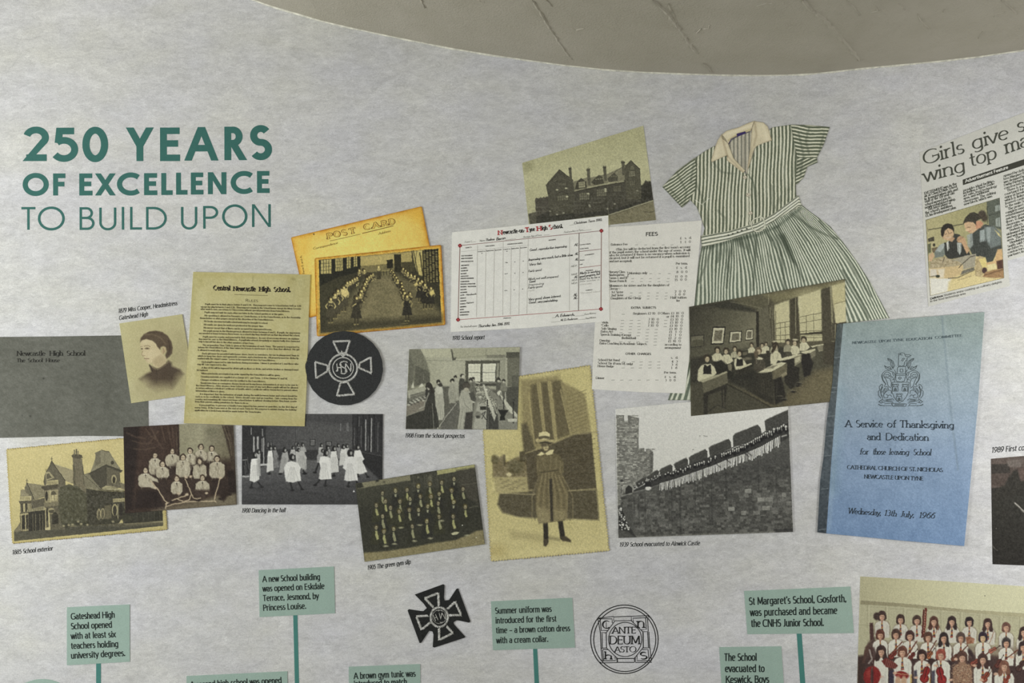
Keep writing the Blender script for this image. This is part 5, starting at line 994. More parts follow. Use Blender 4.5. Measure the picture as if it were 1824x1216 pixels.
for x0, y0, x1, y1 in ((472, 722, 508, 766), (574, 735, 612, 768), (376, 738, 402, 768), (196, 740, 216, 775), (218, 738, 234, 776)): g.poly_(P4(x0, y0, x1, y0, x1, y1, x0, y1), (36, 36, 36)).poly_(P4(x0 + 4, y0 + 4, x1 - 4, y0 + 4, x1 - 4, y1 - 4, x0 + 4, y1 - 4), (98, 98, 96)).mottle(10, 3, 3, 5, pts=P4(x0 + 4, y0 + 4, x1 - 4, y0 + 4, x1 - 4, y1 - 4, x0 + 4, y1 - 4))
for x in (668, 708, 715): g.ln(P4(x, 620, x, 670), 3, (150, 150, 148), .7, 1)
GW = (206, 206, 200)
def gown(hx, hy, pts, c=GW, r=11, legs=()):
    for l in legs: g.ln(P4(*l), 10, (40, 40, 40), .95, 1.5).el(l[-2], l[-1], 12, 6, (34, 34, 34), soft=1)
    P = P4(*pts); g.poly_(P, c, soft=1.5); A = np.array(P); cx = A[:, 0].mean(); lo = A[:, 1].max(); hi = A[:, 1].min()
    for k in range(-3, 4):
        xx = cx + k * (np.ptp(A[:, 0])) * .12; g.ln(P4(cx + k * 4, hi + (lo - hi) * .3, xx, lo - 6), 3, tuple(v * (.72 if k % 2 else .86) for v in c), .55, 2)
    g.el(hx, hy, r, r * 1.35, (38, 38, 37), soft=1.5).el(hx + r * .45, hy + 2, r * .45, r * .7, (176, 176, 170), a=.8, soft=1)
gown(425, 756, (418, 765, 438, 768, 450, 800, 440, 805, 452, 905, 428, 935, 400, 800), (150, 150, 146), 10, [(436, 925, 440, 940)])
gown(396, 758, (390, 770, 408, 770, 418, 830, 395, 835), (160, 160, 156), 9)
gown(545, 760, (530, 775, 552, 770, 560, 810, 540, 850, 525, 830), (170, 170, 165), 10)
gown(652, 762, (642, 775, 664, 775, 672, 830, 650, 850), (130, 130, 128), 10)
gown(708, 765, (696, 778, 720, 778, 730, 800, 700, 870), (170, 170, 166), 10)
gown(685, 770, (670, 785, 700, 782, 712, 820, 700, 885, 658, 890, 664, 820), (196, 196, 190), 12)
gown(364, 776, (350, 790, 376, 788, 382, 822, 345, 825), (180, 180, 175), 9)
gown(245, 778, (238, 790, 258, 790, 272, 835, 262, 840, 275, 900, 244, 905), (122, 122, 120), 11)
gown(219, 778, (206, 795, 232, 792, 238, 850, 240, 920, 196, 932, 202, 840), GW, 12, [(215, 925, 212, 942)])
gown(310, 790, (296, 808, 330, 800, 338, 850, 300, 935, 276, 935, 288, 850), (150, 150, 146), 13, [(290, 930, 284, 942)])
gown(400, 790, (380, 800, 430, 795, 452, 840, 444, 910, 385, 900), (165, 165, 160), 10, [(430, 920, 436, 942)])
gown(585, 775, (570, 790, 600, 785, 610, 830, 570, 850), (140, 140, 137), 11)
gown(552, 795, (530, 800, 560, 805, 545, 870, 518, 870, 516, 840), (150, 150, 147), 10, [(530, 870, 505, 935)])
gown(626, 782, (606, 800, 640, 796, 650, 850, 655, 930, 604, 938, 600, 850), (198, 198, 192), 13, [(625, 935, 624, 955)])
gown(775, 772, (756, 796, 792, 790, 818, 850, 806, 862, 838, 930, 790, 945, 756, 940, 750, 850), GW, 14, [(820, 930, 842, 962), (780, 930, 776, 960)])
gown(120, 822, (100, 848, 142, 842, 152, 880, 148, 980, 118, 996, 88, 985, 94, 880), GW, 14, [(106, 985, 98, 1030), (130, 980, 166, 1025)])
gown(144, 800, (130, 810, 156, 812, 158, 955, 148, 960, 140, 850), (160, 160, 156), 11)
gown(358, 836, (326, 870, 352, 862, 395, 872, 412, 905, 408, 930, 416, 985, 360, 998, 318, 990, 312, 940, 308, 900), (200, 200, 194), 17, [(345, 990, 360, 1048), (392, 985, 424, 1042)])
gown(574, 808, (540, 835, 566, 828, 600, 840, 606, 910, 610, 975, 540, 980, 528, 972, 540, 900, 530, 870), GW, 17, [(540, 975, 506, 1014), (576, 975, 570, 1018)])
gown(727, 810, (700, 836, 728, 830, 765, 838, 774, 870, 768, 920, 778, 985, 710, 990, 690, 980, 700, 920, 682, 905, 690, 870), (202, 202, 197), 17, [(722, 985, 716, 1022), (760, 975, 776, 1005)])
for x0, y0, x1, y1 in ((350, 1048, 520, 1075), (570, 1015, 690, 1040), (716, 1020, 800, 1040), (90, 1030, 200, 1050), (150, 1025, 300, 1000)): g.ln(P4(x0, y0, x1, y1), 12, (50, 50, 50), .45, 8)
g.poly_(P4(745, 1058, 752, 1046, 758, 1058), (210, 210, 206)).mottle(3, 3, 2, 7).warp(.7, 4).speck(.2, 2.0).grain(4); g.build('print', LV(2), t)
# ------------------------------------------------------------------ printed cut-out of a striped summer dress, part by part
t = thing('striped_dress', (1350, 400), 'life-like print of a green and cream striped belted summer dress with cream collar', 'dress')
z = (1160, 200, 3.2); CR1 = (190, 190, 170); GN = (72, 80, 64); DKG = (58, 68, 56)
def dpart(name, pts, fu, lev, c1=CR1, c2=GN, duty=.5, line=.25, folds=(), extra=None, soft=10, cell=.8):
    g = pic(None, z, c1, cell, outline=Z(*z)(*pts)); g.stripe(fu, c2, c1, duty=duty, sharp=2.6, line=line)
    for p, w, c, a in folds: g.ln(P4(*p), w, c, a, soft)
    if extra: extra(g)
    g.warp(.45, 4).speck(.08, 2.2).mottle(4, 9, 9, 3).grain(4).edge_tone(.8, (70, 72, 60), .45); return g.build(name, lev, t)
B = LV(1)
FD = (60, 68, 56); LT2 = (214, 214, 198)
sk = (290, 745, 350, 725, 470, 690, 600, 650, 720, 600, 846, 515, 900, 562, 960, 604, 1020, 650, 1090, 735, 1180, 860, 1250, 970, 1310, 1080, 1358, 1172, 1120, 1200, 1100, 1400, 240, 1640, 96, 1640, 170, 1400, 232, 1180, 246, 1100, 258, 985, 272, 850)
def fan(x, y):
    k = np.clip((y - (770 - (x - 290) * .39)) / 520, 0, 2.6)                     # how far below the waist
    xl = np.interp(y, [560, 770, 980, 1180, 1640], [300, 286, 256, 232, 96]); xr = np.interp(y, [520, 600, 735, 860, 970, 1080, 1172, 1640], [850, 960, 1090, 1180, 1250, 1310, 1358, 1600])
    u = (x - xl) / (xr - xl); return u * 52 + .35 * np.sin(u * 30 + y * .008) + .25 * np.sin(u * 17 - y * .014)
def skx(g):
    for k in range(26):
        u_ = (k * .618) % 1.0; x0 = 300 + u_ * 550; y0 = 770 - (x0 - 290) * .39; x1 = 240 + u_ * 1080; g.ln(P4(x0, y0, x0 + (x1 - x0) * .3, y0 + 130 + (k * 37) % 90), 4, FD, .5, 3)
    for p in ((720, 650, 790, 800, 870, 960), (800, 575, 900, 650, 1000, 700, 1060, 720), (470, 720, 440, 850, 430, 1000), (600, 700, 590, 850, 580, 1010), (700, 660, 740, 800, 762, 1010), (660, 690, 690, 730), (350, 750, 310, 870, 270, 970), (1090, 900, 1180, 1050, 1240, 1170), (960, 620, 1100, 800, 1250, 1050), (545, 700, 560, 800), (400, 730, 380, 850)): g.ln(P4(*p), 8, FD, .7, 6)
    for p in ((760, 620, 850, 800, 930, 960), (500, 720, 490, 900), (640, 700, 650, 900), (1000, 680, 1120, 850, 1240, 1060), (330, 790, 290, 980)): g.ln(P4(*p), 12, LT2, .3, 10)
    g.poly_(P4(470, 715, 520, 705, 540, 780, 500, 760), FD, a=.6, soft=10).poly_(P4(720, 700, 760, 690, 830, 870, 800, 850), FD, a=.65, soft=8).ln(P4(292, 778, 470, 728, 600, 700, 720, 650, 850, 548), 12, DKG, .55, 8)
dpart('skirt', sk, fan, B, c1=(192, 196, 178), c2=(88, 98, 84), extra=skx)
bod = (360, 190, 430, 250, 470, 290, 545, 356, 556, 300, 570, 220, 620, 150, 690, 85, 800, 70, 830, 240, 838, 300, 824, 400, 826, 470, 850, 540, 640, 640, 290, 715, 305, 660, 280, 590, 260, 540, 215, 490, 225, 440, 250, 260, 300, 225)
def bodu(x, y): return x / 20.5 + (y - 350) * .0016 * np.where(x < 545, 1.4, .7) + .12 * np.sin(y * .02 + x * .01) + np.where(x < 560, .0, .3)
def bx(g):
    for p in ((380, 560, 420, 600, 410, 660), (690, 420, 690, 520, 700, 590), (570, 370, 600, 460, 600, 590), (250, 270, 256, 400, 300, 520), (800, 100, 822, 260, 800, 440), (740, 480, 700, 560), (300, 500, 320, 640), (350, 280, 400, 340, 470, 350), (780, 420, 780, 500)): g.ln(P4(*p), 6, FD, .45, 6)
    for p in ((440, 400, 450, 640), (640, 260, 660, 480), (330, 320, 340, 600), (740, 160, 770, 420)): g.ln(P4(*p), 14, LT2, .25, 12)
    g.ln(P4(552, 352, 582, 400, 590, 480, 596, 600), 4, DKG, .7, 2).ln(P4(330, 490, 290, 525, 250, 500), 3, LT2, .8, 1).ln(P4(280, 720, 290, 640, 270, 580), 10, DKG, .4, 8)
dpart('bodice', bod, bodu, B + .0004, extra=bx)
dpart('neck_lining', (440, 180, 490, 130, 560, 106, 580, 120, 600, 190, 545, 352, 470, 262), lambda x, y: x / 22 + .1, B + .0006, c1=(166, 162, 146), c2=(104, 104, 94), duty=.4, extra=lambda g: g.ln(P4(530, 140, 528, 330), 5, (120, 116, 104), .8, 2))
def slx(p):
    def f_(g):
        for q in p: g.ln(P4(*q), 7, FD, .5, 6)
    return f_
dpart('sleeve', (248, 258, 258, 320, 250, 450, 215, 495, 218, 505, 176, 543, 64, 424, 150, 330), lambda x, y: (y + x * .68) / 19.5 + .16 * np.sin(x * .035) , B + .0008, duty=.56, extra=slx(((150, 350, 200, 450, 190, 520), (240, 300, 225, 400), (110, 440, 180, 520), (70, 430, 170, 535))))
dpart('sleeve', (795, 70, 900, 72, 1018, 84, 985, 180, 945, 260, 948, 286, 890, 310, 870, 370, 830, 412, 822, 400, 832, 260), lambda x, y: (y * 1.0 - x * .1 + np.where(y > 260, (x - 880) * .5, 0)) / 20.0 + .22 * np.sin(x * .032 + y * .01), B + .0008, duty=.56, extra=slx(((900, 90, 880, 160, 900, 240), (840, 120, 870, 250, 830, 330), (985, 120, 950, 250), (860, 280, 850, 360), (940, 280, 880, 300, 850, 330))))
dpart('belt', (284, 704, 440, 676, 600, 630, 700, 575, 838, 472, 858, 530, 700, 618, 640, 664, 560, 690, 420, 735, 290, 772), lambda x, y: (y - np.interp(x, [284, 440, 600, 700, 838], [704, 676, 630, 575, 472])) / np.interp(x, [284, 860], [19, 17]) + .1, B + .0012, c1=(200, 200, 182), c2=(84, 92, 78), duty=.36, line=0, extra=lambda g: [g.el(x, y, 5, 4, (50, 52, 44), soft=1) for x, y in ((440, 700), (465, 692), (492, 682), (516, 674), (545, 663))])
def collar(name, pts, sh=()):
    g = pic(None, z, (186, 178, 152), .8, outline=Z(*z)(*pts)); g.mottle(6, 12, 12, 3)
    for p, w, c, a in sh: g.ln(P4(*p), w, c, a, 5)
    g.warp(.4, 4).speck(.06, 2.2).grain(4).edge_tone(.9, (112, 100, 78), .55); g.build(name, B + .0014, t)
SHc = (130, 116, 90); HLc = (206, 196, 172)
collar('collar_band', (398, 130, 430, 105, 500, 85, 560, 58, 590, 48, 580, 80, 566, 106, 500, 128, 455, 150, 440, 178, 405, 150), (((420, 130, 500, 100, 570, 75), 8, HLc, .6), ((440, 160, 500, 120, 570, 98), 6, (150, 140, 96), .7)))
collar('collar', (402, 124, 424, 150, 440, 182, 470, 262, 536, 332, 524, 345, 430, 272, 434, 244, 345, 284, 342, 270, 365, 195, 380, 158), (((405, 140, 420, 200, 434, 250), 8, SHc, .6), ((380, 190, 370, 250), 10, HLc, .4), ((436, 250, 520, 336), 6, SHc, .5)))
collar('collar', (586, 50, 640, 58, 664, 80, 688, 160, 640, 175, 606, 190, 588, 205, 560, 300, 548, 330, 556, 260, 566, 200, 572, 130, 575, 80), (((590, 60, 600, 130, 585, 190), 8, SHc, .55), ((640, 80, 660, 150), 12, HLc, .4), ((575, 200, 556, 290), 6, SHc, .4)))
plate('woven_label', Z(*z)(486, 122, 536, 108, 540, 118, 490, 138), (52, 44, 84), B + .0016, t, step=4)
stroke(Z(*z)(440, 182, 455, 155, 500, 134, 560, 110), 1.0, B + .0015, t, (56, 46, 80), 'neck_tape')
for x, y in ((534, 370), (552, 470), (566, 574)):
    a = np.linspace(0, 2 * math.pi, 18, endpoint=False); g = pic(None, z, (196, 190, 172), .6, outline=[(1160 + (x + 12 * math.cos(k)) / 3.2, 200 + (y + 11 * math.sin(k)) / 3.2) for k in a])
    g.el(x - 3, y - 2, 2.4, 2.4, (96, 90, 76)).el(x + 4, y + 2, 2.4, 2.4, (96, 90, 76)).edge_tone(.7, (112, 106, 90), .8); g.build('button', B + .0016, t)
for r0, w_ in ((1.0, 1.7),):
    P = [(1160 + (x + (x - 608) * -.1) / 3.2, 200 + (y + (y - 638) * -.1) / 3.2) for x, y in ((566, 640), (570, 620), (580, 606), (600, 598), (620, 592), (636, 594), (646, 606), (652, 624), (652, 644), (646, 662), (632, 676), (612, 684), (594, 682), (578, 672), (569, 658))]
    stroke(P, w_ + .7, B + .0017, t, (96, 100, 84), 'buckle_shadow', True); stroke(P, w_, B + .0019, t, (196, 196, 178), 'buckle', True)
stroke(Z(*z)(618, 588, 640, 610, 650, 650, 646, 664), 2.2, B + .0019, t, (186, 188, 170), 'belt_loop')
# the pair of postcards
z = (500, 360, 4.8625); f = Z(*z)
t = thing('postcard', (650, 420), 'tilted golden postcard back printed POST CARD, its lower half covered', 'postcard')
g = pic(None, z, (214, 184, 96), 1.0, outline=rounded((88, 305, 1222, 35, 1361, 730, 245, 1000), z, 2.2))
g.el(700, 420, 560, 260, (220, 194, 108), soft=120).mottle(7, 30, 30, 2).mottle(5, 5, 5, 6, tint=(1, 1, .8)).edge_tone(5.5, (186, 128, 36), .85).edge_tone(1.2, (140, 88, 24), .7)
g.el(200, 380, 60, 120, (204, 164, 66), a=.5, soft=50).el(1180, 110, 60, 60, (204, 160, 60), a=.5, soft=40).el(287, 277, 6, 6, (50, 36, 20), soft=1).grain(5); g.build('card', LV(2), t)
o = LV(2) + .0004; BR = (124, 96, 50); GD = (212, 182, 92)
for s, x0, y0, x1, y1 in (('P', 405, 322, 455, 312), ('O', 466, 307, 518, 297), ('S', 534, 293, 576, 285), ('T', 598, 281, 655, 268), ('C', 726, 245, 778, 234), ('A', 800, 230, 856, 218), ('R', 878, 214, 926, 203), ('D', 944, 199, 992, 188)):
    text(s, 'serif', f(x0, y0), f(x1, y1), 11, o, t, BR, w=.36); text(s, 'serif', f(x0 + 3, y0 - 3), f(x1 - 3, y1 - 3), 9.6, o + .0002, t, GD, w=.2)
stroke(f(425, 336, 560, 306, 690, 276), .8, o, t, BR, 'ruled_line'); stroke(f(706, 270, 840, 238, 976, 204), 1.3, o, t, BR, 'ruled_line')
text('Correspondence', 'hand', f(280, 413), f(494, 360), 4.4, o, t, BR, shear=.4, w=.14); text('Address', 'hand', f(846, 284), f(952, 256), 4.4, o, t, BR, shear=.4, w=.14)
text('Esme E. and A.', 'hand', f(206, 620), f(180, 462), 3.2, o, t, (110, 88, 48), w=.18, name='handwriting')
t = thing('postcard', (677, 517), 'golden bordered postcard of girls drilling in two rows in a gymnasium', 'postcard')
g = pic(None, z, (212, 178, 84), .85, outline=rounded((293, 485, 1390, 368, 1426, 1062, 313, 1162), z, 2.6))
g.mottle(6, 20, 20, 2).edge_tone(3.2, (184, 122, 30), .95).edge_tone(1.0, (132, 80, 20), .75)
PA = P4(330, 502, 700, 468, 1000, 438, 1245, 410, 1363, 402, 1392, 1038, 345, 1132)
g.poly_(PA, (58, 56, 42)).poly_(P4(345, 1130, 640, 760, 760, 640, 960, 600, 1180, 700, 1390, 960, 1392, 1038), (98, 92, 66), soft=26).poly_(P4(800, 660, 955, 655, 1070, 900, 1060, 1060, 620, 1090, 740, 860), (124, 116, 84), a=.8, soft=26)
for k in range(12): g.el(820 + (k * 37) % 120, 700 + k * 28, 60, 8, (88, 84, 60), a=.5, soft=8)
g.poly_(P4(345, 1060, 700, 1020, 1392, 985, 1392, 1038, 345, 1132), (50, 48, 36), a=.75, soft=26).poly_(P4(345, 700, 480, 680, 620, 700, 560, 900, 350, 1000), (62, 60, 44), a=.7, soft=30)
g.poly_(P4(688, 472, 1132, 428, 1142, 570, 960, 590, 692, 610), (160, 146, 92), soft=2).poly_(P4(690, 558, 1135, 520, 1142, 575, 960, 595, 692, 612), (112, 104, 70), soft=2).ln(P4(690, 556, 920, 538, 1136, 520), 4, (78, 72, 48), .9, 1).poly_(P4(700, 470, 1000, 440, 960, 520, 740, 540), (180, 164, 104), a=.5, soft=24)
g.poly_(P4(918, 500, 970, 494, 974, 570, 922, 574), (44, 42, 32)).poly_(P4(980, 452, 1042, 448, 1046, 605, 986, 600), (48, 46, 34)).poly_(P4(1046, 520, 1150, 512, 1160, 600, 1050, 610), (70, 66, 46), soft=2)
g.poly_(P4(330, 502, 690, 468, 690, 600, 500, 650, 345, 720), (40, 40, 32), soft=3)
for x0, y0, x1, y1 in ((348, 502, 440, 622), (474, 488, 538, 598), (572, 480, 606, 575), (632, 474, 662, 560)):
    g.poly_(P4(x0, y0, x1, y0 - 8, x1, y1 - 6, x0, y1), (170, 158, 100), soft=2); n = 4 if x1 - x0 > 60 else 2
    for k in range(1, n): x = x0 + (x1 - x0) * k / n; g.ln(P4(x, y0 - 5, x, y1), 5, (54, 52, 38), .9, 1)
    for k in range(1, 4): y = y0 + (y1 - y0) * k / 4; g.ln(P4(x0, y, x1, y - 6), 3.4, (60, 58, 42), .85, 1)
g.poly_(P4(1142, 425, 1238, 412, 1232, 640, 1190, 630, 1150, 500), (180, 166, 104), soft=3).ln(P4(1150, 420, 1190, 620), 7, (52, 50, 36), .9, 2).ln(P4(1180, 418, 1160, 560), 5, (70, 66, 46), .8, 2).ln(P4(1205, 440, 1232, 640), 9, (44, 42, 32), .95, 2).ln(P4(1170, 600, 1200, 640), 8, (50, 48, 34), .9, 3)
for k, x in enumerate((1232, 1256, 1280, 1306, 1334, 1358)): g.ln(P4(x, 420 - k * 3, x + 8, 690), 12, (34, 32, 26), .95, 1)
for k in range(20):
    y = 440 + k * 13.5
    for j, x in enumerate((1244, 1268, 1294, 1320, 1347)): g.ln(P4(x - 6 + k * .4, y - j * 3, x + 7 + k * .4, y - j * 3 - 1), 4.5, (190, 176, 112) if (j + k) % 5 else (96, 90, 62), .85, .8)
FC = (204, 188, 120)
def kid(x, y, s=1.0, body=(64, 60, 46), top=(170, 156, 100), full=0):
    if full:
        g.poly_(P4(x - 24 * s, y + 50 * s, x + 24 * s, y + 50 * s, x + 44 * s, y + 160 * s, x - 44 * s, y + 160 * s), body, soft=2)
        for d in (-12, 12): g.ln(P4(x + d * s, y + 158 * s, x + d * s, y + 205 * s), 9 * s, (54, 50, 38), .95, 1).el(x + d * s, y + 208 * s, 9 * s, 6 * s, (150, 138, 90), a=.7, soft=1)
        g.ln(P4(x - 26 * s, y + 38 * s, x - 44 * s, y + 62 * s, x - 34 * s, y + 84 * s), 9 * s, top, .9, 1).ln(P4(x + 26 * s, y + 38 * s, x + 44 * s, y + 62 * s, x + 34 * s, y + 84 * s), 9 * s, top, .9, 1)
    q_ = np.random.default_rng(int(x * 5 + y))
    g.el(x, y + 44 * s, 26 * s, 34 * s, body, soft=2).el(x, y + 24 * s, 20 * s, 12 * s, top, a=.85, soft=2)
    for k in range(5): a_, b_ = x + q_.normal(0, 13 * s), y + (24 + q_.random() * 44) * s; g.ln(P4(a_, b_, a_ + q_.normal(0, 9 * s), b_ + q_.normal(0, 9 * s)), 6 * s, (206, 190, 124) if k % 2 else (34, 32, 26), .85, 1.5)
    g.el(x - 9 * s, y - 6 * s, 15 * s, 16 * s, (44, 40, 30), soft=1.5); g.el(x, y - 3 * s, 15 * s, 17 * s, (76, 68, 46), soft=1).el(x + 2 * s, y + 3 * s, 9 * s, 11 * s, FC, soft=1)
g.poly_(P4(835, 590, 865, 590, 868, 664, 834, 664), (66, 62, 46), soft=1).el(849, 562, 8, 11, FC, soft=1).el(850, 584, 15, 16, (180, 166, 108), a=.8, soft=2)
for x in (880, 905, 930, 950): g.ln(P4(x, 590, x, 632), 3, (176, 164, 108), .8, 1)
g.ln(P4(872, 598, 960, 588), 3, (176, 164, 108), .8, 1)
for x, y, s in ((680, 592, .85), (724, 590, .85), (800, 622, .6), (780, 634, .65), (765, 648, .7), (748, 664, .75), (742, 688, .8), (730, 708, .85), (660, 655, .75), (640, 665, .8), (620, 678, .85), (600, 690, .85), (575, 698, .95), (718, 740, .9), (700, 768, 1), (690, 800, 1.05)): kid(x, y, s)
for x, y, s in ((545, 738, 1.0), (497, 768, 1.0), (470, 800, 1.0), (655, 830, 1.1), (433, 838, .98)): kid(x, y, s, full=1, body=(56, 53, 42) if x > 600 else (72, 68, 52), top=(78, 72, 54) if x == 655 else (186, 172, 112))
g.poly_(P4(520, 752, 575, 745, 592, 790, 560, 830, 525, 800), (196, 180, 118), soft=3).el(545, 738, 14, 16, (80, 72, 50), soft=1).el(549, 742, 8, 10, FC)
for x, y, s in ((960, 590, .6), (975, 606, .65), (985, 630, .7), (1000, 652, .75), (1015, 676, .8), (1060, 575, .75), (1082, 596, .75), (1102, 612, .8), (1130, 630, .85), (1160, 640, .85), (1190, 662, .9), (1222, 686, .95), (1046, 700, .85), (1050, 730, .9), (1062, 758, .95), (1072, 786, 1.0), (1120, 790, .8)): kid(x, y, s)
for x, y, s in ((1250, 716, 1.0), (1205, 700, .8), (1300, 745, .85), (1095, 815, 1.02)): kid(x, y, s, full=1, body=(48, 46, 38), top=(140, 130, 88))
g.poly_(P4(1290, 770, 1325, 755, 1332, 790, 1308, 815, 1290, 800), (200, 184, 112), soft=4).poly_(P4(1150, 715, 1180, 690, 1190, 720, 1165, 730), (196, 180, 114), soft=3).ln(P4(1052, 1052, 1062, 1052, 1075, 1050, 1085, 1050, 1100, 1048), 5, (120, 110, 74), .8, 1)
g.tone(1, .06).warp(.8, 3.6).speck(.24, 2.0).grain(4.5); g.build('print', LV(3), t)

# manor photograph behind the report
t = thing('manor_photograph', (1048, 310), 'olive tinted photograph of a dark gabled school building with tall chimneys', 'photograph')
z = (920, 210, 6.081); g = pic((62, 487, 1374, 84, 1510, 1105, 145, 1245), z, (158, 156, 116))
g.grad(P4(40, 470, 1380, 60, 1500, 900, 100, 1100), [(0, (164, 162, 120)), (.5, (176, 174, 132)), (1, (166, 164, 124))], (700, 250), (760, 900)).poly_(P4(62, 487, 160, 460, 190, 560, 76, 600), (132, 130, 92), a=.5, soft=30).mottle(3, 16, 12, 4)
D = (78, 76, 62); D2 = (90, 88, 70); D3 = (104, 101, 82)
g.poly_(P4(130, 1040, 205, 1020, 1480, 700, 1490, 895, 1000, 1055, 900, 1060, 150, 1166), (60, 59, 50), soft=5).poly_(P4(1370, 720, 1400, 680, 1460, 690, 1482, 885, 1350, 940, 1340, 740), (56, 55, 46), soft=4)
g.poly_(P4(200, 875, 215, 862, 232, 872, 252, 868, 266, 858, 280, 866, 296, 852, 312, 862, 330, 850, 350, 858, 360, 1010, 212, 1070), (76, 73, 62))
g.poly_(P4(318, 726, 465, 558, 612, 672, 630, 790, 625, 1030, 360, 1060, 340, 840), D).ln(P4(318, 728, 465, 560, 614, 676), 7, (66, 64, 52))
g.poly_(P4(615, 690, 760, 645, 830, 640, 1000, 600, 1170, 520, 1180, 690, 1000, 700, 630, 790), (120, 117, 92)).poly_(P4(625, 790, 1150, 680, 1300, 620, 1345, 720, 1350, 900, 1000, 1000, 630, 1040), (72, 70, 58))
g.ln(P4(630, 788, 780, 750, 1160, 684), 12, (150, 147, 114), 1, 1).ln(P4(632, 800, 1160, 696), 5, (58, 56, 46))
for x0, x1, y0, y1 in ((566, 600, 545, 700), (762, 800, 556, 730), (938, 975, 530, 680), (1134, 1176, 475, 620)): g.poly_(P4(x0, y0, x1 - 6, y0, x1 + 4, y1, x0 + 12, y1), (86, 84, 68)).poly_(P4(x0 - 3, y0 - 4, x1 - 3, y0 - 6, x1 - 2, y0 + 14, x0 - 2, y0 + 16), (70, 68, 56)).ln(P4(x0 + 6, y0 - 12, x0 + 6, y0), 6, D).ln(P4(x0 + 20, y0 - 14, x0 + 20, y0), 6, D)
g.poly_(P4(632, 770, 655, 690, 700, 650, 755, 690, 760, 760, 660, 775), (70, 68, 55)).poly_(P4(672, 698, 740, 686, 744, 750, 674, 760), (150, 147, 114)).poly_(P4(810, 700, 840, 660, 890, 615, 930, 640, 950, 710, 850, 728), (74, 72, 58)).poly_(P4(985, 660, 1060, 590, 1100, 640, 1096, 682, 1000, 695), (78, 76, 62))
for x in (690, 708, 726): g.ln(P4(x, 690, x, 756), 4, (74, 72, 58))
for y in (712, 732): g.ln(P4(672, y, 744, y - 8), 4, (74, 72, 58))
for x in (862, 884, 906, 926): g.el(x, 665 - (x - 860) * .1, 6, 6, (140, 138, 106))
for x in (1035, 1056, 1078): g.el(x, 635, 5, 6, (134, 132, 102))
g.poly_(P4(1176, 520, 1240, 460, 1338, 552, 1350, 740, 1352, 880, 1190, 880, 1170, 600), (82, 80, 64)).ln(P4(1178, 522, 1240, 462, 1338, 555), 7, (62, 60, 50)).ln(P4(985, 660, 1100, 560, 1180, 510), 5, (76, 74, 60)).el(1252, 540, 20, 18, (112, 110, 86), a=.8, soft=2)
def win(x, y, w, h, n=3, m_=3, c=(128, 126, 100), k=-.09):
    g.poly_(P4(x, y, x + w, y + k * w, x + w, y + h + k * w, x, y + h), c, a=.85, soft=1)
    for i in range(n + 1): g.ln(P4(x + w * i / n, y + k * w * i / n, x + w * i / n, y + h + k * w * i / n), 4, (62, 60, 50), .9)
    for j in range(m_ + 1): g.ln(P4(x, y + h * j / m_, x + w, y + h * j / m_ + k * w), 4, (62, 60, 50), .9)
win(1218, 578, 66, 60); win(1222, 680, 66, 50, c=(110, 108, 86)); win(440, 840, 120, 60, 5, 2, (108, 106, 84)); win(448, 704, 90, 34, 4, 1, (98, 96, 78)); win(680, 812, 110, 80, 5, 3, (112, 110, 88)); win(870, 772, 106, 80, 5, 3, (112, 110, 88)); win(1048, 740, 84, 60, 4, 3, (100, 98, 78))
for x, y in ((440, 776), (536, 762), (548, 852), (965, 770), (966, 790), (776, 820)): g.el(x, y, 13, 8, (176, 174, 140), soft=1)
g.ln(P4(400, 690, 480, 650, 550, 680), 5, (104, 102, 82), .9).ln(P4(420, 835, 490, 795, 560, 822), 6, (58, 56, 47)).ln(P4(400, 700, 545, 676), 4, (60, 58, 48)).ln(P4(380, 985, 600, 930), 6, (100, 98, 78), .6, 2)
g.mottle(9, 2.6, 2.6, 7, pts=P4(150, 1000, 620, 900, 1340, 760, 1480, 700, 1490, 895, 1000, 1055, 150, 1166))
for k in range(60):
    x = 170 + (k * 211) % 1250; y = 1060 - (x - 150) * .19 - (k * 37) % 90; g.el(x, y, 8 + k % 7, 4 + k % 4, (98, 96, 80) if k % 3 else (126, 124, 104), a=.45, soft=4)
for x, y in ((366, 1010), (440, 1045), (510, 1030), (790, 945), (796, 960), (1062, 930), (1308, 790), (985, 985)): g.el(x, y, 9, 7, (164, 162, 138), a=.8, soft=3)
g.poly_(P4(1000, 1055, 1482, 892, 1512, 1110, 1020, 1180), (116, 111, 84), soft=1).ln(P4(1000, 1050, 1180, 992, 1482, 892), 9, (150, 147, 116), 1, 1).ln(P4(1000, 1062, 1482, 905), 4, (70, 68, 54), .8, 1).mottle(6, 3, 2, 5, pts=P4(1000, 1055, 1482, 892, 1512, 1110, 1020, 1180)).ln(P4(1390, 1015, 1440, 1022, 1500, 1010), 5, (72, 68, 52), .8, 2).poly_(P4(130, 1040, 210, 1025, 220, 1150, 150, 1162), (98, 96, 78), a=.6, soft=4).ln(P4(985, 970, 1000, 1050), 4, (140, 138, 112), .8).poly_(P4(1380, 710, 1400, 672, 1420, 700, 1450, 685, 1455, 720), (62, 60, 50), soft=2)
g.tone(.96, .18).warp(.7, 4).speck(.2, 2.0).mottle(3, 2, 2, 5).grain(5); g.build('print', LV(1), t)

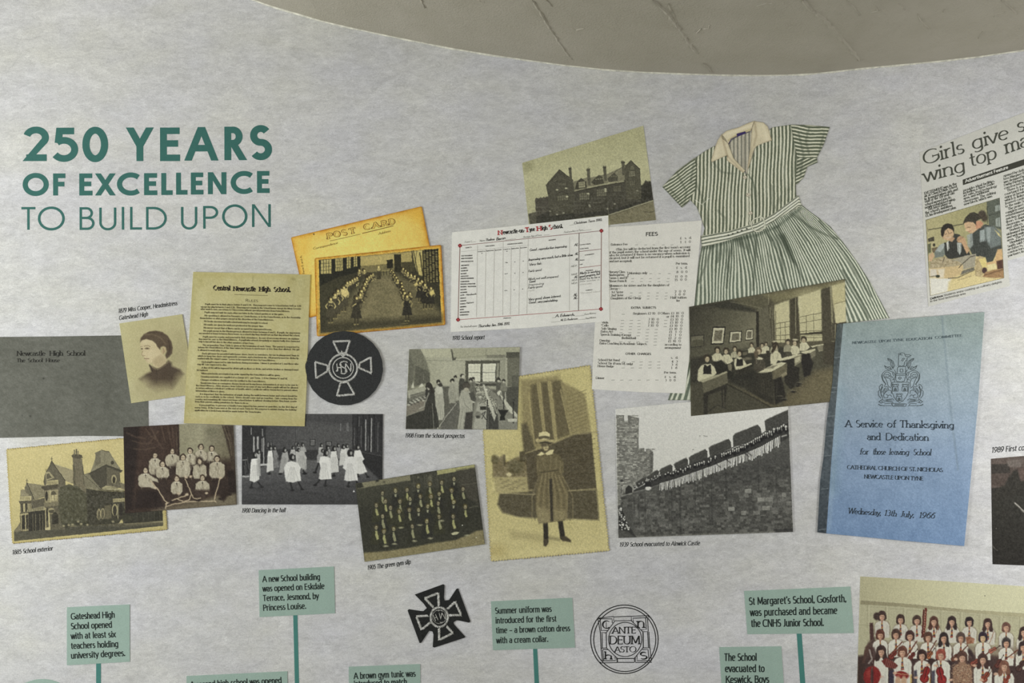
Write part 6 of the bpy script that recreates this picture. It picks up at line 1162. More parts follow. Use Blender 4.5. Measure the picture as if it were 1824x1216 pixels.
# chemistry laboratory
t = thing('laboratory_photograph', (824, 692), 'grey-green photograph of girls working at laboratory benches by a window', 'photograph')
z = (710, 600, 6.4); g = pic((120, 140, 1383, 114, 1353, 1056, 80, 1050), z, (132, 132, 108))
g.grad(P4(120, 130, 1390, 100, 1370, 620, 100, 620), [(0, (132, 132, 102)), (.35, (156, 156, 126)), (.7, (150, 150, 122)), (1, (124, 124, 100))], (120, 400), (1380, 400))
g.poly_(P4(120, 140, 250, 138, 300, 230, 360, 420, 350, 520, 110, 600), (104, 104, 82), soft=6).poly_(P4(190, 330, 300, 370, 358, 410, 352, 520, 180, 560), (82, 82, 66), soft=3).poly_(P4(120, 150, 175, 330, 160, 540, 110, 560), (92, 92, 74), soft=5).ln(P4(250, 140, 298, 235), 4, (86, 86, 70), .8, 2)
g.poly_(P4(250, 136, 590, 134, 620, 225, 300, 232), (160, 160, 126), soft=2).poly_(P4(600, 134, 1383, 116, 1380, 170, 1225, 178, 1220, 230, 640, 250), (146, 146, 114), soft=2).poly_(P4(594, 136, 612, 140, 632, 250, 612, 262), (88, 88, 70)).poly_(P4(612, 240, 660, 232, 650, 262, 614, 264), (78, 78, 64)).ln(P4(300, 268, 620, 272, 1200, 262, 1225, 235), 4, (104, 104, 84), .9, 1).ln(P4(640, 240, 990, 215, 1010, 245), 4, (110, 110, 88), .8, 2).poly_(P4(1000, 205, 1220, 200, 1220, 235, 1010, 240), (112, 112, 90), soft=2).ln(P4(995, 150, 995, 245), 6, (112, 112, 88), .8, 2)
g.poly_(P4(1228, 176, 1380, 172, 1376, 560, 1240, 560), (98, 98, 78), soft=2).poly_(P4(1215, 240, 1240, 240, 1236, 560, 1212, 560), (150, 150, 122), soft=1).poly_(P4(1228, 176, 1380, 172, 1378, 235, 1228, 240), (74, 74, 60), soft=2).poly_(P4(1290, 440, 1370, 430, 1366, 620, 1290, 620), (86, 86, 70), soft=3).ln(P4(1300, 430, 1360, 400), 4, (140, 140, 114), .7, 2)
g.poly_(P4(762, 272, 1156, 268, 1150, 520, 760, 520), (78, 78, 62)).poly_(P4(795, 306, 934, 304, 932, 510, 798, 512), (188, 188, 158)).poly_(P4(958, 304, 1108, 302, 1098, 510, 958, 508), (190, 190, 160)).poly_(P4(1120, 300, 1146, 300, 1140, 500, 1118, 500), (128, 128, 104)).ln(P4(790, 405, 1110, 404), 6, (84, 84, 68))
for x in (830, 866, 900, 994, 1030, 1066): g.ln(P4(x, 306, x, 508), 2.5, (150, 150, 126), .8)
for y in (340, 374, 440, 474): g.ln(P4(796, y, 1104, y - 1), 2.5, (150, 150, 126), .8)
g.poly_(P4(730, 512, 1180, 516, 1180, 560, 740, 560), (70, 70, 58), soft=3).ln(P4(800, 520, 1150, 524), 7, (168, 168, 140), .8, 1)
g.poly_(P4(105, 600, 560, 560, 760, 560, 1100, 600, 1376, 570, 1353, 1056, 80, 1050), (84, 84, 70), soft=8)
g.poly_(P4(430, 1052, 660, 740, 700, 745, 640, 1052), (112, 112, 94), soft=4).poly_(P4(500, 900, 640, 740, 700, 745, 640, 1052, 480, 1052), (86, 86, 74), soft=6).ln(P4(440, 1050, 560, 880, 660, 755), 7, (168, 168, 144), .8, 1).ln(P4(465, 1050, 600, 860), 4, (70, 70, 60), .8, 1)
g.poly_(P4(104, 610, 300, 570, 320, 610, 110, 670), (146, 146, 120), soft=3).poly_(P4(96, 700, 340, 610, 350, 650, 92, 770), (96, 96, 80), soft=3).ln(P4(92, 775, 220, 720, 350, 640), 6, (176, 176, 150), .9, 1).ln(P4(100, 690, 240, 650, 330, 610), 5, (160, 160, 134), .7, 1).poly_(P4(90, 790, 300, 700, 300, 830, 86, 900), (112, 106, 88), soft=4).ln(P4(88, 900, 290, 820), 6, (130, 130, 108), .8, 2).poly_(P4(84, 910, 300, 830, 300, 1050, 80, 1050), (52, 52, 44), soft=3)
for k in range(40): x = 110 + (k * 83) % 240; y = 760 - (x - 100) * .35 + (k * 29) % 50; g.el(x, y - 20, 12, 6, (178, 178, 154) if k % 2 else (60, 60, 52), a=.7, soft=3)
g.poly_(P4(145, 580, 165, 505, 178, 580), (170, 170, 142), soft=2).poly_(P4(225, 575, 265, 525, 290, 560), (176, 176, 148), soft=2).ln(P4(285, 425, 283, 490), 5, (140, 140, 116), .8, 1).el(125, 680, 12, 24, (156, 156, 132), a=.8, soft=3)
g.poly_(P4(880, 580, 1010, 560, 1100, 640, 1220, 760, 1350, 930, 1353, 1056, 830, 1056, 850, 880, 870, 700), (116, 116, 98), soft=5).poly_(P4(900, 750, 1010, 720, 1010, 1050, 850, 1050, 880, 850), (146, 146, 126), soft=6).poly_(P4(1020, 760, 1130, 880, 1140, 1050, 1020, 1050), (60, 60, 52), soft=5).poly_(P4(1130, 620, 1200, 700, 1353, 880, 1353, 930, 1240, 830), (168, 168, 142), soft=3).poly_(P4(1230, 570, 1370, 560, 1360, 880, 1240, 740), (72, 72, 60), soft=5)
r_ = np.random.default_rng(11)
for k in range(150):
    a_ = r_.random(); x = 880 + a_ * 260 + r_.normal(0, 36); y = 560 + a_ * 300 + r_.normal(0, 34); v = int(r_.choice([44, 60, 180, 200, 150])); g.ln([(x, y), (x + r_.normal(0, 22), y + r_.normal(0, 22))], 4 + r_.random() * 4, (v, v, int(v * .84)), .75, 1)
g.poly_(P4(955, 540, 975, 535, 1110, 900, 1090, 960, 1040, 820), (178, 178, 152), a=.85, soft=3).poly_(P4(930, 790, 1000, 790, 1000, 830, 930, 830), (52, 52, 44), soft=1).ln(P4(1012, 720, 1006, 1050), 14, (46, 46, 40), .95, 1).ln(P4(1308, 740, 1308, 980), 12, (42, 42, 38), .95, 2).poly_(P4(1130, 830, 1256, 830, 1210, 900, 1215, 950, 1150, 950, 1165, 890), (40, 40, 36), soft=2).el(1312, 722, 16, 14, (60, 60, 52), soft=2).poly_(P4(1240, 930, 1350, 930, 1350, 970, 1250, 965), (166, 166, 142), soft=3).ln(P4(950, 930, 990, 850, 950, 880, 1000, 940), 9, (44, 44, 40), .9, 2).el(905, 890, 38, 44, (112, 112, 96), soft=4).el(905, 910, 20, 16, (60, 60, 52), soft=3).ln(P4(1170, 620, 1180, 690), 6, (176, 176, 150), .9, 1).ln(P4(1218, 630, 1218, 720), 8, (180, 180, 154), .9, 1).ln(P4(1195, 700, 1200, 820), 14, (50, 50, 44), .9, 2)
for x, y in ((855, 740), (820, 750), (1000, 600), (930, 680)): g.el(x, y, 16, 9, (186, 186, 160), soft=3)
def stand(x, y, r, body, P, fold=3):
    g.poly_(P4(*P), body, soft=2.5); A = np.array(P4(*P)); cx = A[:, 0].mean(); hi, lo = A[:, 1].min(), A[:, 1].max(); w = np.ptp(A[:, 0])
    for k in range(-fold, fold + 1): g.ln(P4(cx + k * w * .05, hi + (lo - hi) * .45, cx + k * w * .13, lo - 8), 5, tuple(v * (.66 if k % 2 else 1.12) for v in body), .5, 3)
    g.el(x, y - 3, r, r * 1.1, (52, 50, 42), soft=2).el(x + r * .1, y + r * .55, r * .6, r * .6, (160, 158, 132), soft=2)
stand(648, 460, 18, (150, 150, 126), (630, 480, 670, 480, 682, 560, 690, 720, 655, 730, 640, 560)); stand(725, 446, 22, (66, 66, 56), (700, 470, 750, 475, 762, 540, 740, 640, 690, 640, 684, 520)); g.el(736, 448, 14, 18, (170, 168, 142), soft=2)
stand(612, 500, 24, (138, 138, 116), (585, 530, 632, 525, 648, 600, 650, 750, 575, 755, 566, 620)); stand(850, 480, 20, (110, 110, 92), (830, 500, 870, 500, 880, 560, 820, 560)); stand(822, 492, 24, (96, 96, 80), (795, 515, 860, 520, 885, 640, 880, 740, 810, 700))
stand(1138, 490, 24, (84, 84, 70), (1112, 520, 1160, 520, 1170, 600, 1110, 610)); stand(1196, 500, 20, (112, 112, 92), (1170, 525, 1220, 525, 1240, 590, 1230, 620, 1150, 610)); g.poly_(P4(1120, 640, 1150, 610, 1170, 620, 1140, 670), (182, 182, 156), soft=3)
stand(455, 515, 24, (150, 150, 128), (430, 560, 480, 545, 505, 600, 520, 760, 520, 900, 500, 945, 410, 950, 420, 740, 410, 640), 4); g.poly_(P4(410, 600, 440, 560, 500, 570, 500, 640, 450, 650), (172, 172, 148), a=.8, soft=4).poly_(P4(440, 540, 490, 520, 505, 560, 470, 570), (56, 54, 46), soft=4)
stand(345, 560, 38, (54, 54, 46), (300, 600, 350, 570, 400, 600, 412, 680, 410, 740, 450, 900, 460, 1030, 280, 1050, 290, 850, 310, 700), 4); g.poly_(P4(320, 560, 350, 535, 385, 560, 405, 610, 400, 650, 360, 600), (50, 47, 40), soft=3).ln(P4(385, 760, 392, 900, 400, 1045), 6, (132, 132, 112), .8, 2).ln(P4(345, 640, 320, 700, 290, 790, 240, 820), 12, (150, 150, 128), .8, 4)
stand(772, 560, 42, (146, 146, 124), (715, 610, 765, 585, 815, 620, 840, 700, 846, 850, 830, 870, 780, 860, 760, 1052, 670, 1052, 695, 850, 690, 700), 3); g.poly_(P4(765, 860, 845, 850, 835, 1052, 745, 1052), (62, 60, 52), soft=4).el(775, 600, 26, 22, (150, 146, 120), soft=4).poly_(P4(728, 560, 750, 525, 800, 522, 820, 560, 800, 590, 770, 575, 740, 590), (74, 70, 58), soft=4).ln(P4(740, 700, 760, 780, 845, 850), 5, (96, 96, 82), .8, 2).poly_(P4(800, 640, 850, 620, 880, 700, 870, 740, 830, 720), (70, 70, 60), soft=3)
g.tone(1.06, .38).warp(.9, 3.6).speck(.2, 2.0).grain(4.5); g.build('print', LV(3), t)

# green gym slip team
t = thing('gym_slip_photograph', (748, 912), 'tilted very dark photograph of rows of seated girls with pale ties', 'photograph')
z = (620, 810, 5.792); g = pic((75, 295, 1305, 98, 1412, 920, 170, 1102), z, (56, 56, 46))
g.grad(P4(75, 295, 1305, 98, 1412, 920, 170, 1102), [(0, (66, 66, 54)), (.5, (50, 50, 42)), (1, (54, 54, 44))], (650, 180), (780, 950)).poly_(P4(75, 295, 640, 205, 645, 262, 90, 350), (116, 113, 88), soft=3).poly_(P4(75, 295, 140, 285, 160, 330, 90, 350), (50, 50, 42), soft=5).poly_(P4(915, 162, 1305, 98, 1308, 136, 922, 206), (150, 148, 100), soft=2).poly_(P4(640, 205, 915, 162, 930, 330, 660, 380), (62, 62, 52), soft=2)
for x in (668, 782, 806, 915): g.ln(P4(x, 200, x + 16, 330), 5, (92, 90, 74), .7, 2)
g.el(845, 250, 22, 40, (104, 102, 84), a=.7, soft=8).el(724, 230, 10, 10, (110, 108, 88), a=.8, soft=4).el(300, 268, 18, 12, (44, 44, 38), soft=4).el(372, 280, 12, 14, (80, 78, 62), soft=4).poly_(P4(1120, 160, 1310, 130, 1345, 500, 1180, 420), (66, 64, 54), soft=10).ln(P4(1150, 310, 1325, 290), 5, (92, 90, 76), .7, 3).ln(P4(1250, 545, 1340, 525), 7, (104, 102, 84), .7, 5)
g.poly_(P4(155, 1010, 400, 990, 640, 955, 900, 905, 1100, 880, 1250, 820, 1330, 780, 1395, 775, 1412, 920, 170, 1102), (124, 116, 82), soft=7).mottle(7, 3, 2.4, 6, pts=P4(155, 1010, 640, 955, 1100, 880, 1395, 775, 1412, 920, 170, 1102)).ln(P4(170, 1098, 800, 1008, 1410, 918), 5, (150, 144, 98), .7, 2)
TG = (158, 158, 104); FG = (138, 132, 102)
rows = [(355, 395), (490, 368), (608, 360), (724, 322), (843, 300), (965, 285), (1093, 248), (385, 480), (535, 480), (640, 452), (745, 430), (855, 430), (940, 402), (1068, 368), (1186, 350), (292, 520), (438, 545), (528, 585), (632, 568), (727, 565), (822, 530), (930, 500), (1090, 485), (1208, 535), (357, 632), (290, 748), (370, 790), (470, 765), (662, 735), (812, 685), (940, 640), (1085, 635)]
for i, (x, y) in enumerate(sorted(rows, key=lambda p: p[1])):
    b_ = y > 600; s = 1.2 if b_ else 1.0
    g.poly_(P4(x - 26 * s, y + 40, x, y + 28, x + 28 * s, y + 40, x + 48 * s, y + 120, x + 52 * s, y + 170, x - 50 * s, y + 180, x - 44 * s, y + 110), (46 + (i % 3) * 4, 46 + (i % 3) * 4, 40), soft=5)
    if i % 3 != 0 or b_: g.poly_(P4(x - 8, y + 34, x + 8, y + 32, x + 24 * s, y + 100 * s, x + 6, y + 108 * s, x - 8 * s, y + 80), TG if i % 2 else (140, 140, 104), a=.9, soft=2)
    else: g.poly_(P4(x - 10, y + 36, x + 12, y + 36, x + 6, y + 66, x - 8, y + 64), (150, 150, 120), a=.9, soft=2)
    g.el(x, y - 6, 23, 26, (58 + (i % 4) * 7, 54 + (i % 4) * 6, 42), soft=3).el(x, y + 2, 14, 20, FG if i % 3 else (150, 146, 110), soft=2).el(x, y + 5, 8, 5, (84, 78, 60), a=.6, soft=3).ln(P4(x - 5, y + 13, x + 5, y + 13), 3, (82, 72, 56), .7, 1)
    g.ln(P4(x - 9, y, x - 4, y), 3, (60, 54, 44), .8, 1).ln(P4(x + 4, y, x + 9, y), 3, (60, 54, 44), .8, 1)
for x, y in ((390, 940), (480, 918), (685, 888), (850, 858), (1100, 808), (740, 722), (545, 750), (1225, 830), (965, 680)): g.el(x, y, 22, 9, (150, 148, 116), a=.9, soft=4)
g.poly_(P4(1060, 810, 1110, 790, 1146, 800, 1120, 822, 1080, 826), (168, 166, 130), soft=2).ln(P4(560, 905, 610, 888), 5, (80, 80, 70), .6, 2).el(1322, 848, 5, 4, (210, 208, 180)).el(1178, 725, 5, 5, (210, 208, 180))
g.tone(1, .12).warp(.8, 4).speck(.22, 2.0).mottle(2.5, 2, 2, 6).grain(4); g.build('print', LV(3), t)

# woman in a hat, deckle edged
t = thing('hat_photograph', (975, 825), 'tall yellow deckle edged photograph of a woman in a straw hat and belted dress', 'photograph')
z = (850, 640, 3.288); g = pic(None, z, (188, 176, 110), outline=deckle((16, 132, 662, 34, 774, 1120, 80, 1182), z, 5.0, 1.9, 8))
g.grad(P4(0, 20, 700, 20, 780, 1190, 60, 1190), [(0, (192, 180, 112)), (.6, (186, 174, 108)), (1, (194, 182, 116))], (300, 60), (400, 1150)).mottle(5, 26, 26, 4)
WL = (104, 94, 62)
g.poly_(P4(250, 120, 480, 92, 510, 250, 560, 420, 330, 540, 300, 780, 285, 700, 262, 400), (124, 112, 72), a=.75, soft=14).poly_(P4(258, 380, 290, 370, 340, 520, 345, 800, 305, 780, 280, 600), (92, 84, 58), soft=6)
g.poly_(P4(314, 150, 352, 140, 392, 470, 330, 500), (84, 76, 52), a=.72, soft=7).poly_(P4(374, 134, 412, 130, 452, 470, 398, 480), (80, 72, 50), a=.72, soft=7).poly_(P4(436, 126, 490, 122, 548, 440, 470, 470), (84, 76, 52), a=.72, soft=7)
for pts in ((352, 140, 394, 470), (366, 140, 404, 480), (416, 130, 456, 470), (428, 130, 466, 470), (488, 180, 548, 440), (302, 200, 336, 500)): g.ln(P4(*pts), 7, (168, 154, 98), .8, 3)
g.poly_(P4(490, 125, 630, 200, 668, 420, 560, 440, 548, 420), (134, 122, 78), a=.85, soft=6)
for k in range(14): y = 190 + k * 22; g.ln(P4(530, y + 30, 640, y - 14), 3, (106, 96, 62), .6, 2)
g.poly_(P4(262, 560, 400, 510, 560, 438, 668, 424, 700, 760, 530, 770, 340, 790, 300, 780, 285, 620), (84, 76, 54), soft=3).ln(P4(265, 556, 340, 530, 470, 480, 560, 440, 700, 424), 7, (148, 136, 90), .8, 3).mottle(9, 4, 2.6, 6, pts=P4(262, 560, 400, 510, 668, 424, 700, 760, 300, 780), ang=-18)
for k in range(12): y = 470 + k * 26; g.ln(P4(460, y + 26, 690, y - 6 + k * 3), 3, (66, 60, 42), .5, 2)
g.poly_(P4(130, 785, 300, 772, 700, 762, 714, 942, 560, 935, 350, 930, 250, 925, 150, 898, 118, 850), (86, 79, 56), soft=6).ln(P4(130, 782, 320, 790, 520, 770, 700, 756), 6, (160, 148, 100), .8, 3).mottle(7, 4, 3, 9, pts=P4(130, 785, 700, 762, 714, 942, 150, 900)).ln(P4(90, 775, 200, 775, 320, 765), 10, (172, 160, 104), .6, 5)
g.poly_(P4(88, 570, 130, 575, 150, 560, 170, 600, 248, 565, 285, 575, 292, 690, 92, 690), (120, 108, 72), soft=5).poly_(P4(248, 540, 280, 535, 284, 600, 250, 600), (84, 76, 52), soft=3).ln(P4(158, 562, 160, 620), 12, (88, 80, 54), .9, 3).el(105, 585, 22, 26, (104, 96, 62), soft=6).el(225, 630, 46, 44, (92, 86, 56), a=.8, soft=10).mottle(14, 4, 4, 7, pts=P4(85, 560, 290, 560, 296, 770, 90, 770)).poly_(P4(96, 690, 296, 690, 300, 770, 110, 780), (152, 140, 92), a=.7, soft=8).el(186, 674, 14, 12, (196, 184, 130), soft=3)
for k in range(24): g.el(140 + (k * 31) % 150, 700 + (k * 17) % 60, 8, 4, (104, 96, 64), a=.5, soft=2)
g.poly_(P4(90, 900, 250, 930, 716, 946, 740, 1080, 100, 1120), (184, 172, 108), a=.6, soft=14).poly_(P4(190, 1000, 400, 1030, 520, 1050, 380, 1060, 200, 1050), (150, 138, 88), a=.55, soft=14).ln(P4(400, 1040, 480, 1056), 12, (96, 88, 60), .5, 6)
DS = (112, 101, 66); DD = (80, 72, 50)
for x0, y0, x1, y1, w in ((400, 950, 404, 1060, 28), (486, 940, 500, 1040, 30)): g.ln(P4(x0, y0, x1, y1), w, (50, 46, 36), 1, 3)
g.poly_(P4(388, 1050, 414, 1048, 416, 1078, 402, 1096, 388, 1090), (72, 64, 46), soft=3).poly_(P4(486, 1036, 520, 1036, 550, 1058, 546, 1070, 500, 1062), (72, 64, 46), soft=3)
g.poly_(P4(372, 664, 470, 650, 506, 690, 534, 780, 526, 920, 515, 942, 450, 950, 360, 962, 342, 880, 345, 750), DS, soft=3)
for k in range(-6, 9): g.ln(P4(420 + k * 9, 668, 424 + k * 17, 800, 424 + k * 17, 940), 6, (88, 79, 54) if k % 2 else (140, 127, 86), .6, 3)
g.poly_(P4(422, 700, 438, 700, 446, 945, 430, 952), (58, 53, 42), soft=3).poly_(P4(350, 860, 420, 880, 428, 952, 360, 962), (154, 142, 96), a=.6, soft=10).poly_(P4(450, 880, 520, 880, 514, 940, 450, 948), (150, 138, 92), a=.6, soft=10)
g.poly_(P4(340, 575, 372, 552, 440, 545, 480, 560, 505, 600, 508, 660, 480, 680, 430, 655, 372, 668, 345, 690, 332, 630), (104, 94, 62), soft=3).ln(P4(374, 662, 470, 648), 6, (70, 63, 44), .8, 2)
for pts in ((380, 580, 400, 640), (430, 570, 430, 640), (465, 580, 460, 640), (355, 590, 350, 660), (490, 600, 486, 660)): g.ln(P4(*pts), 7, (136, 124, 84), .55, 4)
g.poly_(P4(330, 600, 345, 580, 352, 690, 338, 700), (76, 68, 48), a=.7, soft=4).poly_(P4(352, 560, 376, 540, 396, 552, 428, 528, 450, 530, 440, 552, 410, 562, 398, 552, 372, 564), (206, 194, 134), soft=2)
g.el(400, 502, 24, 34, (108, 96, 66), soft=3).el(402, 512, 15, 22, (182, 168, 114), soft=3).el(394, 500, 20, 10, (74, 66, 48), a=.8, soft=4).ln(P4(392, 492, 416, 490), 4, (120, 106, 74), .8, 2).ln(P4(398, 520, 410, 519), 4, (112, 94, 66), .8, 1.5)
g.poly_(P4(340, 470, 352, 462, 400, 470, 452, 470, 452, 486, 430, 492, 400, 484, 360, 490, 342, 480), (168, 154, 100), soft=2).poly_(P4(358, 486, 400, 478, 446, 488, 430, 496, 395, 490, 370, 494), (66, 60, 44), soft=3).poly_(P4(360, 462, 362, 430, 385, 422, 412, 424, 426, 436, 426, 466, 390, 470), (204, 192, 134), soft=2).poly_(P4(359, 452, 390, 446, 426, 452, 427, 466, 392, 462, 360, 468), (96, 88, 62), soft=1.5)
g.el(110, 1120, 60, 40, (168, 150, 84), a=.6, soft=24).edge_tone(1.0, (138, 124, 74), .6).tone(.97, .26).warp(.6, 4).speck(.2, 2.0).mottle(3, 2, 2, 5).grain(5); g.build('print', LV(2), t)
# castle wall
t = thing('castle_photograph', (1252, 850), 'grey photograph of girls leaning over a long castle wall beside a tower', 'photograph')
z = (1090, 710, 4.344); g = pic((30, 80, 1358, -50, 1402, 1030, 50, 1076), z, (196, 196, 188))
g.grad(P4(0, 0, 1400, -60, 1400, 500, 0, 600), [(0, (196, 196, 190)), (1, (188, 188, 180))], (0, 0), (0, 600))
ST = (120, 120, 112); r_ = np.random.default_rng(4)
tw = P4(34, 124, 92, 128, 96, 170, 122, 172, 124, 130, 208, 150, 204, 660, 44, 760); g.poly_(tw, (138, 138, 130)); tr = P4(200, 384, 252, 380, 254, 408, 262, 408, 264, 388, 300, 395, 318, 420, 316, 560, 240, 640, 200, 660); g.poly_(tr, (124, 124, 116)); g.poly_(P4(296, 396, 318, 420, 316, 560, 298, 570), (92, 92, 86), a=.6, soft=4)
def stones(x0, y0, x1, y1, bw, bh, lo, hi, skew=0.0, mask=None, a=.8):
    y = y0; k = 0
    while y < y1:
        x = x0 - (k % 2) * bw * .5
        while x < x1:
            w = bw * (.6 + .8 * r_.random()); v = lo + (hi - lo) * r_.random() ** 1.5; yy = y + skew * (x - x0)
            if mask is None or mask(x + w / 2, yy): g.poly_(P4(x, yy, x + w - 2.5, yy + skew * w, x + w - 2.5, yy + skew * w + bh - 2.5, x, yy + bh - 2.5), (v, v, v * .94), a=a, soft=.8)
            x += w
        y += bh; k += 1
g.poly_(P4(34, 124, 92, 128, 96, 170, 122, 172, 124, 130, 208, 150, 204, 660, 44, 760), (98, 98, 92), a=.8)
stones(36, 126, 206, 690, 22, 11.5, 96, 186, mask=lambda x, y: (x < 92 or x > 124 or y > 170) and x < 200); stones(204, 386, 312, 600, 18, 11, 76, 160, mask=lambda x, y: y < 650 - (x - 200) * .7)
g.poly_(P4(96, 110, 122, 110, 122, 170, 96, 168), (192, 192, 185)).poly_(P4(252, 376, 263, 376, 263, 406, 252, 406), (190, 190, 183)); g.poly_(P4(296, 396, 318, 420, 316, 560, 298, 570), (70, 70, 66), a=.55, soft=5)
g.poly_(P4(40, 700, 160, 690, 200, 900, 200, 1070, 50, 1076), (112, 112, 106), soft=3); stones(44, 690, 165, 840, 20, 12, 92, 150, mask=lambda x, y: True)
# wall face
g.poly_(P4(80, 752, 250, 704, 372, 668, 620, 600, 850, 520, 1100, 440, 1310, 330, 1372, 280, 1402, 1030, 50, 1076, 60, 850), (76, 76, 72), soft=2)
def below(x, y):
    e = np.interp(x, [80, 250, 372, 620, 850, 1100, 1310, 1372], [752, 704, 668, 610, 535, 455, 350, 300]); return y > e + 10 and not (x < 170 and y > 830)
stones(70, 560, 1400, 1062, 30, 20, 54, 108, skew=-.03, mask=below, a=.7); stones(900, 700, 1400, 900, 46, 34, 62, 140, skew=-.02, mask=lambda x, y: below(x, y) and r_.random() < .4, a=.8)
for x, y0, y1, w in ((525, 660, 1050, 12), (880, 560, 780, 12), (700, 620, 760, 8), (1270, 560, 720, 12), (170, 770, 900, 7), (205, 760, 1000, 6), (255, 740, 1060, 6), (640, 640, 900, 6), (770, 600, 960, 8), (1130, 480, 700, 10), (460, 690, 1000, 5)): g.ln(P4(x, y0, x + 6, y1), w, (46, 46, 44), .6, 4)
for x, y, w in ((200, 900, 30), (330, 900, 60), (420, 980, 50), (240, 1000, 50), (300, 820, 40), (560, 950, 60), (1340, 770, 40), (1240, 780, 30), (1140, 830, 30), (1260, 850, 36), (1310, 800, 40)): g.el(x, y, w, 26, (132, 132, 126), a=.28, soft=16)
g.ln(P4(52, 1074, 400, 1062, 900, 1042, 1402, 1026), 10, (120, 120, 112), .6, 3).poly_(P4(1260, 1010, 1402, 1000, 1402, 1030, 1260, 1034), (40, 40, 40), a=.6, soft=4).poly_(P4(700, 640, 1380, 380, 1380, 600, 900, 700), (56, 56, 54), a=.4, soft=30)
# parapet merlons
for P in ((1182, 175, 1200, 158, 1365, 84, 1366, 180, 1190, 262), (936, 290, 952, 270, 1128, 200, 1150, 225, 1160, 272, 1080, 330, 938, 378), (748, 384, 764, 366, 904, 310, 920, 336, 924, 384, 760, 452), (597, 456, 612, 440, 722, 390, 738, 408, 740, 460, 640, 512, 600, 520), (478, 510, 492, 494, 574, 456, 588, 474, 590, 510, 500, 560), (368, 556, 380, 540, 454, 508, 468, 520, 470, 560, 380, 600), (262, 610, 300, 580, 350, 550, 366, 560, 360, 600, 290, 640), (180, 650, 240, 610, 262, 600, 270, 640, 200, 690)):
    g.poly_(P4(*P), (66, 66, 62), soft=1); g.ln(P4(*(P[:6])), 5, (104, 104, 98), .7, 1.5)
    for k in (1, 2): g.ln([(P[0] + 6, P[1] + 22 * k), (P[4], P[5] + 24 * k)], 3, (50, 50, 48), .6, 1)
g.poly_(P4(80, 740, 180, 700, 372, 600, 620, 500, 860, 410, 1100, 330, 1320, 200, 1366, 180, 1372, 300, 1100, 450, 850, 530, 620, 610, 372, 672, 160, 730), (54, 54, 52), soft=2)
for k in range(66):
    f_ = (k / 65.0) ** .85; x = 175 + f_ * 1170; y = np.interp(x, [170, 372, 500, 620, 740, 870, 1000, 1110, 1200, 1330], [672, 590, 560, 520, 470, 415, 372, 312, 262, 206]) + r_.normal(0, 6); s = .5 + .75 * f_
    if r_.random() < .12: continue
    g.el(x, y + 20 * s, 13 * s, 18 * s, (34, 34, 34), soft=2).el(x, y - 3 * s, 11 * s, 12 * s, (52, 52, 50), soft=1).el(x + 1, y + 1, 7 * s, 8.5 * s, (178, 178, 170), soft=1)
    if r_.random() < .5: g.poly_(P4(x - 4 * s, y + 12 * s, x + 5 * s, y + 12 * s, x + 1, y + 28 * s), (176, 176, 168))
edge = lambda x: np.interp(x, [368, 500, 620, 800, 870, 1000, 1150, 1300], [655, 618, 575, 510, 478, 435, 370, 285])
x = 370.0
while x < 1302:
    s = .62 + .5 * (x - 370) / 930; y = edge(x); h = (34 + 34 * s) * (.8 + .35 * r_.random()); lean = r_.normal(0, 4)
    g.poly_(P4(x, y, x + 9.5 * s, y - 3, x + 9 * s + lean, y + h, x + lean, y + h + 2), (196, 196, 188) if r_.random() < .8 else (140, 140, 134), soft=.8); g.ln(P4(x + 10.5 * s, y + 4, x + 10 * s + lean, y + h), 2.4, (50, 50, 48), .9); x += 12.6 * s
for x in (900, 1040, 1060, 820): g.ln(P4(x - 20, edge(x) - 4, x + 20, edge(x) + 30), 7, (40, 40, 40), .7, 3)
g.ln(P4(80, 752, 170, 722, 300, 688, 372, 664), 7, (128, 128, 120), .7, 2).el(280, 690, 22, 18, (190, 190, 182), soft=3).el(272, 634, 12, 14, (150, 150, 142), soft=2).poly_(P4(258, 640, 300, 640, 306, 680, 255, 680), (40, 40, 40), soft=3).ln(P4(1316, 292, 1350, 282), 9, (180, 180, 172), .8, 2)
g.el(132, 700, 38, 42, (128, 128, 120), soft=2).poly_(P4(104, 740, 106, 690, 130, 668, 156, 688, 158, 728), (48, 48, 46), soft=1).ln(P4(72, 690, 72, 730), 5, (50, 50, 48), .9).el(75, 635, 12, 10, (60, 60, 58), soft=2)
g.poly_(P4(50, 830, 76, 850, 100, 920, 140, 1000, 190, 1072, 52, 1076), (48, 48, 46), soft=5).poly_(P4(50, 1010, 120, 1030, 180, 1072, 52, 1076), (74, 74, 70), soft=4)
for k in range(90):
    f_ = r_.random(); y = 845 + f_ * 170; x = 54 + r_.random() * (16 + f_ * 72); g.el(x, y, 5, 6, (200, 200, 192) if k % 2 else (44, 44, 42), a=.9, soft=.8)
for x, y in ((680, 287), (712, 286), (722, 289), (735, 291), (628, 392)): g.el(x, y, 5, 3, (120, 120, 112), soft=1)
g.warp(.6, 3.2).speck(.24, 1.9).grain(4.5); g.build('print', LV(3), t)

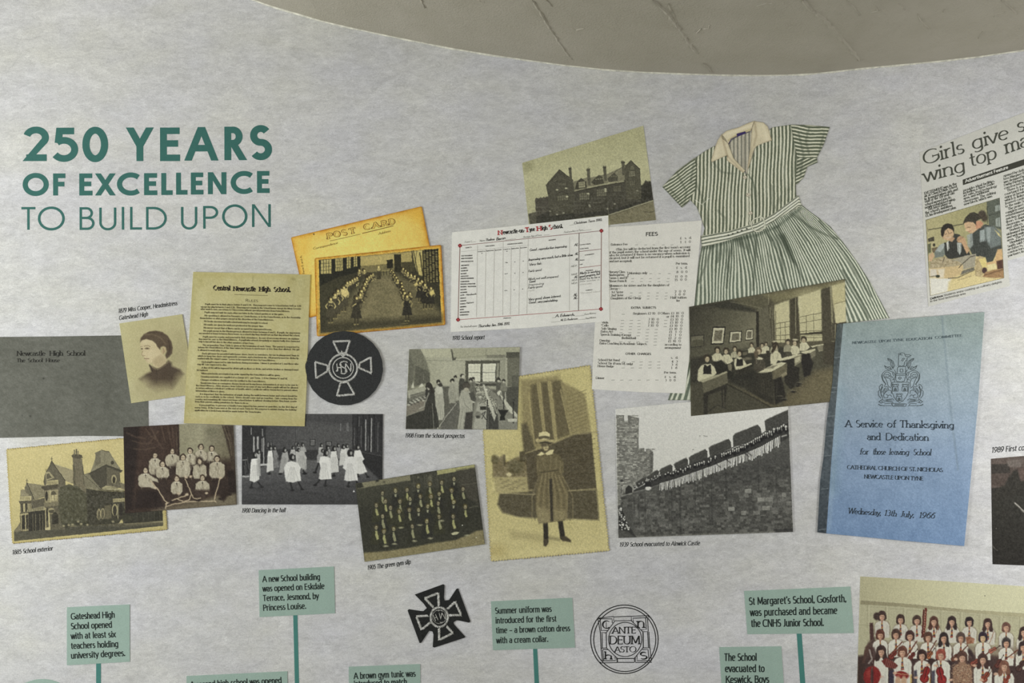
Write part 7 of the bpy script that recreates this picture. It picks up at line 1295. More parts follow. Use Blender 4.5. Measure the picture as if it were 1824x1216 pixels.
# classroom with desks
t = thing('classroom_photograph', (1365, 620), 'sepia photograph of girls at classroom desks beside tall bright windows', 'photograph')
z = (1210, 490, 4.677); g = pic((83, 263, 1380, 32, 1405, 1040, 98, 1173), z, (74, 72, 58))
g.grad(P4(83, 263, 680, 160, 690, 600, 90, 700), [(0, (62, 60, 50)), (.5, (84, 82, 66)), (1, (110, 107, 86))], (100, 300), (600, 520)).poly_(P4(83, 263, 730, 145, 1100, 85, 900, 180, 780, 240, 640, 300, 420, 260), (88, 85, 66), soft=10).poly_(P4(83, 263, 420, 205, 640, 290, 640, 310, 300, 270), (58, 57, 48), soft=12).ln(P4(430, 222, 560, 245, 740, 290), 5, (124, 121, 96), .6, 2).ln(P4(300, 262, 650, 305), 4, (54, 52, 44), .7, 2)
g.poly_(P4(640, 300, 665, 300, 668, 600, 640, 600), (50, 48, 40), soft=2).poly_(P4(665, 290, 770, 250, 780, 580, 668, 600), (94, 91, 73), soft=5).poly_(P4(740, 240, 800, 220, 800, 570, 775, 580), (76, 73, 58), soft=3)
g.poly_(P4(730, 150, 1380, 32, 1390, 400, 1300, 600, 780, 600), (78, 74, 58), soft=6)
g.poly_(P4(700, 160, 1000, 110, 1160, 80, 1380, 32, 1382, 130, 1200, 140, 1000, 190, 800, 230), (122, 117, 84), a=.8, soft=18)
for q in ((792, 250, 916, 205, 924, 560, 802, 566), (990, 180, 1180, 115, 1192, 545, 1006, 556), (1266, 90, 1380, 55, 1386, 385, 1302, 398)): g.poly_(P4(*q), (176, 171, 132), soft=5)
g.el(1090, 240, 130, 110, (186, 180, 138), a=.6, soft=50).el(870, 320, 70, 80, (184, 178, 138), a=.6, soft=30).el(1330, 180, 90, 100, (176, 168, 122), a=.6, soft=40).poly_(P4(990, 175, 1010, 172, 1010, 300, 992, 310), (190, 186, 150), a=.5, soft=4)
for x, y0, y1 in ((842, 398, 560), (882, 390, 558), (1058, 330, 545), (1118, 320, 545), (803, 300, 565), (920, 250, 560)): g.ln(P4(x, y0, x + 3, y1), 4, (84, 80, 62), .9)
for y, x0, x1, s_ in ((405, 800, 922, -.18), (445, 800, 922, -.15), (502, 802, 922, -.06), (540, 802, 922, -.05), (350, 1002, 1188, -.2), (400, 1003, 1190, -.18), (468, 1004, 1192, -.04), (490, 1004, 1194, -.02), (520, 1006, 1194, 0)): g.ln(P4(x0, y, x1, y + s_ * (x1 - x0)), 4.5, (80, 76, 58), .9)
g.poly_(P4(1004, 486, 1194, 466, 1196, 492, 1006, 512), (62, 58, 46), soft=1).poly_(P4(1010, 496, 1190, 490, 1190, 506, 1010, 510), (150, 146, 112), soft=1)
g.poly_(P4(922, 200, 985, 180, 1005, 560, 925, 566), (70, 66, 52), soft=4).poly_(P4(1182, 120, 1262, 90, 1300, 600, 1194, 580), (72, 68, 54), soft=5).poly_(P4(1252, 85, 1268, 80, 1290, 560, 1276, 560), (128, 124, 96), soft=2).ln(P4(968, 190, 970, 480), 6, (150, 146, 114), .8, 2).ln(P4(772, 260, 778, 540), 5, (126, 122, 98), .8, 2).ln(P4(744, 160, 745, 240), 5, (160, 156, 124), .8, 1).ln(P4(757, 270, 757, 355), 5, (160, 156, 124), .8, 2).poly_(P4(1296, 240, 1388, 215, 1390, 385, 1305, 400), (184, 178, 138), soft=3).ln(P4(1294, 240, 1388, 214), 5, (110, 104, 76), .8, 1)
g.poly_(P4(1270, 400, 1400, 400, 1400, 560, 1272, 556), (74, 70, 56), soft=3).ln(P4(1300, 410, 1300, 548, 1272, 552), 5, (150, 146, 116), .8, 1).poly_(P4(1200, 560, 1405, 545, 1405, 760, 1200, 740), (66, 62, 50), soft=8).poly_(P4(790, 565, 1200, 555, 1200, 590, 860, 600), (84, 80, 62), soft=3)
g.poly_(P4(380, 900, 860, 1090, 900, 980, 1130, 800, 1405, 745, 1405, 1040, 98, 1173, 98, 900), (88, 82, 62), soft=20).poly_(P4(98, 800, 400, 900, 760, 1100, 700, 1120, 98, 1173), (70, 68, 55), soft=16)
for k in range(16): g.ln(P4(1405, 760 + k * 18, 1100, 810 + k * 22, 860, 950 + k * 12), 3, (72, 66, 50), .45, 2)
g.poly_(P4(1140, 810, 1405, 770, 1405, 1040, 900, 1090), (118, 110, 80), a=.45, soft=40).ln(P4(400, 910, 560, 990, 760, 1100), 12, (52, 50, 42), .9, 3)
def frame(q, inner=(176, 172, 144)):
    g.poly_(P4(*q), (40, 38, 34)); A = np.array(P4(*q)); c = A.mean(0); g.poly_(c + (A - c) * .86, inner); B = c + (A - c) * .6; g.poly_(B, (104, 100, 82)).mottle(16, 2, 2, 7, pts=B)
frame((278, 430, 385, 427, 370, 575, 262, 578)); frame((420, 468, 522, 462, 520, 556, 412, 566)); frame((556, 452, 616, 446, 614, 538, 548, 544)); g.poly_(P4(90, 500, 208, 494, 208, 592, 92, 606), (56, 54, 46)).poly_(P4(98, 510, 200, 504, 200, 584, 98, 596), (104, 101, 82)).poly_(P4(98, 560, 140, 530, 200, 545, 200, 584, 98, 596), (80, 78, 62), soft=4)
g.ln(P4(95, 690, 240, 668, 300, 640, 640, 600), 7, (54, 52, 44), .8, 3).poly_(P4(90, 620, 260, 600, 640, 560, 640, 610, 260, 670, 92, 700), (84, 82, 66), a=.5, soft=8).poly_(P4(92, 700, 250, 670, 640, 610, 900, 600, 820, 850, 400, 880, 94, 900), (52, 51, 43), a=.8, soft=16)
BL2 = (184, 180, 148)
def pupil(x, y, s, top=BL2, tunic=None, P=None, hair=(58, 52, 42), ribbon=0):
    g.poly_(P4(*(P or (x - 42 * s, y + 95 * s, x - 40 * s, y + 48 * s, x - 14 * s, y + 28 * s, x + 16 * s, y + 28 * s, x + 42 * s, y + 50 * s, x + 46 * s, y + 95 * s))), top, soft=2)
    if tunic: g.poly_(P4(x - 24 * s, y + 46 * s, x - 12 * s, y + 46 * s, x, y + 56 * s, x + 14 * s, y + 46 * s, x + 26 * s, y + 46 * s, x + 30 * s, y + 110 * s, x - 28 * s, y + 110 * s), (44, 42, 38), soft=2)
    else: g.ln(P4(x - 18 * s, y + 50 * s, x - 14 * s, y + 92 * s), 4 * s, (128, 124, 100), .6, 2).ln(P4(x + 18 * s, y + 50 * s, x + 12 * s, y + 92 * s), 4 * s, (128, 124, 100), .6, 2)
    g.el(x, y - 3 * s, 25 * s, 26 * s, hair, soft=2).el(x, y + 8 * s, 15 * s, 19 * s, (172, 160, 128), soft=2).ln(P4(x - 9 * s, y + 6 * s, x - 4 * s, y + 6 * s), 3 * s, (84, 72, 56), .7, 1).ln(P4(x + 3 * s, y + 6 * s, x + 8 * s, y + 6 * s), 3 * s, (84, 72, 56), .7, 1).ln(P4(x - 4 * s, y + 17 * s, x + 4 * s, y + 17 * s), 2.5 * s, (120, 92, 72), .7, 1)
    if ribbon: g.el(x + 4, y - 24 * s, 22 * s, 8 * s, (176, 170, 138), soft=2)
pupil(602, 580, .7); pupil(722, 572, .6); pupil(690, 582, .75); pupil(790, 570, .8, ribbon=1, top=(150, 146, 118)); pupil(905, 556, .85, top=(140, 136, 110)); pupil(462, 612, .8, top=(160, 156, 128)); pupil(1036, 536, 1.0, P=(1000, 630, 1004, 570, 1024, 554, 1060, 560, 1082, 590, 1086, 600, 1050, 630)); pupil(962, 560, 1.0, ribbon=1, P=(930, 640, 934, 590, 950, 582, 984, 590, 1000, 610, 1004, 645, 980, 664, 940, 660))
g.poly_(P4(1090, 590, 1200, 572, 1200, 582, 1110, 600), (176, 172, 140), soft=1).poly_(P4(1150, 590, 1198, 580, 1196, 630, 1160, 636), (120, 116, 94), soft=1).poly_(P4(1010, 640, 1130, 612, 1134, 624, 1090, 650, 1040, 656), (178, 174, 142), soft=1).poly_(P4(1086, 650, 1134, 626, 1134, 670, 1100, 696, 1084, 690), (110, 106, 86), soft=1).poly_(P4(1030, 655, 1090, 650, 1100, 700, 1120, 730, 1090, 830, 1040, 850, 1010, 700), (42, 40, 36), soft=4)
g.poly_(P4(820, 702, 960, 662, 1018, 656, 1000, 672, 900, 706, 840, 716), (182, 178, 146), soft=1).poly_(P4(955, 680, 1018, 658, 1016, 720, 960, 756), (126, 122, 98), soft=1).poly_(P4(966, 690, 1008, 672, 1006, 712, 968, 734), (164, 160, 130), soft=1).poly_(P4(830, 716, 955, 694, 960, 756, 1000, 770, 1000, 900, 930, 950, 880, 900, 860, 760), (46, 44, 38), soft=4)
pupil(318, 622, 1.0, P=(275, 715, 272, 670, 300, 650, 340, 650, 360, 672, 362, 700, 330, 720)); pupil(390, 630, 1.02, P=(345, 740, 350, 690, 372, 660, 412, 660, 440, 690, 450, 715, 420, 735, 380, 745)); pupil(502, 648, 1.0, tunic=1, P=(456, 740, 460, 700, 486, 684, 520, 684, 545, 710, 560, 745, 490, 790, 466, 784))
pupil(660, 630, 1.15, hair=(92, 82, 64), top=(72, 68, 56), P=(620, 820, 625, 720, 650, 690, 690, 690, 716, 730, 720, 790)); g.poly_(P4(634, 690, 660, 680, 700, 692, 690, 704, 650, 702), BL2, soft=2).poly_(P4(620, 640, 640, 620, 660, 640, 652, 690, 630, 700), (92, 82, 64), soft=4)
pupil(800, 590, 1.15, P=(760, 740, 758, 660, 785, 636, 820, 630, 845, 660, 858, 700, 820, 712, 800, 745)); g.poly_(P4(765, 640, 782, 590, 800, 570, 815, 575, 800, 620, 780, 650), (60, 53, 42), soft=3)
for P, c in (((100, 700, 205, 680, 220, 760, 150, 880, 102, 880), (56, 54, 46)), ((290, 730, 350, 705, 400, 745, 460, 760, 440, 860, 300, 830), (46, 45, 38)), ((470, 790, 605, 738, 610, 760, 520, 850, 470, 880), (52, 50, 42)), ((270, 705, 280, 700, 290, 810, 278, 820), (60, 58, 48))): g.poly_(P4(*P), c, soft=5)
g.poly_(P4(495, 762, 600, 732, 606, 742, 500, 785), (176, 172, 140), soft=1).poly_(P4(400, 745, 430, 736, 440, 750, 436, 800, 410, 790), (110, 106, 86), soft=3).poly_(P4(530, 640, 566, 636, 566, 664, 530, 668), (96, 92, 74), soft=2).poly_(P4(520, 690, 600, 680, 604, 700, 540, 710), (96, 92, 74), soft=3)
pupil(232, 692, 1.2, tunic=1, P=(150, 870, 155, 790, 180, 755, 205, 742, 262, 740, 290, 760, 310, 815, 290, 840, 200, 880, 160, 884))
g.poly_(P4(190, 885, 400, 806, 404, 900, 200, 985), (92, 89, 71), soft=2).poly_(P4(160, 882, 395, 800, 402, 812, 200, 892), (150, 146, 118), soft=2).poly_(P4(200, 985, 400, 905, 396, 950, 380, 1100, 356, 1110, 350, 960, 240, 1000, 236, 1160, 204, 1164), (50, 48, 41), soft=4).ln(P4(368, 960, 372, 1100), 9, (104, 100, 80), .5, 3).ln(P4(220, 1150, 320, 1080, 390, 1110), 9, (48, 46, 40), .8, 4)
g.poly_(P4(655, 812, 780, 742, 850, 722, 890, 730, 870, 752, 770, 802, 690, 820), (182, 178, 146), soft=1).poly_(P4(700, 780, 780, 752, 820, 745, 780, 775), (112, 108, 88), a=.8, soft=3).poly_(P4(770, 804, 895, 734, 898, 830, 800, 890, 776, 860), (98, 93, 72), soft=2).poly_(P4(800, 886, 896, 820, 892, 800, 800, 864), (142, 136, 106), a=.7, soft=2).poly_(P4(655, 815, 775, 806, 790, 1085, 720, 1050, 560, 960, 620, 880), (52, 50, 42), soft=6).poly_(P4(780, 870, 850, 840, 886, 1000, 880, 1040, 800, 1080), (44, 42, 37), soft=5)
for k in range(7): g.ln(P4(680 + k * 22, 860 + k * 6, 690 + k * 20, 980 + k * 8), 6, (70, 67, 55), .5, 4)
for x, y in ((840, 1010), (950, 965), (870, 1030), (990, 915), (1000, 900)): g.el(x, y, 22, 8, (130, 126, 104), a=.6, soft=3).el(x, y + 6, 22, 8, (40, 38, 34), soft=3)
g.poly_(P4(420, 850, 640, 790, 640, 900, 560, 950, 410, 890), (46, 45, 39), a=.8, soft=12)
g.tone(1, .12).warp(.8, 3.8).speck(.2, 2.0).mottle(3, 2, 2, 5).grain(4.5); g.build('print', LV(4), t)

# newspaper clipping
t = thing('newspaper_clipping', (1740, 390), 'newspaper clipping with the headline Girls give s, wing top ma, cut off by the frame', 'newspaper')
z = (1620, 200, 3.377); f = Z(*z)
plate('paper', f(62, 240, 400, 112, 719, -10, 740, 850, 590, 892, 604, 1044, 350, 1105, 114, 1168, 88, 760), (197, 197, 189), LV(1), t, step=10); o = LV(1) + .0004; NK = (66, 68, 60)
text('Girls', 'news', f(84, 320), f(335, 243), 24.5, o, t, NK, w=.14, lean=.17); text('give', 'news', f(378, 228), f(602, 156), 24.5, o, t, NK, w=.14, lean=.17); text('s', 'news', f(645, 124), f(700, 112), 25, o, t, NK, w=.14, lean=.17)
text('wing', 'news', f(88, 424), f(340, 354), 24, o, t, NK, w=.14, lean=.17); text('top', 'news', f(366, 330), f(530, 276), 24, o, t, NK, w=.14, lean=.17); text('ma', 'news', f(578, 252), f(725, 200), 25, o, t, NK, w=.14, lean=.17)
plate('black_banner', f(320, 405, 500, 344, 725, 270, 725, 306, 520, 374, 322, 438), (62, 62, 55), LV(1) + .0003, t, step=6); text('Advertisement Feature', 'title', f(337, 424), f(595, 338), 5.6, LV(1) + .0006, t, (206, 206, 198), w=.2, lean=.1)
def bodyn(rows, z_, h, c=(70, 72, 64), w=.2, st='body', ml=.17):
    f_ = Z(*z_)
    for s, x0, y0, x1, y1 in rows: text(s, st, f_(x0, y0), f_(x1, y1), h, o, t, c, w=w, lean=ml, name='text_line')
z2 = (1635, 300, 12.16)
bodyn([('EXCITEMENT was in the', 140, 570, 842, 350), ('air at Church High School', 142, 628, 846, 408), ('in Jesmond when girls and', 146, 690, 868, 470), ('staff at the 114-year-old', 150, 746, 790, 552), ('school moved into its', 155, 812, 724, 646), ('newly-refurbished wing.', 158, 874, 815, 682), ('The latest phase of', 218, 912, 722, 762), ("the school's ambitious", 162, 992, 752, 822), ('$1.3m development plan', 168, 1056, 826, 866)], z2, 4.6)
z2 = (1700, 270, 9.355)
bodyn([('provides ideal facilities,', 150, 668, 672, 502), ('including a three studio', 150, 712, 668, 546), ('art suite, food technology', 152, 756, 706, 590), ('area, and additional', 156, 802, 580, 668), ('classrooms. The striking', 158, 850, 694, 694), ('new block, which was', 162, 898, 634, 756)], z2, 4.3)
col3 = ['opened by clothing', 'boss Margaret Barbour', 'was designed by', 'Darby Partnership and', 'constructed by local', 'There is a large', 'courtyard for girls to', 'enjoy at breaktime,', 'which is linked by a glass-', 'fronted corridor leading', 'to the main School.', 'The project included', 'complete renovation and', 'refurbishment of the', 'existing ground and first', 'floors to improve', 'classrooms, washrooms', 'and offices.', 'Students have', 'nicknamed the new wing', 'and welcoming reception', "area, 'The Hub'.", 'Headmistress Mrs', 'Smith said: the', 'architects, builders,', 'contractors and all', 'partners in this']
z3 = (1620, 200, 3.377); y = 390.0
for k, s in enumerate(col3):
    x0 = 566 + k * 1.05; ind = 16 if k in (5, 11, 18, 22) else 0; wd = len(s) * 8.6
    f_ = Z(*z3); n = max(1, int(len(s) * min(1, 190 / wd))); s2 = s[:n]; ww = len(s2) * 8.3; text(s2, 'body', f_(x0 + ind, y - ind * .3), f_(x0 + ind + ww, y - (ind + ww) * .305), 4.3, o, t, (70, 72, 64), w=.2, lean=.17, name='text_line'); y += 18.45
bodyn([('Delicious:', 104, 1118, 244, 1082)], (1640, 350, 6.08), 3.6, (50, 50, 46), w=.24, st='title'); bodyn([('Students enjoy cooking up culinary delights', 252, 1080, 880, 932), ('in the food technology area', 104, 1146, 488, 1058)], (1640, 350, 6.08), 3.6, (74, 74, 68), w=.15, st='title')
z = (1640, 350, 6.08); g = pic((54, 252, 855, 12, 904, 882, 102, 1076), z, (158, 150, 106)); NB = (66, 64, 50)
g.grad(P4(54, 252, 855, 12, 904, 500, 90, 640), [(0, (172, 164, 116)), (.5, (158, 152, 104)), (1, (140, 138, 98))], (60, 300), (800, 200)).poly_(P4(714, 60, 855, 14, 880, 360, 740, 320), (86, 92, 80), soft=2).poly_(P4(806, 100, 856, 84, 862, 150, 806, 162), (134, 142, 132)).poly_(P4(810, 240, 860, 222, 866, 330, 812, 320), (136, 144, 134)).ln(P4(720, 110, 722, 290), 9, (62, 66, 56), .9, 2).ln(P4(736, 205, 860, 172), 5, (60, 64, 56), .9, 1).ln(P4(838, 95, 842, 155), 4, (90, 96, 86)).ln(P4(838, 235, 842, 320), 4, (90, 96, 86))
g.ln(P4(86, 358, 230, 336), 9, NB, .9, 2).ln(P4(330, 320, 460, 298), 9, NB, .9, 2).ln(P4(72, 340, 80, 380), 5, (110, 104, 78), .8).poly_(P4(78, 455, 144, 432, 148, 480, 82, 492), (74, 70, 56), soft=1).poly_(P4(76, 515, 112, 505, 112, 600, 80, 620), (96, 100, 72), soft=2).poly_(P4(112, 500, 150, 490, 160, 540, 114, 560), (178, 168, 122), soft=2).el(145, 524, 13, 18, (58, 56, 46), soft=2).poly_(P4(120, 560, 180, 545, 190, 600, 130, 610), (104, 90, 66), soft=3)
g.poly_(P4(90, 780, 590, 640, 900, 600, 904, 882, 102, 1076), (196, 178, 120), soft=3).poly_(P4(94, 880, 330, 880, 296, 1030, 102, 1076), (206, 204, 190), soft=12).poly_(P4(300, 920, 600, 850, 800, 900, 560, 970, 290, 1030), (204, 188, 130), a=.8, soft=10)
g.poly_(P4(150, 600, 200, 530, 260, 500, 280, 520, 280, 600, 240, 650, 150, 665), (112, 120, 110), soft=3).poly_(P4(160, 590, 215, 520, 260, 500, 262, 540, 215, 600), (162, 170, 164), a=.8, soft=5).poly_(P4(255, 500, 300, 490, 360, 400, 420, 410, 470, 470, 500, 560, 545, 640, 300, 680, 262, 630), (58, 60, 54), soft=3).poly_(P4(276, 500, 300, 480, 310, 560, 290, 590), (188, 190, 180), soft=2).poly_(P4(392, 500, 440, 500, 440, 600, 420, 630, 400, 590), (172, 178, 168), soft=4)
for x in range(300, 540, 22): g.ln(P4(x, 520, x + 6, 650), 5, (40, 40, 38), .6, 2)
g.el(290, 400, 68, 74, (190, 158, 118), soft=3).poly_(P4(220, 420, 218, 360, 240, 310, 290, 290, 340, 300, 362, 350, 362, 400, 345, 360, 300, 340, 262, 370, 246, 425, 236, 440), (50, 46, 40), soft=3).ln(P4(290, 365, 305, 400), 5, (58, 50, 42), .8, 2).ln(P4(262, 408, 285, 402), 5, (80, 62, 50), .9, 2).ln(P4(316, 396, 338, 388), 5, (80, 62, 50), .9, 2).ln(P4(276, 440, 300, 446, 326, 434), 6, (206, 186, 160), .9, 2).ln(P4(300, 412, 294, 430), 4, (160, 124, 92), .8, 2).poly_(P4(300, 460, 350, 440, 370, 450, 340, 490, 312, 480), (176, 142, 106), soft=4)
g.poly_(P4(540, 400, 600, 340, 700, 300, 800, 330, 862, 400, 880, 560, 830, 600, 780, 700, 720, 720, 700, 660, 560, 640, 530, 560), (66, 70, 64), soft=3).poly_(P4(690, 330, 790, 320, 860, 380, 870, 520, 760, 560, 700, 460), (112, 122, 118), a=.85, soft=8).poly_(P4(640, 370, 690, 350, 700, 480, 640, 495), (142, 152, 148), soft=4).poly_(P4(710, 330, 760, 330, 750, 500, 722, 490), (150, 160, 156), a=.7, soft=5).poly_(P4(800, 360, 850, 400, 870, 440, 840, 420), (194, 180, 120), soft=4).poly_(P4(500, 420, 560, 390, 570, 520, 540, 560, 510, 540), (142, 150, 144), a=.8, soft=5)
for x in range(570, 720, 20): g.ln(P4(x, 470, x + 20, 640), 5, (44, 45, 42), .6, 2)
g.poly_(P4(470, 290, 490, 240, 560, 230, 620, 260, 660, 300, 620, 350, 560, 400, 520, 390, 498, 360, 476, 330), (192, 158, 118), soft=3).poly_(P4(590, 270, 650, 260, 680, 290, 650, 340, 600, 350), (186, 132, 98), soft=5).poly_(P4(456, 300, 480, 230, 530, 180, 580, 168, 630, 190, 650, 240, 600, 270, 600, 310, 570, 280, 520, 270, 480, 285), (62, 58, 48), soft=3).el(665, 195, 44, 46, (74, 66, 54), soft=6).el(690, 235, 30, 36, (70, 62, 50), soft=6).ln(P4(628, 200, 660, 240), 5, (56, 52, 44), .8, 2).ln(P4(500, 335, 540, 330), 6, (92, 66, 50), .8, 2).el(505, 362, 20, 9, (212, 180, 140), soft=4).ln(P4(520, 380, 545, 366), 5, (150, 96, 76), .8, 2)
g.poly_(P4(390, 470, 400, 440, 430, 425, 480, 450, 500, 520, 530, 580, 500, 620, 470, 560, 440, 500, 400, 495), (182, 146, 106), soft=3)
for k in range(4): g.ln(P4(398 + k * 16, 478 - k * 8, 420 + k * 16, 440 - k * 4), 4, (110, 80, 60), .7, 2)
g.poly_(P4(85, 640, 130, 600, 150, 640, 120, 700, 90, 700), (190, 156, 116), soft=3).poly_(P4(690, 720, 800, 700, 830, 570, 880, 570, 890, 700, 800, 740, 720, 742), (194, 158, 106), soft=4)
g.poly_(P4(95, 775, 110, 700, 250, 650, 330, 680, 450, 720, 455, 760, 300, 780, 130, 782), (160, 146, 112), soft=3).mottle(22, 2.4, 2.4, 8, pts=P4(110, 700, 250, 650, 450, 720, 300, 770, 130, 775)).poly_(P4(330, 690, 480, 640, 600, 620, 590, 760, 460, 790, 455, 730, 400, 700), (150, 144, 122), soft=3).poly_(P4(94, 780, 455, 745, 458, 830, 330, 885, 200, 885, 98, 860), (190, 166, 116), soft=3).poly_(P4(180, 785, 260, 780, 250, 880, 200, 880), (208, 200, 178), a=.8, soft=8).poly_(P4(100, 785, 170, 785, 180, 870, 100, 860), (200, 196, 184), a=.8, soft=6)
g.ln(P4(300, 885, 400, 878, 584, 794), 9, (90, 84, 64), .9, 2).poly_(P4(455, 800, 580, 765, 584, 792, 430, 850), (104, 102, 88), soft=3).ln(P4(415, 770, 440, 740, 540, 650, 590, 640), 7, (60, 52, 42), .95, 1).ln(P4(255, 660, 240, 710), 6, (60, 52, 42), .9, 1).el(185, 862, 22, 14, (50, 56, 44), soft=3).ln(P4(98, 868, 170, 856), 6, (60, 62, 50), .8, 2).ln(P4(400, 906, 546, 860), 5, (140, 122, 84), .8, 1)
g.poly_(P4(590, 690, 640, 640, 690, 660, 710, 750, 660, 870, 590, 860), (168, 150, 106), soft=3).mottle(18, 2, 2, 9, pts=P4(590, 690, 640, 670, 660, 870, 590, 860)).poly_(P4(630, 680, 700, 660, 716, 760, 680, 790), (204, 186, 110), soft=4).el(690, 800, 28, 34, (72, 54, 52), soft=3).poly_(P4(820, 700, 890, 680, 894, 780, 830, 790), (84, 58, 48), soft=4).poly_(P4(670, 870, 700, 820, 800, 790, 894, 780, 900, 880, 780, 880), (150, 116, 76), soft=4).ln(P4(690, 850, 790, 820, 890, 790), 9, (92, 66, 46), .8, 3).poly_(P4(720, 740, 810, 720, 820, 780, 740, 790), (206, 192, 136), soft=4)
g.ln(P4(54, 252, 855, 12, 904, 882, 102, 1076, 54, 252), 5, (52, 50, 42), 1).tone(1.06, .2).warp(.5, 3.4).speck(.2, 1.9).grain(6); g.build('picture', LV(1) + .0003, t)

# dark print at the right edge
t = thing('cropped_dark_photograph', (1800, 910), 'almost black photograph with brown top, cropped by the right edge', 'photograph')
z = (1740, 770, 4.87); g = pic((124, 228, 470, 198, 470, 1155, 138, 1142), z, (52, 50, 46))
g.grad(P4(120, 200, 480, 200, 480, 480, 120, 480), [(0, (98, 88, 82)), (1, (80, 70, 64))], (0, 220), (0, 470)).poly_(P4(125, 278, 280, 272, 290, 350, 128, 358), (62, 58, 54), soft=4).poly_(P4(260, 250, 330, 232, 400, 240, 380, 300, 300, 300, 270, 290), (112, 104, 98), soft=8).poly_(P4(128, 540, 180, 480, 240, 455, 280, 380, 320, 330, 400, 300, 480, 350, 480, 1160, 130, 1150), (56, 54, 49), soft=8).poly_(P4(350, 310, 480, 290, 480, 420, 380, 420), (98, 84, 78), soft=8).grad(P4(130, 600, 480, 500, 480, 1160, 130, 1150), [(0, (54, 53, 48)), (1, (42, 40, 37))], (0, 600), (0, 1100), a=.7)
g.ln(P4(330, 612, 370, 650, 440, 720), 13, (150, 146, 138), .9, 3).ln(P4(330, 612, 420, 690), 5, (186, 182, 174), .8, 1).ln(P4(136, 975, 150, 1000, 178, 1022), 5, (120, 116, 108), .7, 2).el(160, 470, 40, 8, (120, 110, 104), a=.5, soft=4).el(168, 832, 5, 5, (100, 98, 90)).warp(.5, 4).speck(.22, 2.4).mottle(5, 3, 3, 4).grain(5); g.build('print', LV(1), t)

# school orchestra in colour
t = thing('orchestra_photograph', (1680, 1130), 'colour photograph of schoolgirls in white shirts and striped ties holding instruments', 'photograph')
z = (1500, 1010, 5.63); g = pic((184, 92, 1000, 138, 1900, 196, 1900, 1260, 150, 1260), z, (186, 182, 142))
g.grad(P4(180, 90, 1900, 190, 1900, 480, 180, 350), [(0, (176, 171, 130)), (.5, (192, 188, 144)), (1, (200, 198, 156))], (200, 200), (1300, 260)).poly_(P4(184, 330, 600, 362, 1200, 420, 1900, 468, 1900, 1260, 150, 1260), (176, 172, 134)).grad(P4(184, 332, 600, 362, 1200, 420, 1900, 468, 1900, 510, 1200, 450, 600, 395, 182, 372), [(0, (142, 135, 100)), (1, (170, 164, 124))], (200, 0), (1600, 0))
for x in (265, 445, 625, 860, 1000, 1195, 1390, 1590, 1790): yy = 380 + (x - 250) * .075; g.ln(P4(x - 10, yy, x - 14, yy + 230), 5, (146, 140, 106), .8, 2).ln(P4(x + 12, yy, x + 8, yy + 230), 4, (200, 196, 158), .7, 2)
for x0, x1 in ((285, 435), (465, 610), (645, 790), (870, 980), (1015, 1180), (1215, 1370), (1410, 1570), (1610, 1780)): yy = 396 + (x0 - 250) * .075; g.ln(P4(x0, yy + 150, x0, yy, x1, yy + (x1 - x0) * .08, x1, yy + 150), 4, (150, 144, 110), .7, 2)
g.ln(P4(180, 575, 260, 582, 480, 560), 5, (140, 134, 100), .7, 2).poly_(P4(150, 890, 220, 880, 260, 760, 330, 700, 330, 1260, 150, 1260), (66, 48, 42), soft=12)
g.poly_(P4(275, 560, 310, 555, 320, 720, 280, 740), (78, 50, 46), soft=4).poly_(P4(205, 960, 230, 800, 270, 760, 290, 960), (90, 62, 52), soft=6)
SH = (206, 204, 186); TI = [(150, 56, 40), (176, 122, 48), (66, 44, 46)]
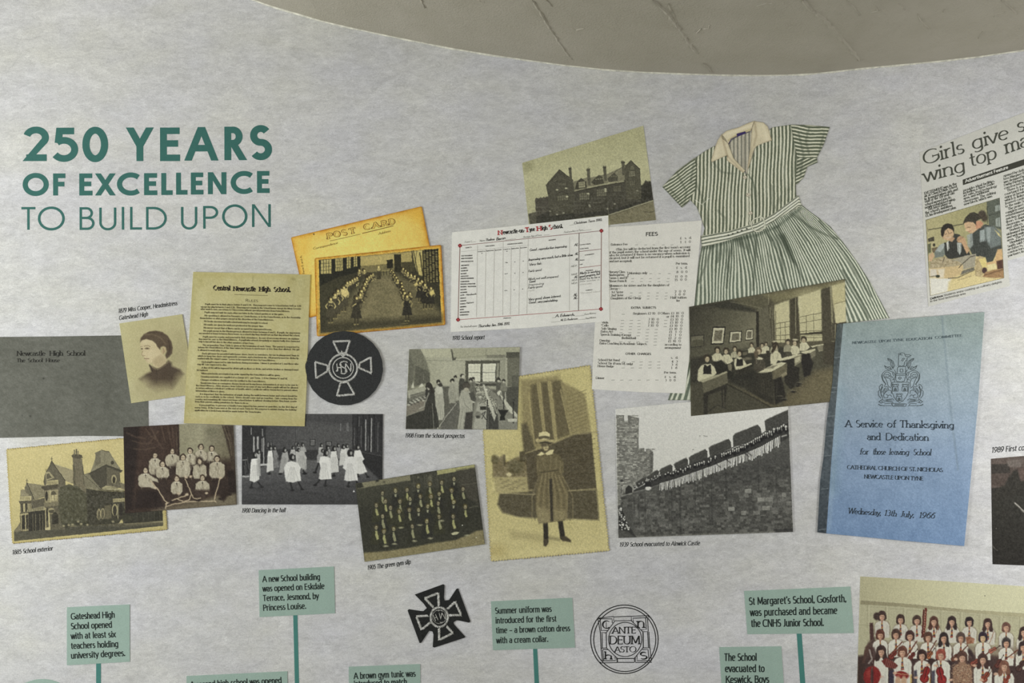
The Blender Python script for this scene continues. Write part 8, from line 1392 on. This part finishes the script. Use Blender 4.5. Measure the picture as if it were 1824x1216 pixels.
def singer(x, y, s=1.0, hair=(58, 42, 38), shirt=SH, tie=1, long=0, wd=1.0, face=(196, 150, 118), h=130):
    """x, y: face centre"""
    g.poly_(P4(x - 84 * s * wd, y + 110 * s, x - 60 * s * wd, y + 58 * s, x, y + 36 * s, x + 64 * s * wd, y + 58 * s, x + 88 * s * wd, y + 110 * s, x + 84 * s * wd, y + h * s * 1.3, x - 84 * s * wd, y + h * s * 1.3), (96, 72, 62), a=.5, soft=7)
    g.poly_(P4(x - 72 * s * wd, y + h * s * 1.5, x - 76 * s * wd, y + 96 * s, x - 58 * s * wd, y + 66 * s, x - 20 * s, y + 46 * s, x + 20 * s, y + 46 * s, x + 60 * s * wd, y + 66 * s, x + 78 * s * wd, y + 100 * s, x + 74 * s * wd, y + h * s * 1.5), shirt, soft=2)
    g.ln(P4(x - 52 * s * wd, y + 100 * s, x - 46 * s * wd, y + h * s * 1.4), 6, tuple(v * .84 for v in shirt), .6, 4).ln(P4(x + 54 * s * wd, y + 100 * s, x + 46 * s * wd, y + h * s * 1.4), 6, tuple(v * .84 for v in shirt), .6, 4)
    if long: g.poly_(P4(x - 36 * s, y - 20 * s, x - 60 * s, y + 60 * s, x - 50 * s, y + 92 * s, x - 22 * s, y + 84 * s, x, y + 40 * s, x + 24 * s, y + 84 * s, x + 52 * s, y + 90 * s, x + 58 * s, y + 58 * s, x + 36 * s, y - 20 * s), hair, soft=3)
    g.el(x, y - 8 * s, 46 * s, 52 * s, hair, soft=3).el(x - 24 * s, y + 18 * s, 22 * s, 28 * s, hair, soft=3).el(x + 24 * s, y + 18 * s, 22 * s, 28 * s, hair, soft=3)
    g.el(x, y + 44 * s, 13 * s, 16 * s, tuple(v * .85 for v in face), soft=2)
    if tie:
        for k in range(7): yy = y + (58 + k * 16) * s; w_ = (5 + k * 1.3) * s; g.poly_(P4(x - w_, yy, x + w_, yy - 5 * s, x + w_ * 1.1, yy + 11 * s, x - w_ * 1.1, yy + 16 * s), TI[k % 3], soft=.8)
    g.el(x, y + 8 * s, 26 * s, 35 * s, face, soft=2).poly_(P4(x - 30 * s, y - 6 * s, x - 24 * s, y - 34 * s, x, y - 40 * s, x + 26 * s, y - 32 * s, x + 30 * s, y - 4 * s, x + 12 * s, y - 16 * s, x - 8 * s, y - 14 * s), hair, soft=2)
    g.el(x + 17 * s, y + 14 * s, 10 * s, 26 * s, tuple(v * .78 for v in face), a=.5, soft=6).el(x - 8 * s, y + 16 * s, 9 * s, 9 * s, (222, 178, 146), a=.5, soft=5)
    g.ln(P4(x - 30 * s, y - 30 * s, x - 36 * s, y + 6 * s), 6, tuple(min(255, v * 1.6) for v in hair), .4, 4).ln(P4(x + 8 * s, y - 50 * s, x + 30 * s, y - 30 * s), 7, tuple(min(255, v * 1.7) for v in hair), .4, 4)
    q_ = np.random.default_rng(int(x + 3 * y))
    for k in range(7): a_ = x + q_.normal(0, 40 * s); b_ = y + (70 + q_.random() * 70) * s; g.ln(P4(a_, b_, a_ + q_.normal(0, 10), b_ + 30 * s), 5, (168, 162, 146), .45, 3)
    for d in (-10, 10): g.ln(P4(x + (d - 4) * s, y + 3 * s, x + (d + 4) * s, y + 3 * s), 4 * s, (70, 48, 42), .85, 1)
    g.ln(P4(x, y + 8 * s, x + 1 * s, y + 17 * s), 3 * s, (160, 112, 88), .6, 1.5).ln(P4(x - 8 * s, y + 26 * s, x + 8 * s, y + 26 * s), 4 * s, (168, 84, 74), .85, 1.5)
for x, y, hr, lg in ((400, 490, (66, 48, 42), 0), (585, 525, (62, 44, 38), 0), (750, 535, (70, 52, 44), 0), (920, 545, (84, 52, 42), 1), (1100, 545, (54, 40, 38), 1), (1275, 550, (48, 38, 38), 0), (1460, 565, (66, 46, 42), 1), (1645, 605, (104, 68, 56), 0), (1820, 650, (60, 44, 40), 1)): singer(x, y, .95, hr, long=lg, h=150, shirt=(196, 192, 174))
g.el(345, 490, 32, 40, (66, 50, 44), soft=4).ln(P4(840, 415, 832, 560, 818, 690), 20, (112, 40, 32), 1, 2).ln(P4(818, 430, 812, 560, 802, 700), 16, (86, 34, 28), 1, 2)
for k in range(9): g.el(835 - k * 2, 450 + k * 26, 4, 6, (196, 150, 120), a=.8, soft=1)
for pts in ((940, 660, 970, 590), (1480, 760, 1520, 650)): g.ln(P4(*pts), 7, (150, 96, 66), .9, 1)
g.poly_(P4(1235, 700, 1280, 690, 1330, 720, 1320, 765, 1250, 770), (150, 96, 66), soft=3).mottle(24, 3, 3, 4, pts=P4(1235, 700, 1330, 720, 1320, 765, 1250, 770))
g.poly_(P4(250, 860, 500, 830, 1000, 850, 1500, 880, 1900, 900, 1900, 1260, 200, 1260, 230, 960), (74, 54, 50), soft=14).poly_(P4(270, 740, 1800, 800, 1900, 900, 260, 900), (110, 88, 74), a=.5, soft=20)
for x, y, hr, lg in ((382, 680, (92, 52, 40), 0), (540, 675, (76, 54, 44), 0), (680, 690, (66, 42, 38), 0), (862, 705, (84, 54, 42), 0), (1020, 710, (50, 40, 38), 1), (1190, 710, (84, 66, 58), 0), (1412, 705, (50, 38, 48), 0), (1645, 760, (60, 52, 50), 0), (1815, 800, (60, 46, 44), 1)): singer(x, y, 1.0, hr, long=lg, h=150, face=(196, 146, 112) if x != 1412 else (204, 172, 120))
for pts in ((470, 885, 600, 750), (650, 890, 750, 740), (840, 910, 945, 735), (1195, 850, 1260, 780), (1370, 940, 1530, 800), (1640, 920, 1760, 830)): g.ln(P4(*pts), 12, (118, 58, 40), 1, 2).ln(P4(*pts), 3, (60, 34, 30), .8, 1)
def violin(x, y, r, ang, c):
    a_ = math.radians(ang); ux, uy = math.cos(a_), math.sin(a_); E = lambda k: (x + ux * k * r, y + uy * k * r)
    for k, q_ in ((-.55, .62), (.5, .5)): p_ = E(k); g.el(p_[0], p_[1], r * .62, r * q_, tuple(v * .6 for v in c), rot=ang, soft=2).el(p_[0], p_[1], r * .54, r * q_ * .86, c, rot=ang, soft=2)
    p_ = E(0); g.el(p_[0], p_[1], r * .5, r * .32, c, rot=ang, soft=2); g.el(x - uy * r * .2 - ux * r * .5, y + ux * r * .2 - uy * r * .5, r * .2, r * .12, tuple(min(255, v * 1.5) for v in c), rot=ang, a=.6, soft=4)
    p_, q_ = E(-.6), E(2.1); g.ln([p_, q_], 6, (48, 30, 28), .95, 1); g.el(q_[0], q_[1], 7, 7, (60, 34, 28), soft=1)
for x, y, r_, an, c in ((510, 880, 46, -48, (126, 48, 38)), (700, 890, 42, -52, (118, 46, 38)), (880, 880, 40, -54, (156, 88, 50)), (1130, 905, 40, -50, (110, 62, 46)), (1330, 955, 46, -38, (146, 68, 52)), (1510, 830, 40, -30, (168, 92, 70)), (1570, 965, 46, -60, (100, 52, 44)), (1790, 990, 56, -55, (78, 52, 46))): violin(x, y, r_, an, c)
for x, y, rx, ry, c in ((900, 960, 50, 50, (64, 44, 42)), (1290, 860, 20, 50, (60, 44, 44)), (720, 960, 16, 50, (70, 50, 46)), (1096, 990, 20, 70, (60, 46, 48))): g.el(x, y, rx, ry, c, rot=-30, soft=5)
g.poly_(P4(270, 800, 320, 800, 400, 1000, 300, 1040, 265, 920), (72, 48, 44), a=.9, soft=8).ln(P4(275, 830, 300, 920, 270, 960), 14, (196, 190, 176), .7, 4)
for x, y, hr, lg, wd in ((392, 845, (62, 44, 40), 1, .85), (605, 850, (104, 60, 46), 0, 1.1), (800, 885, (60, 40, 36), 0, 1.0), (990, 880, (146, 66, 50), 0, 1.1), (1410, 925, (72, 48, 42), 1, 1.1), (1625, 995, (120, 76, 58), 1, 1.2)): singer(x, y, 1.08, hr, long=lg, wd=wd, h=230, tie=x != 392)
singer(1205, 905, 1.15, (84, 56, 46), shirt=(150, 112, 84), tie=0, wd=1.1, h=230)
q = P4(1120, 975, 1160, 960, 1250, 960, 1300, 1000, 1320, 1260, 1095, 1260); rr = np.random.default_rng(3)
for k in range(420): x = 1100 + rr.random() * 215; y = 965 + rr.random() * 290; g.el(x, y, 4, 3, [(96, 66, 56), (196, 170, 130), (120, 84, 62), (180, 140, 104)][k % 4], a=.9, soft=.6)
g.poly_(P4(1170, 950, 1240, 950, 1230, 985, 1180, 985), (150, 112, 84), soft=3)
for x, y, r_, an, c in ((836, 1075, 74, -75, (146, 34, 32)), (990, 1085, 78, -104, (150, 34, 34)), (1440, 1100, 52, -62, (152, 66, 44)), (1655, 1120, 44, -60, (146, 60, 42))): violin(x, y, r_, an, c)
for x, y, rx, ry in ((300, 1090, 86, 100), (600, 1080, 70, 38)): g.el(x, y, rx, ry, (140, 34, 32) if x < 1100 else (150, 62, 42), rot=10, soft=4).el(x - rx * .3, y - ry * .2, rx * .35, ry * .4, (176, 58, 50), a=.6, soft=8)
g.poly_(P4(395, 940, 440, 905, 520, 950, 560, 985, 530, 1020, 440, 1000), (112, 42, 36), soft=3)
for k in range(6): g.ln(P4(450 + k * 18, 915 + k * 8, 432 + k * 18, 990 + k * 6), 3, (200, 180, 160), .6, 1)
for pts in ((520, 1060, 660, 1078), (830, 1000, 800, 1100), (950, 950, 960, 1160), (1430, 1150, 1560, 930), (875, 1180, 890, 1090), (300, 1000, 290, 1180)): g.ln(P4(*pts), 6, (190, 150, 100) if pts[0] < 700 else (96, 52, 40), .9, 1)
g.ln(P4(690, 1080, 690, 1260), 14, (196, 160, 70), .9, 2).ln(P4(880, 1110, 880, 1260), 10, (196, 160, 70), .9, 2)
for x in (470, 490, 720, 900): g.poly_(P4(x, 1040, x + 30, 1030, x + 30, 1260, x - 6, 1260), (52, 48, 66), a=.85, soft=5)
for x, y in ((560, 1150), (620, 1150)): g.el(x, y, 28, 60, (190, 150, 116), soft=4)
for x, y in ((400, 1100), (530, 1060), (740, 1105), (860, 980), (940, 985), (1090, 1130), (1400, 1130), (1540, 1070), (1700, 900), (1330, 985), (1140, 920)): g.el(x, y, 20, 13, (204, 160, 128), soft=3)
g.el(1432, 287, 5, 5, (40, 40, 36)).poly_(P4(390, 1100, 430, 1080, 430, 1260, 390, 1260), (190, 182, 170), a=.8, soft=5).el(300, 1090, 16, 90, (60, 44, 44), a=.8, soft=3)
g.tone(.96, .24).warp(.8, 3.6).speck(.14, 2.0).grain(4.5); g.build('print', LV(1), t)
